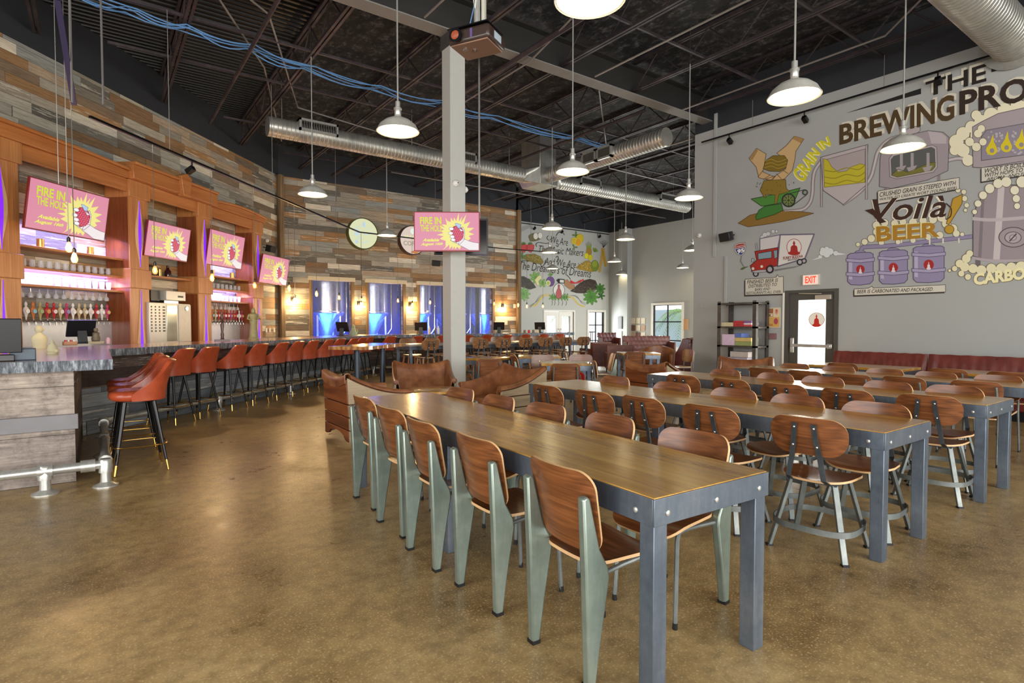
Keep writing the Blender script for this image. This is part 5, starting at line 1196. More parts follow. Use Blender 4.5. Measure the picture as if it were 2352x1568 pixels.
for k in range(150): A.ell(940+random.random()*360, 1080+random.random()*150 if random.random() < .6 else 1150+random.random()*80, 8, 5, random.choice(['564640', '2a201d', '6b5a50']), 1.8, 6, rot=random.random()*3)
for k in range(60): A.ell(110+random.random()*180, 1010+random.random()*150, 8, 5, random.choice(['5e5855', '3a3534']), 1.8, 6, rot=random.random()*3)
leafs(340, 1000, 95, '7fae56', 7, '4f7a3a'); leafs(450, 1090, 70, '7fae56', 6, '4f7a3a'); A.poly([(330, 1040), (380, 980), (425, 965), (440, 1010), (390, 1060), (400, 1110), (370, 1130)], 'ded8a0', 2, '8c8a5a', 3)
A.ell(575, 1065, 65, 78, '6a4a86', 1.4, out='3c2a52'); A.ell(540, 1090, 38, 45, 'd9dca0', 2.2, out='8a8f5a'); A.ell(540, 1090, 24, 30, 'a9b96a', 2.8); leafs(590, 975, 50, '7fae56', 4, a0=3.4, sp=2.4)
A.poly([(668, 1045), (700, 1022), (795, 1030), (795, 1095), (700, 1090)], '22201f', 1.8, '111'+'111', 3); A.poly([(722, 1038), (785, 1042), (785, 1085), (722, 1080)], 'd8d6d0', 2.6)
A.poly([(790, 1060), (840, 1030), (880, 1080), (950, 1130), (955, 1180), (880, 1190), (800, 1130)], 'a87c58', 1.4, '6c4c34', 3)
for k in range(4): A.curve([(890, 1050+k*12), (960, 1085+k*3), (1040, 1070-k*6), (1090, 1030+k*6)], 15, random.choice(['c0282c', 'a81f26']), 2+k*.2)
A.ell(708, 1200, 92, 108, '6c6a68', 1, 30); A.ell(708, 1200, 84, 100, 'dcdad6', 1.6, 30); A.poly([(705, 1110), (722, 1125), (718, 1170), (740, 1205), (750, 1260), (745, 1310), (705, 1340), (665, 1310), (660, 1240), (678, 1195), (692, 1170), (690, 1125)], 'b25a60', 2.4, '6c2c34', 4)
for x in (600, 640, 690, 740, 790, 830): leafs(x, 1310, 55, '6fa052', 5)
leafs(150, 1260, 110, '7fb06a', 9, '4a7a3e'); leafs(1210, 1310, 120, '4f8a34', 9, '2c4a1e'); leafs(1350, 1180, 85, '3f7a2c', 8, '24421a'); leafs(1200, 1210, 50, '74a83c', 4); leafs(1370, 1290, 60, '35682a', 5, '24421a')
for s in (0, 1, 2): A.curve([(565, 1262+s*16), (470, 1270+s*14), (420, 1330+s*12), (350, 1420+s*8), (290, 1440+s*8)], 7, 'd2bc52', 1.2); A.curve([(850, 1290+s*12), (930, 1310+s*14), (1000, 1400+s*8), (1060, 1440+s*6), (1110, 1452+s*6)], 7, 'd2bc52', 1.2)
for k in range(5): A.curve([(860+k*20, 1280), (960+k*10, 1300), (1060, 1370+k*8), (1130, 1400+k*10)], 2.5, '77776f', .6); A.curve([(250, 1440+k*10), (330, 1400), (400, 1360-k*16), (480, 1330-k*16)], 2.5, '77776f', .6)
for x in (640, 700, 760, 820, 600): A.curve([(x, 1370), (x+10, 1400), (x-5, 1440)], 6, '5c5a58', .7)
A.build('painted_food', mf)
# ================================================================ SCREENS
def tv_art(fn, glow=.48):
    A = Art(fn, glow); PK = 'd4849c'
    def q(cx, cy): return ((cx-155)/1515, 1-(cy-(240-.04*(cx-155)))/(870+.012*(cx-155)))
    A.fn = lambda cx, cy, L: fn(*q(cx, cy), L)
    A.face([(155, 240), (1670, 179.4), (1670, 1067.6), (155, 1110)][::-1], PK, 0)
    rnd = random.Random(3)
    for k in range(60): x = 190+rnd.random()*1400; y = 260+rnd.random()*780; A.ell(x, y, 4, 4, 'a85a8c', .5, 5)
    cx, cy = 1130, 700; P = []; n = 22
    far = {0: (1560, 690), 1: (1440, 800), 2: (1480, 790), }
    spikes = [(1560, 690), (1560, 540), (1465, 400), (1370, 235), (1275, 280), (1195, 200), (1085, 310), (1010, 320), (880, 335), (935, 400), (790, 490), (730, 520), (670, 740), (760, 640), (740, 830), (815, 1090), (880, 1000), (965, 1070), (1045, 1065), (1110, 1065), (1215, 1060), (1300, 960), (1480, 790)]
    spikes.sort(key=lambda p: atan2(p[1]-cy, p[0]-cx)); N = len(spikes)
    for i, p in enumerate(spikes):
        r = spikes[(i+1) % N]; a = atan2(p[1]-cy, p[0]-cx); b = atan2(r[1]-cy, r[0]-cx)
        if b < a: b += 2*pi
        P.append(p); m_ = (a+b)/2; P.append((cx+300*cos(m_), cy+300*sin(m_)))
    A.poly(P, 'e6dc80', 1)
    A.poly([(1230, 800), (1330, 810), (1450, 860), (1560, 885), (1670, 895), (1670, 1066), (1440, 1072), (1300, 1000), (1180, 950)], 'e4dcde', 1.6, '5c3a5c', 8)
    A.poly([(990, 850), (1100, 910), (1220, 940), (1330, 820), (1335, 620), (1290, 530), (1230, 560), (1240, 800), (1130, 900)], 'e4dcde', 1.8, '5c3a5c', 8)
    A.poly([(1080, 520), (1170, 500), (1270, 560), (1315, 650), (1300, 760), (1240, 850), (1130, 900), (1080, 840), (1030, 700), (1000, 620)], 'b01f48', 2.3, '5c1030', 6)
    for r_ in range(9):
        for c_ in range(6): x = 1035+c_*48+(r_ % 2)*24+r_*4; y = 545+r_*38; 
        
    for r_ in range(9):
        for c_ in range(6):
            x = 1025+c_*48+(r_ % 2)*24+r_*5; y = 545+r_*38
            if ((x-1170)/140)**2+((y-700)/190)**2 < .95: A.ell(x, y, 17, 13, 'e0607c', 2.9, 8)
    for x, y in ((1020, 585), (1005, 690), (1040, 770), (1060, 840)): A.ell(x, y, 55, 36, 'eceaf0', 3.4, 14, out='5c3a5c', ow=7)
    A.poly([(1100, 455), (1150, 450), (1250, 480), (1230, 550), (1280, 560), (1180, 560), (1130, 500)], 'a8c0e0', 3.2, '3c4a78', 6)
    A.poly([(1190, 560), (1270, 600), (1310, 600), (1250, 640)], 'eceaf0', 3.6, '5c3a5c', 6)
    A.text('FIRE IN', (275, 340), (780, 318), (785, 490), (278, 500), 'c9d62e', 2, .03); A.text('THE HOLE', (282, 515), (800, 512), (800, 660), (295, 672), 'c9d62e', 2, .025)
    A.text('Available', (345, 830), (735, 820), (725, 890), (335, 905), 'e2e85a', 2, .03, .4); A.text('August 16th', (300, 935), (820, 905), (810, 985), (290, 1020), 'e2e85a', 2, .03, .4)
    return A
M_bez = plain('tv_bezel_reflection_red', '7d2220', .3, .2)  # red reflection of the screen is put into the bezel colour
def make_tv(name, w, h, loc, rz, tilt, label, group, bez=None, art=True, wires=None):
    r = empty(name, loc, rz, label, 'television', group); r.rotation_euler = (tilt, 0, rz); bez = bez or M_bez
    part(r, 'bezel', bez, lambda m: m.b2((-w/2, -.018, -h/2), (w/2, .018, h/2)), bevel=.003)
    part(r, 'back_cover', M_blackp, lambda m: m.b2((-w*.35, .018, -h*.3), (w*.35, .07, h*.3)), bevel=.01)
    if art:
        a = tv_art(lambda u, v, L: Vector((-w/2+.015+(w-.03)*u, -.0185-.0012*L, -h/2+.02+(h-.035)*v))); o = a.build('screen'); o.parent = r; KIDS.setdefault(r.name, []).append(o)
    else: part(r, 'screen', plain('dark_screen', '1c1a20', .12), lambda m: m.b2((-w/2+.03, -.0205, -h/2+.03), (w/2-.03, -.0175, h/2-.03)))
    return r
def wall_tv(px4, a, tilt, label):
    (x0, y0), (x1, y1), yb = px4
    s0, z0 = wsz(x0, y0, a); s1, z1 = wsz(x1, y1, a); _, zb = wsz(x0, yb, a)
    w = s1-s0; h = ((z0+z1)/2-zb)/cos(tilt); c = wpt((s0+s1)/2, a-.5*h*sin(tilt), (z0+z1)/2-h*cos(tilt)/2); print('tv', w, h)
    return make_tv('television', w, h, tuple(c), WROT, tilt, label, 'screens showing the pink beer advert')
tvs = [wall_tv(((66, 405), (250, 453), 522), 1.0, radians(9), 'large tilted screen with pink beer advert, far left in front of the cedar cabinet'),
       wall_tv(((339, 503), (437, 528), 586), .62, radians(9), 'screen with pink beer advert in the middle cabinet bay, above the steel machine'),
       wall_tv(((481, 522), (562, 547), 606), .62, radians(9), 'screen with pink beer advert in the right cabinet bay'),
       wall_tv(((603, 580), (665, 597), 648), .75, radians(10), 'screen with pink beer advert right of the cabinet, before the wall corner')]
d = 8.86; X, Y = dpos(1027.5, d)
make_tv('television', 1.02, .615, (X, Y, CZ+(742-533.5)*d/FPX), -YAW+.03, 0, 'screen with pink beer advert mounted on the grey column', 'screens showing the pink beer advert')
d = 10.6; X, Y = dpos(1060, d); dtv = make_tv('television', 1.0, .68, (X, Y, CZ+(742-545)*d/FPX), -YAW+.1, 0, 'switched off dark screen hanging behind the column screen', 'dark screens', plain('tv_bezel_dark', '2c2326', .3, .3), False)
part(dtv, 'ceiling_pole', M_galv, lambda m: m.cyl((.34, .06, .1), (.34, .06, 6.755-dtv.location.z), .018, 8))
m = MB(); v_ = Vector((4.72, 8.1, 0)); m.box((4.62, 7.93, 2.82), (.2, .14, .3)); tag(m.build('screen_bracket', M_blackm), 'black bracket holding the screen to the grey column', 'bracket')
# hanging wires of the first screen
for k, s in enumerate((135, 155, 168)):
    p = onW(s, 440, .93); m = MB(); m.cyl((p.x, p.y, p.z-.05), (p.x, p.y, 6.7), .006, 5); tag(m.build('suspension_wire', M_galv), 'thin wire holding up the far left screen, %s one' % ['left', 'middle', 'right'][k], 'wire', 'wires of the far left screen')
# ---------------------------------------------------------------- round lit signs on the back wall
for i, (cx, cy, rad, rim, face) in enumerate(((832, 537, .51, plain('olive_rim', '4d4f1e', .5), 'dcdfb4'), (946, 552, .50, plain('brown_rim', '3c1f16', .5), 'dcc8bc'))):
    c = onY(cx, cy, 17.85); r = empty('round_sign', tuple(c), label=['round pale yellow lit sign on the boarded back wall', 'round cream lit coffee sign half hidden by the column screen'][i], cat='sign')
    def f(m):
        m.lathe([(rad, -.1), (rad, .1), (rad-.03, .1), (rad-.03, -.1)], 40, cap=False)
    o = part(r, 'rim', rim, f); o.rotation_euler = (R90, 0, 0); part(r, 'wall_bracket', M_blackm, lambda m: m.b2((-.3, -.02, -.03), (.3, .249, .03)))
    A = Art(lambda u, v, L: Vector((u, -.085-.002*L, v)), .45); A.ell(0, 0, rad-.02, rad-.02, face, 0, 40)
    if i == 0:
        A.curve([(-.3, .1), (-.2, .2), (0, .22), (.2, .16), (.3, .25)], .02, 'c8dcdc', 1); A.curve([(-.3, -.05), (-.1, .05), (.1, -.02), (.35, .08)], .03, 'c6d8dc', 1); A.curve([(-.25, -.25), (-.1, -.12), (0, -.3), (.2, -.2)], .03, 'c6dcd6', 1); A.ell(-.2, .02, .09, .12, 'c4dce0', .5); A.ell(-.22, -.28, .05, .06, 'bcd4e4', .7); A.ell(.02, .3, .05, .09, 'bcd4e4', .7)
    else:
        A.text('MAPLE', (-.32, .16), (.3, .16), (.3, .05), (-.32, .05), 'e8e4b0', 1, .02); A.text('COFFEE', (-.36, -.04), (.36, -.04), (.36, -.2), (-.36, -.2), 'a89c8c', 1, .03); A.poly([(-.1, -.42), (.2, -.25), (.3, -.35), (.1, -.46)], 'c8783c', 1); A.ell(.0, .3, .1, .1, 'e4f0e8', 1)
    o = A.build('sign_face'); o.parent = r; KIDS.setdefault(r.name, []).append(o)
# posters, exit sign and small wall items on the right wall
def wallbox(name, x0, y0, x1, y1, t, mat, label=None, cat=None, X=11.5, grp=None):
    a = onX(x0, y0, X-.001); b = onX(x1, y1, X-.001); m = MB(); m.b2((X-t, min(a.y, b.y), min(a.z, b.z)), (X-.002, max(a.y, b.y), max(a.z, b.z))); o = m.build(name, mat, bevel=min(.004, t*.3))
    if label: tag(o, label, cat, grp)
    return o, (X-t, a, b)
def rootbox(name, x0, y0, x1, y1, t, mat, label, cat, body='body', X=11.5):
    a = onX(x0, y0, X-.001); b = onX(x1, y1, X-.001); c = (X-.002, (a.y+b.y)/2, (a.z+b.z)/2); r = empty(name, c, 0, label, cat)
    hy = abs(a.y-b.y)/2; hz = abs(a.z-b.z)/2; part(r, body, mat, lambda m: m.b2((-t, -hy, -hz), (0, hy, hz)), bevel=min(.004, t*.3))
    return r, hy, hz, t
r, hy, hz, t = rootbox('exit_sign', 1846, 631.5, 1884, 654, .05, plain('exit_housing', 'c9c2b4', .5), 'lit EXIT sign with red letters above the glass door', 'sign', 'housing')
A = Art(lambda u, v, L: Vector((-t-.002-.001*L, -u*hy, v*hz)), .5); A.poly([(-.9, -.85), (.9, -.85), (.9, .85), (-.9, .85)], 'e6c8b8', 0); A.text('EXIT', (-.65, .65), (.65, .65), (.65, -.6), (-.65, -.6), 'ff4a24', 1, .03); o = A.build('sign_face'); o.parent = r
r, hy, hz, t = rootbox('framed_poster', 1762, 706, 1794, 753, .02, plain('poster_frame', 'c8c6c0', .4, .3), 'framed cream and red poster between the game shelf and the exit door', 'poster', 'frame')
A = Art(lambda u, v, L: Vector((-t-.001-.001*L, -u*hy, v*hz)))
A.poly([(-.86, -.93), (.86, -.93), (.86, .93), (-.86, .93)], 'd9c9a4', 0); A.poly([(-.8, .1), (-.05, .1), (-.05, .88), (-.8, .88)], '9a6240', 1); A.poly([(-.8, .35), (-.05, .35), (-.05, .42), (-.8, .42)], 'd8c8a8', 2); A.ell(-.25, .24, .15, .1, 'e0d4c0', 2); A.ell(.42, .55, .26, .26, 'd8a894', 1); buddha(A, .42, .55, .4, .5, 'c06a58', 2); A.poly([(-.82, -.9), (.82, -.9), (.82, .05), (-.82, .05)], 'cfa458', 1); A.ell(.35, -.35, .3, .3, 'a8485c', 2); A.text('FIRE', (-.7, -.6), (-.05, -.6), (-.05, -.8), (-.7, -.8), 'b04a2c', 2, .02)
o = A.build('print'); o.parent = r
rootbox('alarm_pull_station', 1769, 765, 1784, 779, .05, plain('alarm_maroon', '7d5a5c', .4), 'small maroon alarm box under the framed poster', 'alarm box')
rootbox('switch_plate', 1606, 695, 1617, 707, .012, M_greyw, 'small blank grey cover plate near the wall corner', 'cover plate')
rootbox('wall_pipe_cover', 1642, 262, 1645, 590, .03, M_greyw, 'grey conduit run down the right wall above the black speaker', 'conduit')
rootbox('wall_pipe_cover', 1666, 588, 1670, 704, .04, M_greyw, 'grey conduit run down the right wall to the steel game shelf', 'conduit')
# decal on the exit door glass, read from outside
def dg(x, y, L): return onX(1640+x/7.35, 700+y/7.35, 11.5+.04-.0015*L)
r = empty('door_decal', (11.5, 5.6, 1.2), label='red seated figure emblem on the exit door glass', cat='decal')
A = Art(dg); A.ell(1732, 248, 136, 120, 'a0703c', 0, 36); A.ell(1732, 248, 128, 112, 'f4f0e4', .8, 36); buddha(A, 1730, 265, 150, 215, 'c8281a', 2); A.poly([(1640, 340), (1820, 335), (1790, 358), (1730, 368), (1670, 360)], 'c8281a', 2)
A.build('emblem', r); A = Art(dg); A.text('FUNKY BUDDHA', (1870, 395), (1608, 395), (1608, 432), (1870, 432), 'b89a6c', 1, .01)
A.text('OPEN DAILY', (1880, 600), (1560, 600), (1560, 618), (1880, 618), 'd8cfa0', 1); A.text('THE BREWERY', (1860, 760), (1565, 760), (1565, 778), (1860, 778), 'd8cfa0', 1); A.text('HOURS NOON', (1880, 815), (1560, 815), (1560, 838), (1880, 838), 'b8a878', 1)
A.build('glass_lettering', r)
# far wall notices
def farbox(name, x0, y0, x1, y1, t, mat, label, cat, grp=None):
    a = onX(x0, y0, FX-.001); b = onX(x1, y1, FX-.001); m = MB(); m.b2((FX-t, min(a.y, b.y), min(a.z, b.z)), (FX-.002, max(a.y, b.y), max(a.z, b.z))); tag(m.build(name, mat), label, cat, grp); return a, b
Mpr = [plain('label_cream', 'd8d0bc', .6), plain('label_tan', 'b89a80', .6), plain('label_dark', '6b4a40', .6)]
for i in range(3):
    for j in range(3):
        x0 = 1450+j*11.4; y0 = 730+i*16.4
        farbox('framed_label', x0, y0, x0+9, y0+13, .02, Mpr[(i*2+j) % 3 if i else 0], 'small framed label on the far grey wall, %s row, %s' % (['top', 'middle', 'bottom'][i], ['left', 'middle', 'right'][j]), 'picture', 'framed labels above the sofa')
farbox('framed_poster', 1568, 732, 1581, 757, .02, plain('poster_tan', 'c9a273', .6), 'tan poster right of the far grid window', 'poster')
def pilbox(x0, y0, x1, y1, mat, label, cat, nm):
    a = onX(x0, y0, FX-.33); b = onX(x1, y1, FX-.33); m = MB(); m.b2((FX-.36, min(a.y, b.y), min(a.z, b.z)), (FX-.321, max(a.y, b.y), max(a.z, b.z))); tag(m.build(nm, mat), label, cat)
pilbox(1419.5, 727, 1429, 755, M_blackp, 'black framed notice on the far grey pilaster', 'notice', 'wall_notice'); pilbox(1420, 760, 1428, 773, M_white, 'small white notice under the black one on the pilaster', 'notice', 'wall_notice')
# ================================================================ PENDANT LAMPS
def pendant(): 
    r = empty('pendant_lamp')
    def sh(m):
        m.lathe([(.035, .20), (.045, .17), (.085, .155), (.15, .125), (.215, .07), (.25, .005), (.256, 0), (.25, -.004), (.243, .004), (.208, .062), (.145, .112), (.06, .14), (0, .145)], 36, cap=False)
    part(r, 'shade', [M_shade], sh, sharp=60)
    part(r, 'shade_liner', M_white, lambda m: m.lathe([(.240, .004), (.205, .058), (.143, .106), (.06, .134)], 32, cap=False))
    part(r, 'lens', M_glow, lambda m: m.lathe([(0, .012), (.12, .012), (.2, .022), (.212, .04)], 32, cap=False))
    s = part(r, 'socket', M_galv, lambda m: m.lathe([(.035, .19), (.04, .2), (.04, .25), (.048, .26), (.048, .275), (.03, .285), (.03, .35), (.012, .36)], 18))
    part(r, 'stem', M_galv, lambda m: m.cyl((0, 0, .35), (0, 0, 2.42), .0105, 8))
    part(r, 'hanger_rod', M_joist, lambda m: m.cyl((0, 0, 2.4), (0, 0, 3.07), .008, 6))
    return r
PD = pendant(); usedp[id(PD)] = 0; del usedp[id(PD)]
pl = [(2.857, 2.987, 'galvanized pendant lamp cut by the top edge, closest to the camera'), (5.729, 3.021, 'large galvanized pendant lamp hanging over the hall, upper right, left of the lettering'), (8.546, 3.055, 'galvanized pendant lamp hanging in front of the painted mash tank'),
      (2.931, 6.347, 'galvanized pendant lamp just left of the grey column'), (3.12, 10.334, 'galvanized pendant lamp left of the column in front of the boarded wall corner'), (5.846, 6.475, 'galvanized pendant lamp right of the column under the duct junction'),
      (8.783, 6.562, 'galvanized pendant lamp hanging at the edge of the mural wall'), (6.135, 13.992, 'small pendant lamp between the two round signs'), (8.921, 10.61, 'pendant lamp in front of the top of the food mural'), (11.708, 10.797, 'pendant lamp in front of the dark far grey wall, upper of the group'),
      (15.585, 14.93, 'pendant lamp beside the far pilaster, middle of three'), (19.589, 14.902, 'small pendant lamp above the far grid window'), (19.9, 18.6, 'farthest pendant lamp, lowest beside the pilaster'), (11.867, 14.242, 'pendant lamp covering the middle of the food mural lettering'), (15.47, 18.364, 'small pendant lamp low over the food mural'),
      (15.152, 11.17, 'pendant lamp half hidden behind the mural wall corner')]
for i, (x, y, lb) in enumerate(pl):
    o = PD if i == 0 else copy_tree(PD); o.location = (x, y, 3.68); tag(o, lb, 'pendant lamp', 'galvanized pendant lamps')
# ================================================================ TRACK AND FILAMENT BULBS over the bar
def track(pts, label, n=0):
    r = empty('light_track', pts[0], label=label, cat='light track', group='black light tracks'); p0 = Vector(pts[0])
    for a, b in zip(pts, pts[1:]): part(r, 'rail', M_blackm, lambda m: m.bar(Vector(a)-p0, Vector(b)-p0, .035, .03))
    for a, b in zip(pts, pts[1:]):
        L = (Vector(b)-Vector(a)).length; k = max(1, int(L/2.4))
        for i in range(k):
            q = Vector(a).lerp(Vector(b), (i+.5)/k)-p0; part(r, 'drop_rod', M_cond, lambda m: m.cyl(q, (q.x, q.y, 6.12-p0.z), .006, 5))
    return r
def tcol(c, x, y): 
    p = onV(x, y, (0, c), (1, 1)); return p
tr = [(-.05, 9.15, 4.04), (5.75, 14.95, 3.86), (10.4, 14.95, 3.78), (12.9, 14.95, 3.82)]
track(tr, 'black light track following the bar below the ceiling')
def bulb():
    r = empty('filament_bulb'); part(r, 'socket', M_blackm, lambda m: m.lathe([(.014, .06), (.02, .065), (.02, .11), (.006, .125)], 12))
    part(r, 'glass', M_bulbglass, lambda m: m.lathe([(0, -.065), (.022, -.06), (.034, -.035), (.036, -.01), (.026, .03), (.016, .06)], 14, cap=False))
    part(r, 'filament', M_bulb, lambda m: m.lathe([(0, -.04), (.012, -.032), (.014, 0), (.008, .03), (0, .035)], 8, cap=False)); return r
BB = bulb(); k = 0
bl = [(158, 567), (171, 592), (356, 620), (487, 637), (585, 655), (664, 661), (678, 690), (727, 674), (779, 683), (829, 690), (829, 700)]
bl2 = [(914, 690), (947, 700), (988, 694), (1135, 697), (1190, 700), (1210, 703), (1247, 703)]
for lst, mode in ((bl, 0), (bl2, 1)):
    for x, y in lst:
        p = onV(x, y, (0, 9.2), (1, 1)) if mode == 0 else onY(x, y, 14.95)
        p.y = min(p.y, 14.95)
        o = BB if k == 0 else copy_tree(BB); o.location = p; k += 1
        tag(o, 'glowing filament bulb over the bar, %s from the left' % (ordn+['thirteenth', 'fourteenth', 'fifteenth', 'sixteenth', 'seventeenth', 'eighteenth', 'nineteenth'])[k-1], 'light bulb', 'filament bulbs over the bar')
        zr = 4.04-.18*(p.x+.05)/5.8 if p.x < 5.75 else 3.86-.08*min(1, (p.x-5.75)/4.65)
        w = MB(); w.cyl((0, 0, .12), (0, 0, zr-p.z), .0045, 5); w.build('cord', M_cord, o)
        if k in (1, 4, 6, 8, 10, 13, 16):
            l = bpy.data.lights.new('filament_light', 'POINT'); l.energy = 16; l.color = (1, .66, .3); l.shadow_soft_size = .05; lo = bpy.data.objects.new('filament_light', l); COL.objects.link(lo); lo.location = p+Vector((.02, .02, -.12))
# warm sconces washing the boarded back wall
for i, (x, y) in enumerate(((676, 688), (829, 697), (947, 700), (1160, 702))):
    p = onY(x, y, 17.93); r = empty('wall_sconce', tuple(p), 0, 'small glowing wall sconce on the boarded back wall, %s from the left' % ordn[i], 'wall lamp', 'sconces on the back wall')
    part(r, 'backplate', M_blackm, lambda m: m.b2((-.05, .12, -.05), (.05, .165, .05))); part(r, 'arm', M_blackm, lambda m: m.cyl((0, .12, 0), (0, 0, .05), .01, 8)); part(r, 'bulb', M_bulb, lambda m: m.lathe([(0, -.05), (.03, -.03), (.035, 0), (.015, .05)], 12))
    l = bpy.data.lights.new('sconce_light', 'POINT'); l.energy = 22; l.color = (1, .66, .3); l.shadow_soft_size = .04; lo = bpy.data.objects.new('sconce_light', l); COL.objects.link(lo); lo.location = p+Vector((0, -.02, -.1))
# spot heads on tracks; tracks by both murals
track([(11.30, 8.1, 5.55), (11.30, .6, 5.55)], 'black light track above the brewing mural')
track([(13.8, 19.72, 5.72), (20.2, 19.72, 5.72)], 'dark light track above the far food mural')
def spot(): 
    r = empty('spot_head'); part(r, 'stem', M_blackm, lambda m: m.cyl((0, 0, 0), (0, 0, -.08), .012, 8)); part(r, 'lamp_head', M_blackm, lambda m: m.bar((0, -.03, -.1), (0, .09, -.17), .085, .085), bevel=.008); return r
SP = spot(); sl = [((11.3, 7.4, 5.54), -R90, 'first black spotlight above the mural, above the painted hands'), ((11.3, 5.75, 5.54), -R90, 'black spotlight above the wedge left of the lettering'), ((11.3, 3.55, 5.54), -R90, 'black spotlight beside the word THE'), ((11.3, 2.2, 5.54), -R90, 'black spotlight at the top right edge of the mural'),
     ((15.6, 19.72, 5.7), 0, 'small dark spotlight over the far mural, left one'), ((17.2, 19.72, 5.7), 0, 'small dark spotlight over the far mural, middle one'), ((19.6, 19.72, 5.7), 0, 'small dark spotlight over the far mural, right one'),
     ((1.25, 10.45, 3.98), radians(45), 'copper lit spotlight on the bar track above the cedar keystone')]
for i, (p, rz, lb) in enumerate(sl):
    o = SP if i == 0 else copy_tree(SP); o.location = p; o.rotation_euler = (0, 0, rz); tag(o, lb, 'spotlight', 'black spotlight heads')
# conduits from the roof to the track near the bar, strut
for i, (x0, y0, x1, y1) in enumerate(((162, 0, 166, 235), (243, 0, 237, 240))):
    p = onV(x1, y1, (0, 9.2), (1, 1)); pipe('conduit_drop', [(p.x, p.y, p.z), (p.x, p.y, 6.7)], .014, M_cond, 'grey conduit dropping from the roof to the bar track, %s one' % ['left', 'right'][i], 'conduit')
p = onV(170, 240, (0, 9.6), (1, 1)); q = onV(132, 0, (0, 8.8), (1, 1)); m = MB(); m.bar(p, (q.x, q.y, min(6.6, q.z)), .06, .03); tag(m.build('steel_strut', plain('strut_violet', '4a4468', .4, .5)), 'slanting steel strut hanging from the roof at the upper left', 'strut')
# ================================================================ PROJECTOR
d = 4.75; X, Y = dpos(1097, d); Z = CZ+(742-108)*d/FPX
r = empty('projector', (X, Y, Z), radians(-62), 'dark ceiling projector with lit lens, hanging in front of the grey column', 'projector')
part(r, 'body', plain('projector_shell', '3a2d28', .3), lambda m: m.b2((-.19, -.15, -.055), (.19, .15, .06)), bevel=.025)
part(r, 'bottom_cover', plain('projector_bottom', '8a6a58', .35, .2), lambda m: m.b2((-.17, -.135, -.062), (.17, .135, -.05)), bevel=.005)
part(r, 'mounting_plate', M_blackm, lambda m: m.b2((-.2, -.14, .075), (.17, .14, .085)))
part(r, 'lens_ring', M_blackm, lambda m: m.tube([(-.10, -.15, 0), (-.10, -.185, 0)], [.05, .055], 20)); part(r, 'lens_glass', emis('lens_orange', 'd0603c', .3), lambda m: m.tube([(-.10, -.184, 0), (-.10, -.195, 0), (-.1, -.2, 0)], [.036, .028, .01], 20))
part(r, 'vent_panel', plain('vent_violet', '5a4a80', .4), lambda m: [m.b2((.02+k*.03, -.153, -.03), (.04+k*.03, -.149, .04)) for k in range(1)]); part(r, 'rating_label', plain('label_blue', 'a9b8c4', .4), lambda m: m.b2((.1915, -.06, -.03), (.193, .06, .03)))
for x, y in ((-.08, -.05), (-.02, .0)): 
    m = MB(); m.lathe([(.022, 0), (.022, -.004), (.014, -.004), (.014, 0)], 16, cap=False); o = m.build('foot_ring', M_chrome, r); o.location = (x, y, -.063)
part(r, 'mount_pole', M_galv, lambda m: m.cyl((0, 0, .085), (0, 0, 2.25), .026, 14)); part(r, 'wood_batten', plain('pale_batten', 'b8b4a8', .5), lambda m: m.b2((.03, .02, .085), (.06, .05, 2.3)))
part(r, 'blue_lead', M_blue, lambda m: m.tube([(-.12, .08, .06), (-.13, .1, .2), (-.08, .09, .35), (-.03, .03, .5)], .005, 6)); part(r, 'white_lead', M_white, lambda m: m.tube([(.0, -.04, .7), (.03, -.05, .4), (.01, -.05, .25), (-.02, -.03, .35), (.0, -.03, .8)], .004, 6))
# ================================================================ SPEAKERS, CAMERAS, DETECTORS
def speaker(loc, rz, lb, w=.3, h=.19, d_=.2, tilt=.25):
    r = empty('wall_speaker', loc, rz, lb, 'speaker', 'black wall speakers'); r.rotation_euler = (tilt, 0, rz)
    part(r, 'cabinet', M_blackp, lambda m: m.prism([(-w/2, 0), (w/2, 0), (w/2-.02, d_*.6), (w/2-.07, d_), (-w/2+.07, d_), (-w/2+.02, d_*.6)], -h/2, h/2, lambda a, b, t: (a, b, t)), bevel=.012)
    part(r, 'grille', plain('speaker_grille', '1e1e20', .8), lambda m: m.b2((-w/2+.01, -.008, -h/2+.01), (w/2-.01, 0.001, h/2-.01))); part(r, 'bracket', M_blackm, lambda m: m.cyl((0, d_-.01, 0), (0, d_+.11, 0), .015, 8)); return r
p = onX(1663, 545, 11.17); speaker(tuple(p), -R90-.2, 'black speaker on the grey right wall left of the painted truck')
p = onW(628, 573, .33); speaker(tuple(p), WROT, 'black speaker on the boarded wall above the rightmost bar screen')
p = onY(1003, 605, 17.7); speaker(tuple(p), 0, 'black speaker on the back wall half hidden by the column')
def dome(loc, rx, rz, lb):
    r = empty('security_camera', loc, rz, lb, 'security camera', 'white dome cameras')
    part(r, 'base', M_white, lambda m: [m.tube([(0, 0, 0), (0, -.03, 0), (0, -.05, 0), (0, -.075, 0)], [.055, .055, .045, .02], 18)]); part(r, 'lens', M_blackp, lambda m: m.tube([(0.01, -.074, 0), (0.01, -.08, 0)], [.012, .008], 10))
dome((4.66, 7.955, CZ+(742-427)*9.25/FPX), 0, 0, 'round white camera on the front face of the grey column'); dome((4.865, 8.03, CZ+(742-436)*9.3/FPX), 0, R90, 'round white camera on the right side of the grey column')
p = onX(1607, 541, 11.49); dome(tuple(p), 0, -R90, 'small white dome camera near the mural wall corner'); p = onW(612, 552, .01); dome(tuple(p), 0, WROT, 'small white camera above the speaker on the boarded wall')
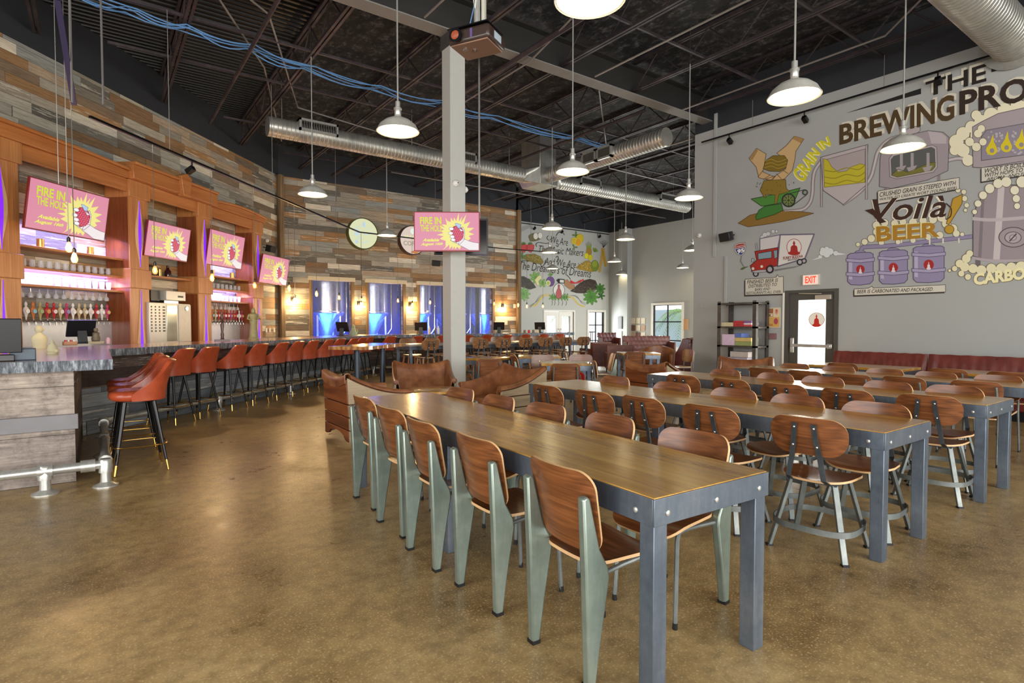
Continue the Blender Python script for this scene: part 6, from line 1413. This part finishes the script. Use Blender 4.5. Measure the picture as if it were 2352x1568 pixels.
# ================================================================ TANK ROOM behind the back windows
M_tankwall = plain('tank_room_wall', '3c3c5a', .7)
m = MB(); m.b2((4.6, 21.3, 0), (13.4, 21.4, 4.5)); m.b2((4.5, 18.3, 0), (4.6, 21.4, 4.5)); m.b2((4.6, 18.3, 4.45), (13.4, 21.3, 4.5)); struct(m.build('wall_tank_room', M_tankwall))
M_ss = m_steel('tank_steel', '9aa0b0', 'b8bccb', 'dadce8', .25, .85, 1.)
def tank():
    r = empty('fermentation_tank'); part(r, 'shell', M_ss, lambda m: m.lathe([(.62, 1.75), (.62, 4.1)], 32)); part(r, 'seam_ring', M_ss, lambda m: m.lathe([(.63, 1.72), (.65, 1.74), (.65, 1.78), (.63, 1.8)], 32, cap=False))
    part(r, 'cone', M_ss, lambda m: m.lathe([(.06, .75), (.62, 1.72)], 32)); part(r, 'outlet', M_chrome, lambda m: m.tube([(0, 0, .75), (0, 0, .6), (0, -.2, .5)], .05, 10))
    for k in range(4): a = pi/4+k*pi/2; part(r, 'leg', M_ss, lambda m: m.cyl((.55*cos(a), .55*sin(a), 0), (.55*cos(a), .55*sin(a), 1.8), .04, 8))
    part(r, 'drain_pipe', M_chrome, lambda m: m.tube([(.5, -.62, 3.6), (.5, -.66, 3.5), (.5, -.66, 1.2), (.3, -.6, .9)], .025, 8)); return r
TK = tank()
for i, x in enumerate((6.25, 7.95, 9.6, 11.25, 12.7)):
    o = TK if i == 0 else copy_tree(TK); o.location = (x, 19.6 if i % 2 else 19.45, 0); tag(o, 'stainless fermentation tank in blue light behind the back wall windows, %s from the left' % ordn[i], 'tank', 'tanks behind the back windows')
for x, k in ((6.9, 0), (8.8, 1), (10.5, 2), (12.0, 3)):
    m = MB(); m.b2((x-.06, 18.75, 0), (x+.06, 18.87, 4.4)); struct(m.build('trim_%d' % (k+4), M_blackm))
for x in (5.9, 7.9, 9.8, 11.7):
    l = bpy.data.lights.new('blue_wash', 'AREA'); l.shape = 'RECTANGLE'; l.size = 1.7; l.size_y = .9; l.energy = 100; l.color = (.02, .10, 1); lo = bpy.data.objects.new('blue_wash', l); COL.objects.link(lo); lo.location = (x, 18.45, .45); lo.rotation_euler = (radians(100), 0, 0)
    l = bpy.data.lights.new('tank_room_light', 'AREA'); l.size = 1.; l.energy = 16; l.color = (.85, .85, 1); lo = bpy.data.objects.new('tank_room_light', l); COL.objects.link(lo); lo.location = (x, 18.7, 4.3); lo.rotation_euler = (radians(15), 0, 0)
# ================================================================ BAR TOP ITEMS
def on_bar(x, y): return onZ(x, y, 1.07)
def register(loc, rz, lb, s=1.):
    r = empty('cash_register', loc, rz, lb, 'cash register', 'touch screen registers'); r.scale = (s, s, s)
    part(r, 'stand', plain('register_grey', '33383e', .4), lambda m: [m.b2((-.12, -.1, 0), (.12, .12, .02)), m.bar((0, .06, .02), (0, .02, .2), .12, .05)], bevel=.005)
    s_ = part(r, 'display', M_blackp, lambda m: m.box((0, 0, .24), (.38, .03, .27), rx=radians(-18)), bevel=.006)
    part(s_, 'screen', plain('register_screen', '2a3138', .1), lambda m: m.box((0, -.017, .245), (.34, .004, .22), rx=radians(-18))); return r
# near register (seen from behind) with printer
p = on_bar(60, 815); 
r = empty('bar_monitor', (onZ(28, 815, 1.07).x, 6.36, 1.07), radians(8), 'black point-of-sale monitor at the left frame edge on the near bar end', 'monitor')
part(r, 'display', M_blackp, lambda m: m.box((-.02, 0, .215), (.40, .035, .29), rx=radians(6)), bevel=.006); part(r, 'base', M_blackp, lambda m: m.b2((-.2, -.02, 0), (.13, .2, .055)), bevel=.006); part(r, 'emblem', plain('emblem_white', 'e8e2d8', .5), lambda m: m.b2((-.10, -.026, .20), (-.055, -.0185, .222)))
part(r, 'label_strip', M_white, lambda m: m.b2((.0, -.012, .10), (.035, -.0, .106)))
c1 = onZ(82, 812, 1.07)
r = empty('receipt_printer', (c1.x, 6.50, 1.07), radians(3), 'dark blue grey receipt printer box beside the monitor on the near bar end', 'printer'); part(r, 'body', plain('printer_blue', '3f4f5e', .4), lambda m: m.b2((-.08, -.07, .0), (.09, .10, .10)), bevel=.006); part(r, 'slot', M_blackp, lambda m: m.b2((-.06, -.04, .1), (.07, .02, .108)))
# skin surfaced figurines
def figure(name, loc, rz, chain, edges, rad, mat, lb, cat='figurine', sub=2, extra=None):
    me = bpy.data.meshes.new(name); me.from_pydata([Vector(c) for c in chain], edges, []); o = bpy.data.objects.new(name, me); COL.objects.link(o); o.location = loc; o.rotation_euler = (0, 0, rz); me.materials.append(mat)
    sk = o.modifiers.new('skin', 'SKIN'); sk.use_smooth_shade = True
    if not me.skin_vertices: bpy.context.view_layer.update()
    if me.skin_vertices:
        for v, q in zip(me.skin_vertices[0].data, rad): v.radius = (q, q)
        me.skin_vertices[0].data[0].use_root = True
    o.modifiers.new('sub', 'SUBSURF').levels = sub; o.modifiers['sub'].render_levels = sub
    return tag(o, lb, cat)
M_stone = plain('pale_stone', 'c9bf9c', .75, 0, .15, 12., .3); M_bronze = plain('aged_bronze', '6f6450', .5, .4, .35, 18., .3)
def lathe_fig(name, loc, parts_, mat, lb, cat='figurine', rz=0):
    r = empty(name, loc, rz, lb, cat)
    for nm, fn in parts_: part(r, nm, mat, fn)
    return r
c2 = onZ(97, 800, 1.07)
lathe_fig('stone_bust', (c2.x-.03, c2.y+.05, 1.07), [('head', lambda m: m.lathe([(0, .20), (.03, .205), (.045, .23), (.042, .262), (.02, .285), (0, .29)], 18, sy=.9)), ('shoulders', lambda m: m.lathe([(.07, 0), (.075, .06), (.085, .10), (.075, .15), (.04, .18), (.026, .205)], 20, sy=.6)), ('ear', lambda m: m.lathe([(0, .225), (.012, .235), (.010, .25), (0, .258)], 8, c=(.045, 0, 0)))], M_stone, 'pale stone bust on the bar behind the receipt printer')
c3 = onZ(120, 813, 1.07)
lathe_fig('stone_statuette', (c3.x, c3.y+.03, 1.07), [('base', lambda m: m.lathe([(.05, 0), (.055, .02), (.045, .03)], 12)), ('body', lambda m: m.lathe([(.045, .02), (.05, .05), (.035, .09), (.03, .10)], 12, sy=.8)), ('head', lambda m: m.lathe([(0, .095), (.02, .1), (.024, .115), (.014, .135), (.004, .15)], 12)), ('knee', lambda m: m.lathe([(0, .01), (.024, .02), (.026, .045), (0, .065)], 10, c=(.035, -.02, 0)))], M_stone, 'small pale seated statuette next to the receipt printer')
c4 = onZ(190, 790, 1.07)
register((c4.x-.02, c4.y+.25, 1.07), radians(200), 'tilted black register in the middle of the near bar end', 1.0)
c5 = onZ(217, 789, 1.07)
lathe_fig('bronze_statuette', (c5.x+.02, c5.y+.1, 1.085), [('base', lambda m: m.lathe([(.06, 0), (.06, .02), (.04, .03)], 14)), ('body', lambda m: m.lathe([(.05, .02), (.06, .06), (.045, .12), (.05, .15), (.02, .17)], 14, sy=.7)), ('head', lambda m: m.lathe([(0, .165), (.028, .175), (.034, .20), (.026, .225), (0, .235)], 12))], M_bronze, 'bronze seated statuette on the bar beside the tilted register')
m = MB(); [m.box((0, 0, .006+k*.011), (.20, .15, .009), rz=.03*(k % 3)) for k in range(3)]; o = m.build('menu_stack', M_stone); o.location = (c5.x+.02, c5.y+.08, 1.0705); tag(o, 'low stack of menus under the bronze statuette', 'menus')
c6 = onZ(245, 790, 1.07); lathe_fig('small_jar', (c6.x+.02, c6.y+.05, 1.07), [('glass', lambda m: m.lathe([(.025, 0), (.028, .01), (.028, .07), (.02, .085)], 14)), ('lid', lambda m: m.lathe([(.021, .085), (.021, .1)], 14))], plain('jar_pink', 'd8a8b4', .3), 'small pale pink jar at the near bar corner', 'jar')
c7 = onZ(160, 793, 1.07); r = empty('caddy_tray', (c7.x, c7.y+.08, 1.07), .2, 'wooden caddy of red and white packets left of the tilted register', 'caddy'); part(r, 'tray', M_orangeh, lambda m: [m.b2((-.08, -.05, 0), (.08, .05, .01)), m.b2((-.08, -.05, 0), (-.072, .05, .055)), m.b2((.072, -.05, 0), (.08, .05, .055)), m.b2((-.08, -.05, 0), (.08, -.044, .055))]); 
for k in range(4): part(r, 'packet', [M_redp, M_white][k % 2], lambda m: m.b2((-.06+k*.03, -.035, .012), (-.038+k*.03, .04, .075)))
# statue and dark tap on the slanting bar
q = onZ(583, 783, 1.07); q = onV(583, 783, (0, 9.35), (1, 1)); 
lathe_fig('standing_statue', (q.x, q.y, 1.07), [('base', lambda m: m.lathe([(.10, 0), (.10, .03), (.08, .05)], 16)), ('robe', lambda m: m.lathe([(.085, .04), (.075, .15), (.06, .3), (.075, .36), (.06, .40)], 18, sy=.8)), ('torso', lambda m: m.lathe([(.065, .38), (.085, .45), (.09, .49), (.03, .52)], 16, sy=.7)), ('head', lambda m: m.lathe([(.0, .505), (.035, .52), (.045, .55), (.035, .585), (.015, .61), (0, .625)], 14)), ('arm', lambda m: m.tube([(-.08, 0, .48), (-.11, -.03, .40), (-.05, -.07, .38)], [.02, .018, .012], 8)), ('arm', lambda m: m.tube([(.08, 0, .48), (.11, -.03, .40), (.05, -.07, .41)], [.02, .018, .012], 8))], plain('mossy_bronze', '8a8560', .6, .2, .35, 20., .4), 'mottled bronze standing statue on the bar in front of the right cabinet column')
q = onV(511, 785, (0, 9.5), (1, 1)); lathe_fig('beer_engine', (q.x, q.y, 1.07), [('base', lambda m: m.b2((-.12, -.06, 0), (.12, .06, .03))), ('column', lambda m: m.lathe([(.035, .03), (.025, .06), (.03, .12), (.02, .16), (.032, .28), (.025, .33)], 14)), ('handle', lambda m: m.lathe([(.012, .33), (.022, .38), (.03, .44), (.02, .5), (.008, .52)], 12))], plain('dark_turned_wood', '3a1c14', .3), 'dark turned wooden beer pump handle on the slanting bar', 'beer pump')
# rear bar items
for x, d_, rz, lb in ((787, 14.9, 2.2, 'register on the bar left of the second tank window'), (967, 15.0, 2.6, 'register on the rear bar left of the column'), (1146, 15.1, 2.6, 'register on the rear bar right of the column'), (1240, 15.1, 2.3, 'register on the rear bar in front of the white doors')):
    p = onY(x, 770, d_) if x > 800 else onV(x, 770, (0, 9.3), (1, 1)); register((p.x, p.y, 1.07), rz, lb, .95)
p = onV(812, 772, (0, 9.3), (1, 1)); lathe_fig('green_figurine', (p.x, p.y+.0, 1.07), [('body', lambda m: m.lathe([(.10, 0), (.11, .05), (.07, .12), (.05, .2)], 14, sy=.7)), ('head', lambda m: m.lathe([(.03, .19), (.045, .22), (.03, .27), (.0, .29)], 12)), ('tail', lambda m: m.tube([(.08, 0, .05), (.12, 0, .1), (.1, 0, .16)], [.02, .015, .008], 8))], plain('celadon', 'a3b08c', .4), 'pale green ceramic figurine on the bar before the first tank window')
for i, (x, lb) in enumerate(((1000, 'cream'), (1009, 'dark'), (1017, 'white'))):
    p = onY(min(x, 1008), 770, 14.95); m = MB(); m.lathe([(.03, 0), (.032, .01), (.032, .17), (.012, .2), (.012, .24)], 12); o = m.build('bottle', [M_stone, M_bronze, M_white][i]); o.location = (p.x-.25+.09*i, 14.85, 1.07); tag(o, '%s bottle on the rear bar just left of the column' % lb, 'bottle', 'bottles left of the column')
for i in range(4):
    p = onY(1205+i*10, 770, 15.0); m = MB(); m.lathe([(.04, 0), (.045, .02), (.04, .09), (.03, .1)], 10); o = m.build('condiment_jar', [M_bronze, M_redp, M_bronze, M_stone][i]); o.location = (p.x, 15.0, 1.07); tag(o, 'small condiment jar on the rear bar right of the board wall, %s of four' % ordn[i], 'jar', 'jars on the rear bar')
# ================================================================ CABINET CONTENTS
def cpt(s, a, z): return tuple(wpt(s, a, z))
def wglass(h=.15, r0=.038): 
    m = MB(); m.lathe([(.028, 0), (.03, .004), (.006, .012), (.006, h*.42), (.02, h*.5), (r0, h*.7), (r0*.9, h), (r0*.86, h)], 10, cap=False); return m.mesh('wine_glass', M_glassw)
def pint(h=.14):
    m = MB(); m.lathe([(0, 0), (.032, .0), (.043, h*.85), (.041, h), (.038, h), (.030, .01)], 10, cap=False); return m.mesh('beer_glass', M_glassw)
GW = wglass(); GP = pint(); GM = MB(); GM.lathe([(0, .0), (.03, .004), (.045, .05), (.035, .11), (.042, .13)], 10, cap=False); GM = GM.mesh('snifter_glass', M_glassw)
ordl = ordn+['thirteenth', 'fourteenth', 'fifteenth', 'sixteenth', 'seventeenth', 'eighteenth']
def glasses(mesh, name, bay, z, a, n, s0, s1, label, flip=False, cat='glass', up=0):
    for k in range(n):
        o = bpy.data.objects.new(name, mesh); COL.objects.link(o); s = s0+(s1-s0)*(k+.5)/n
        o.location = cpt(s, a, z); 
        if flip: o.rotation_euler = (pi, 0, 0)
        tag(o, '%s, %s from the left' % (label, ordl[k]), cat, label.split(',')[0])
for bi, nm in ((0, 'left'), (2, 'right')):
    b0, b1 = bays[bi]; n = 13 if bi == 0 else 9; zz = shelf_z[bi]
    b0 = max(b0, -.95)
    glasses(GM, 'snifter_glass', bi, zz[1], .2, n, b0+.1, b1-.1, 'snifter on the middle shelf of the %s cabinet bay' % nm)
    glasses(GP, 'beer_glass', bi, zz[2], .2, n, b0+.1, b1-.1, 'beer glass on the lowest shelf of the %s cabinet bay' % nm)
    glasses(GW, 'stem_glass', bi, zz[2]-.05, .16, n, b0+.1, b1-.1, 'stem glass hanging under the shelves of the %s cabinet bay' % nm, True)
    for k in range(2):
        m = MB(); m.lathe([(.05, 0), (.055, .02), (.05, .13), (.055, .15)], 12); o = m.build('brass_cup', M_brass); o.location = cpt(b0+(b1-b0)*(.3+.45*k), .18, zz[0]); tag(o, 'brass cup on the top shelf of the %s cabinet bay, %s one' % (nm, ['left', 'right'][k]), 'cup', 'brass cups on the top cabinet shelves')
m = MB(); m.lathe([(.06, 0), (.065, .02), (.065, .13), (.03, .18), (.025, .24), (.03, .25)], 14); o = m.build('growler_jug', plain('brown_jug_glass', '3a1c1c', .15)); s_ = bays[1][0]+(bays[1][1]-bays[1][0])*.62; o.location = cpt(s_, .2, 2.36); tag(o, 'dark brown jug on the shelf in the middle cabinet bay', 'jug')
m = MB(); m.lathe([(.04, 0), (.042, .15), (.03, .16)], 12); o = m.build('brass_cup', M_brass); o.location = cpt(s_-.25, .2, 2.36); tag(o, 'brass cup beside the dark brown jug', 'cup')
m = MB(); m.lathe([(.11, 0), (.14, .03), (.13, .16), (.06, .22)], 16); o = m.build('round_crock', M_bronze); o.location = cpt(s_-.55, .2, 2.36); tag(o, 'round dark crock on the shelf in the middle cabinet bay', 'crock')
# beer taps
def tap(col, col2):
    r = empty('beer_tap'); k = 'tap_'+col; mt = plain(k, col, .4)
    part(r, 'handle', mt, lambda m: m.lathe([(.012, .0), (.014, .03), (.022, .07), (.044, .13), (.046, .16), (.034, .19), (.020, .205), (.014, .215), (.024, .23), (.026, .25), (.016, .272), (.006, .285), (0, .29)], 14, sy=.6))
    part(r, 'emblem', plain('tap_'+col2, col2, .4), lambda m: m.tube([(0, -.026, .135), (0, -.036, .135)], [.034, .034], 16)); part(r, 'faucet', M_chrome, lambda m: m.tube([(0, .08, -.03), (0, 0, -.02), (0, -.03, -.04), (0, -.035, -.09)], [.016, .018, .013, .010], 10)); part(r, 'collar', M_chrome, lambda m: m.cyl((0, 0, -.02), (0, 0, .01), .01, 8)); return r
tc = [('e8e4e4', 'e8e4e4'), ('e8e4e4', 'f2f0f0'), ('c8783c', '7ab4c8'), ('b0a06c', '9ab070'), ('b82430', 'd09048'), ('b82430', 'e8d8d8'), ('c8b48c', 'e4e0dc'), ('c03a70', '8a80b8'), ('e8e4e4', 'f2f0f0'), ('c8b48c', 'e4e0dc'), ('c8b48c', 'e4e0dc'), ('e8e4e4', 'e8d8d8'), ('b82430', 'e8e8f0'), ('e8e4e4', 'f2f0f0'), ('c03a70', 'e8c88c')]
TP = {}
def put_tap(c, s, z, label, grp):
    if c not in TP: TP[c] = tap(*c); o = TP[c]
    else: o = copy_tree(TP[c])
    o.location = cpt(s, .2, z); o.rotation_euler = (0, 0, WROT); tag(o, label, 'beer tap', grp)
sa = wsz(60, 730, .2)[0]; sb = wsz(247, 735, .2)[0]
for k in range(14): put_tap(tc[k+1], sa+(sb-sa)*k/13, wsz(60+187*k/13, 734, .2)[1]-.0, 'beer tap handle in the left cabinet bay, %s from the left' % ordl[k], 'beer taps in the left cabinet bay')
sa = wsz(488, 740, .2)[0]; sb = wsz(556, 742, .2)[0]; cc = [2, 9, 5, 4, 12, 5, 7, 4, 12, 13, 14, 1]
for k in range(11): put_tap(tc[cc[k]], sa+(sb-sa)*k/10, 1.44, 'beer tap handle in the right cabinet bay, %s from the left' % ordl[k], 'beer taps in the right cabinet bay')
# steel machine in the middle bay (rinser / ice machine with switch board)
s0, zt_ = wsz(342, 702, .55); s1, zt2 = wsz(439, 704, .55)
r = empty('steel_machine', cpt(0, 0, 0), WROT, 'tall steel machine with rows of dark buttons in the middle cabinet bay', 'machine')
M_mach = plain('machine_steel', 'c9c6be', .35, .3, .08)
part(r, 'case', M_mach, lambda m: m.b2((s0, -.55, .95), (s1-.03, -.06, 1.80)), bevel=.01)
dr = part(r, 'glass_door', plain('door_mirror', 'd8d4c0', .08, .6), lambda m: m.b2((s0+(s1-s0)*.38, -.565, 1.02), (s0+(s1-s0)*.62, -.55, 1.76)), bevel=.004)
part(r, 'side_cover', plain('machine_pale', 'd6d0c2', .4), lambda m: m.b2((s0+(s1-s0)*.67, -.57, 1.0), (s1-.04, -.55, 1.78)), bevel=.004)
for c_ in range(4):
    for rw in range(9): part(r, 'button', M_blackp, lambda m: m.b2((s0+.05+c_*.11, -.556, 1.22+rw*.06), (s0+.08+c_*.11+(.03 if c_ == 3 else 0), -.548, 1.25+rw*.06)))
part(r, 'top_unit', M_mach, lambda m: m.b2((s0+(s1-s0)*.45, -.5, 1.86), (s1-.1, -.15, 2.06)), bevel=.01); part(r, 'top_foot', M_chrome, lambda m: m.b2((s0+(s1-s0)*.5, -.4, 1.8), (s1-.2, -.2, 1.86))); part(r, 'dark_box', M_blackp, lambda m: m.b2((s0+.25, -.4, 1.84), (s0+.5, -.1, 2.05)), bevel=.006)
part(r, 'gauge', M_blackp, lambda m: m.b2((s1-.35, -.503, 1.93), (s1-.18, -.498, 1.97))); part(r, 'dial', M_chrome, lambda m: m.tube([(s1-.2, -.57, 1.7), (s1-.2, -.6, 1.7)], [.05, .045], 16))
# switch plates on the wall right of the cabinet
for i, x in enumerate((611, 619, 629)):
    a = onW(x, 757, .0); s_, z_ = wsz(x, 758, 0); m = MB(); m.b2((-.04, -.018, -.06), (.04, -.002, .06)); o = m.build('switch_plate', M_white, bevel=.003); o.location = cpt(s_, 0.0, z_); o.rotation_euler = (0, 0, WROT); tag(o, 'white switch plate on the boarded wall near the corner post, %s of three' % ordn[i], 'switch plate', 'switch plates near the corner')
# ================================================================ STEEL GAME SHELF
XS0, XS1 = 10.95, 11.44; ya, yb = onX(1648, 704, XS0).y, onX(1737, 702, XS0).y; hz = 1.86
r = empty('game_shelf', ((XS0+XS1)/2, (ya+yb)/2, 0), 0, 'dark steel shelving unit with board games in the wall corner', 'shelf unit'); w2 = abs(ya-yb)/2; d2 = (XS1-XS0)/2
M_rack = m_steel('rack_steel', '3c3a38', '524f4c', '6d6a66', .5, .4)
for sx in (-1, 1):
    for sy in (-1, 1): part(r, 'upright', M_rack, lambda m: [m.b2((sx*d2, sy*w2, 0), (sx*(d2-.008), sy*(w2-.08), hz)), m.b2((sx*(d2-.008), sy*w2, 0), (sx*(d2-.08), sy*(w2-.008), hz))])
zsh = [.12, .52, .93, 1.36, 1.82]
zsh = [onX(1700, y, XS0).z for y in (825, 794, 750)]; zsh = [.12, .52]+[onX(1700, 794, XS0).z, onX(1700, 750, XS0).z, 1.82]
for z in zsh: part(r, 'shelf_board', M_rack, lambda m: [m.b2((-d2, -w2, z-.004), (d2, w2, z)), m.b2((-d2, -w2, z-.035), (-d2+.005, w2, z+.005)), m.b2((d2-.005, -w2, z-.035), (d2, w2, z+.005)), m.b2((-d2, -w2, z-.035), (d2, -w2+.005, z+.005)), m.b2((-d2, w2-.005, z-.035), (d2, w2, z+.005))])
Lx = (XS0+XS1)/2; Ly = (ya+yb)/2
def gbox(y0, y1, z, h, col, lb, dep=.28, dx=0.):
    m = MB(); m.b2((Lx-d2+.03+dx, Ly+min(y0, y1), z+.001), (Lx-d2+.03+dep+dx, Ly+max(y0, y1), z+h)); o = m.build('board_game_box', plain('box_'+col, col, .5, 0, .25, 30.), bevel=.003); tag(o, lb, 'game box', 'boxes on the steel shelf')
zt3, zt2_, zt1 = zsh[3], zsh[2], zsh[1]
gbox(w2-.08, w2-.36, zt3, .09, 'c8bd96', 'flat cream game box on the upper shelf of the steel unit')
for k in range(3): gbox(w2-.37, w2-.60, zt3+k*.042, .04, 'b8303a', 'red game box on the upper shelf, %s in its stack' % ['bottom', 'middle', 'top'][k])
for k in range(3): gbox(w2-.61, w2-.78, zt3+k*.04, .038, ['c84850', 'e0c8d0', '7a5a98'][k], 'slim game box at the right of the upper shelf, %s in its stack' % ['bottom', 'middle', 'top'][k])
gbox(w2-.10, w2-.40, zt2_, .24, 'd0b8d0', 'large patterned pale game box standing on the middle shelf', .08)
gbox(w2-.41, w2-.78, zt2_, .09, '8f9a60', 'green and pink game box on the middle shelf'); gbox(w2-.41, w2-.78, zt2_+.092, .08, 'c8b070', 'yellow game box on the green one, middle shelf'); gbox(w2-.41, w2-.56, zt2_+.174, .09, '5a70b0', 'blue game box topping the middle shelf stack')
gbox(w2-.25, w2-.70, zt1+.0, .14, 'a8a4b4', 'clear plastic bin of game pieces on the lower shelf'); gbox(w2-.30, w2-.72, zt1+.145, .12, 'b8b0ae', 'clear plastic tub stacked on the bin, lower shelf'); gbox(w2-.04, w2-.24, zt1, .05, '5a78b8', 'blue game box at the left of the lower shelf'); gbox(w2-.06, w2-.23, zt1+.055, .06, '3a3840', 'black game box at the left of the lower shelf')
# ================================================================ OUTSIDE: palms and a pale ground beyond the far windows
m = MB(); m.b2((20.7, 8, -.12), (30, 30, -.02)); m.b2((11.6, 20.05, -.12), (20.7, 30, -.02)); struct(m.build('ground', plain('outdoor_ground', '9a9a8c', .9)))
M_frond = plain('palm_green', '6f9a3c', .5, 0, .3, 3.); M_frond.node_tree.nodes['Principled BSDF'].inputs['Transmission Weight'].default_value = 0
def palm(loc, h, label, seed, nf=11, size=1.7):
    r = empty('palm_tree', loc, 0, label, 'palm tree', 'palms outside the windows'); rnd = random.Random(seed)
    part(r, 'trunk', M_post, lambda m: m.tube([(0, 0, 0), (.05, 0, h*.5), (0, 0, h)], [.12, .09, .08], 10))
    for k in range(nf):
        a = 2*pi*k/nf+rnd.random()*.4; up = rnd.uniform(.3, .9)
        def f(m):
            sp = []
            for i in range(13): t = i/12; rr = size*t; sp.append(Vector((rr*cos(a), rr*sin(a), h+up*size*t-1.25*size*t*t)))
            m.tube(sp, [.02*(1-t_/13) for t_ in range(13)], 5)
            side = Vector((-sin(a), cos(a), 0))
            for i in range(1, 13):
                for j in (0, .5):
                    q = sp[i] if j == 0 else (sp[i]+sp[i-1])/2; L = .42*size*sin(pi*min(.97, (i-j*.5)/12.5)**.8)*.8+.05; dd = (sp[i]-sp[i-1]).normalized()
                    for s in (-1, 1):
                        e = q+side*s*L*.8+dd*L*.55-Vector((0, 0, L*.35)); w = dd*.022
                        m.f([m.v(q-w), m.v(q+w), m.v(e)])
        part(r, 'frond', M_frond, f)
palm((22.7, 17.1, 0), 1.9, 'bushy palm filling the far grid window, left half', 2); palm((23.8, 15.2, 0), 2.1, 'palm behind the right half of the far grid window', 5); palm((19.9, 22.2, 0), 1.9, 'palm beyond the narrow far window', 11, 9, 1.3)
m = MB(); m.b2((27.5, 12.5, 0), (27.6, 24, 2.2)); struct(m.build('wall_outside', plain('outdoor_building', '8fa0a8', .8)))
m = MB(); m.b2((14.5, 25.0, 0), (18.9, 25.1, 2.0)); struct(m.build('wall_dark_backdrop', plain('added_dark_backdrop', '4c5654', .8)))  # made-up wall, added so the double door glass looks dark
m = MB(); [m.b2((18.7+k*.12, 20.9, 0), (18.73+k*.12, 20.93, .95)) for k in range(14)]; m.b2((18.6, 20.9, .92), (20.5, 20.94, .97)); o = m.build('patio_railing', M_blackm); tag(o, 'black patio railing seen through the narrow far window', 'railing')
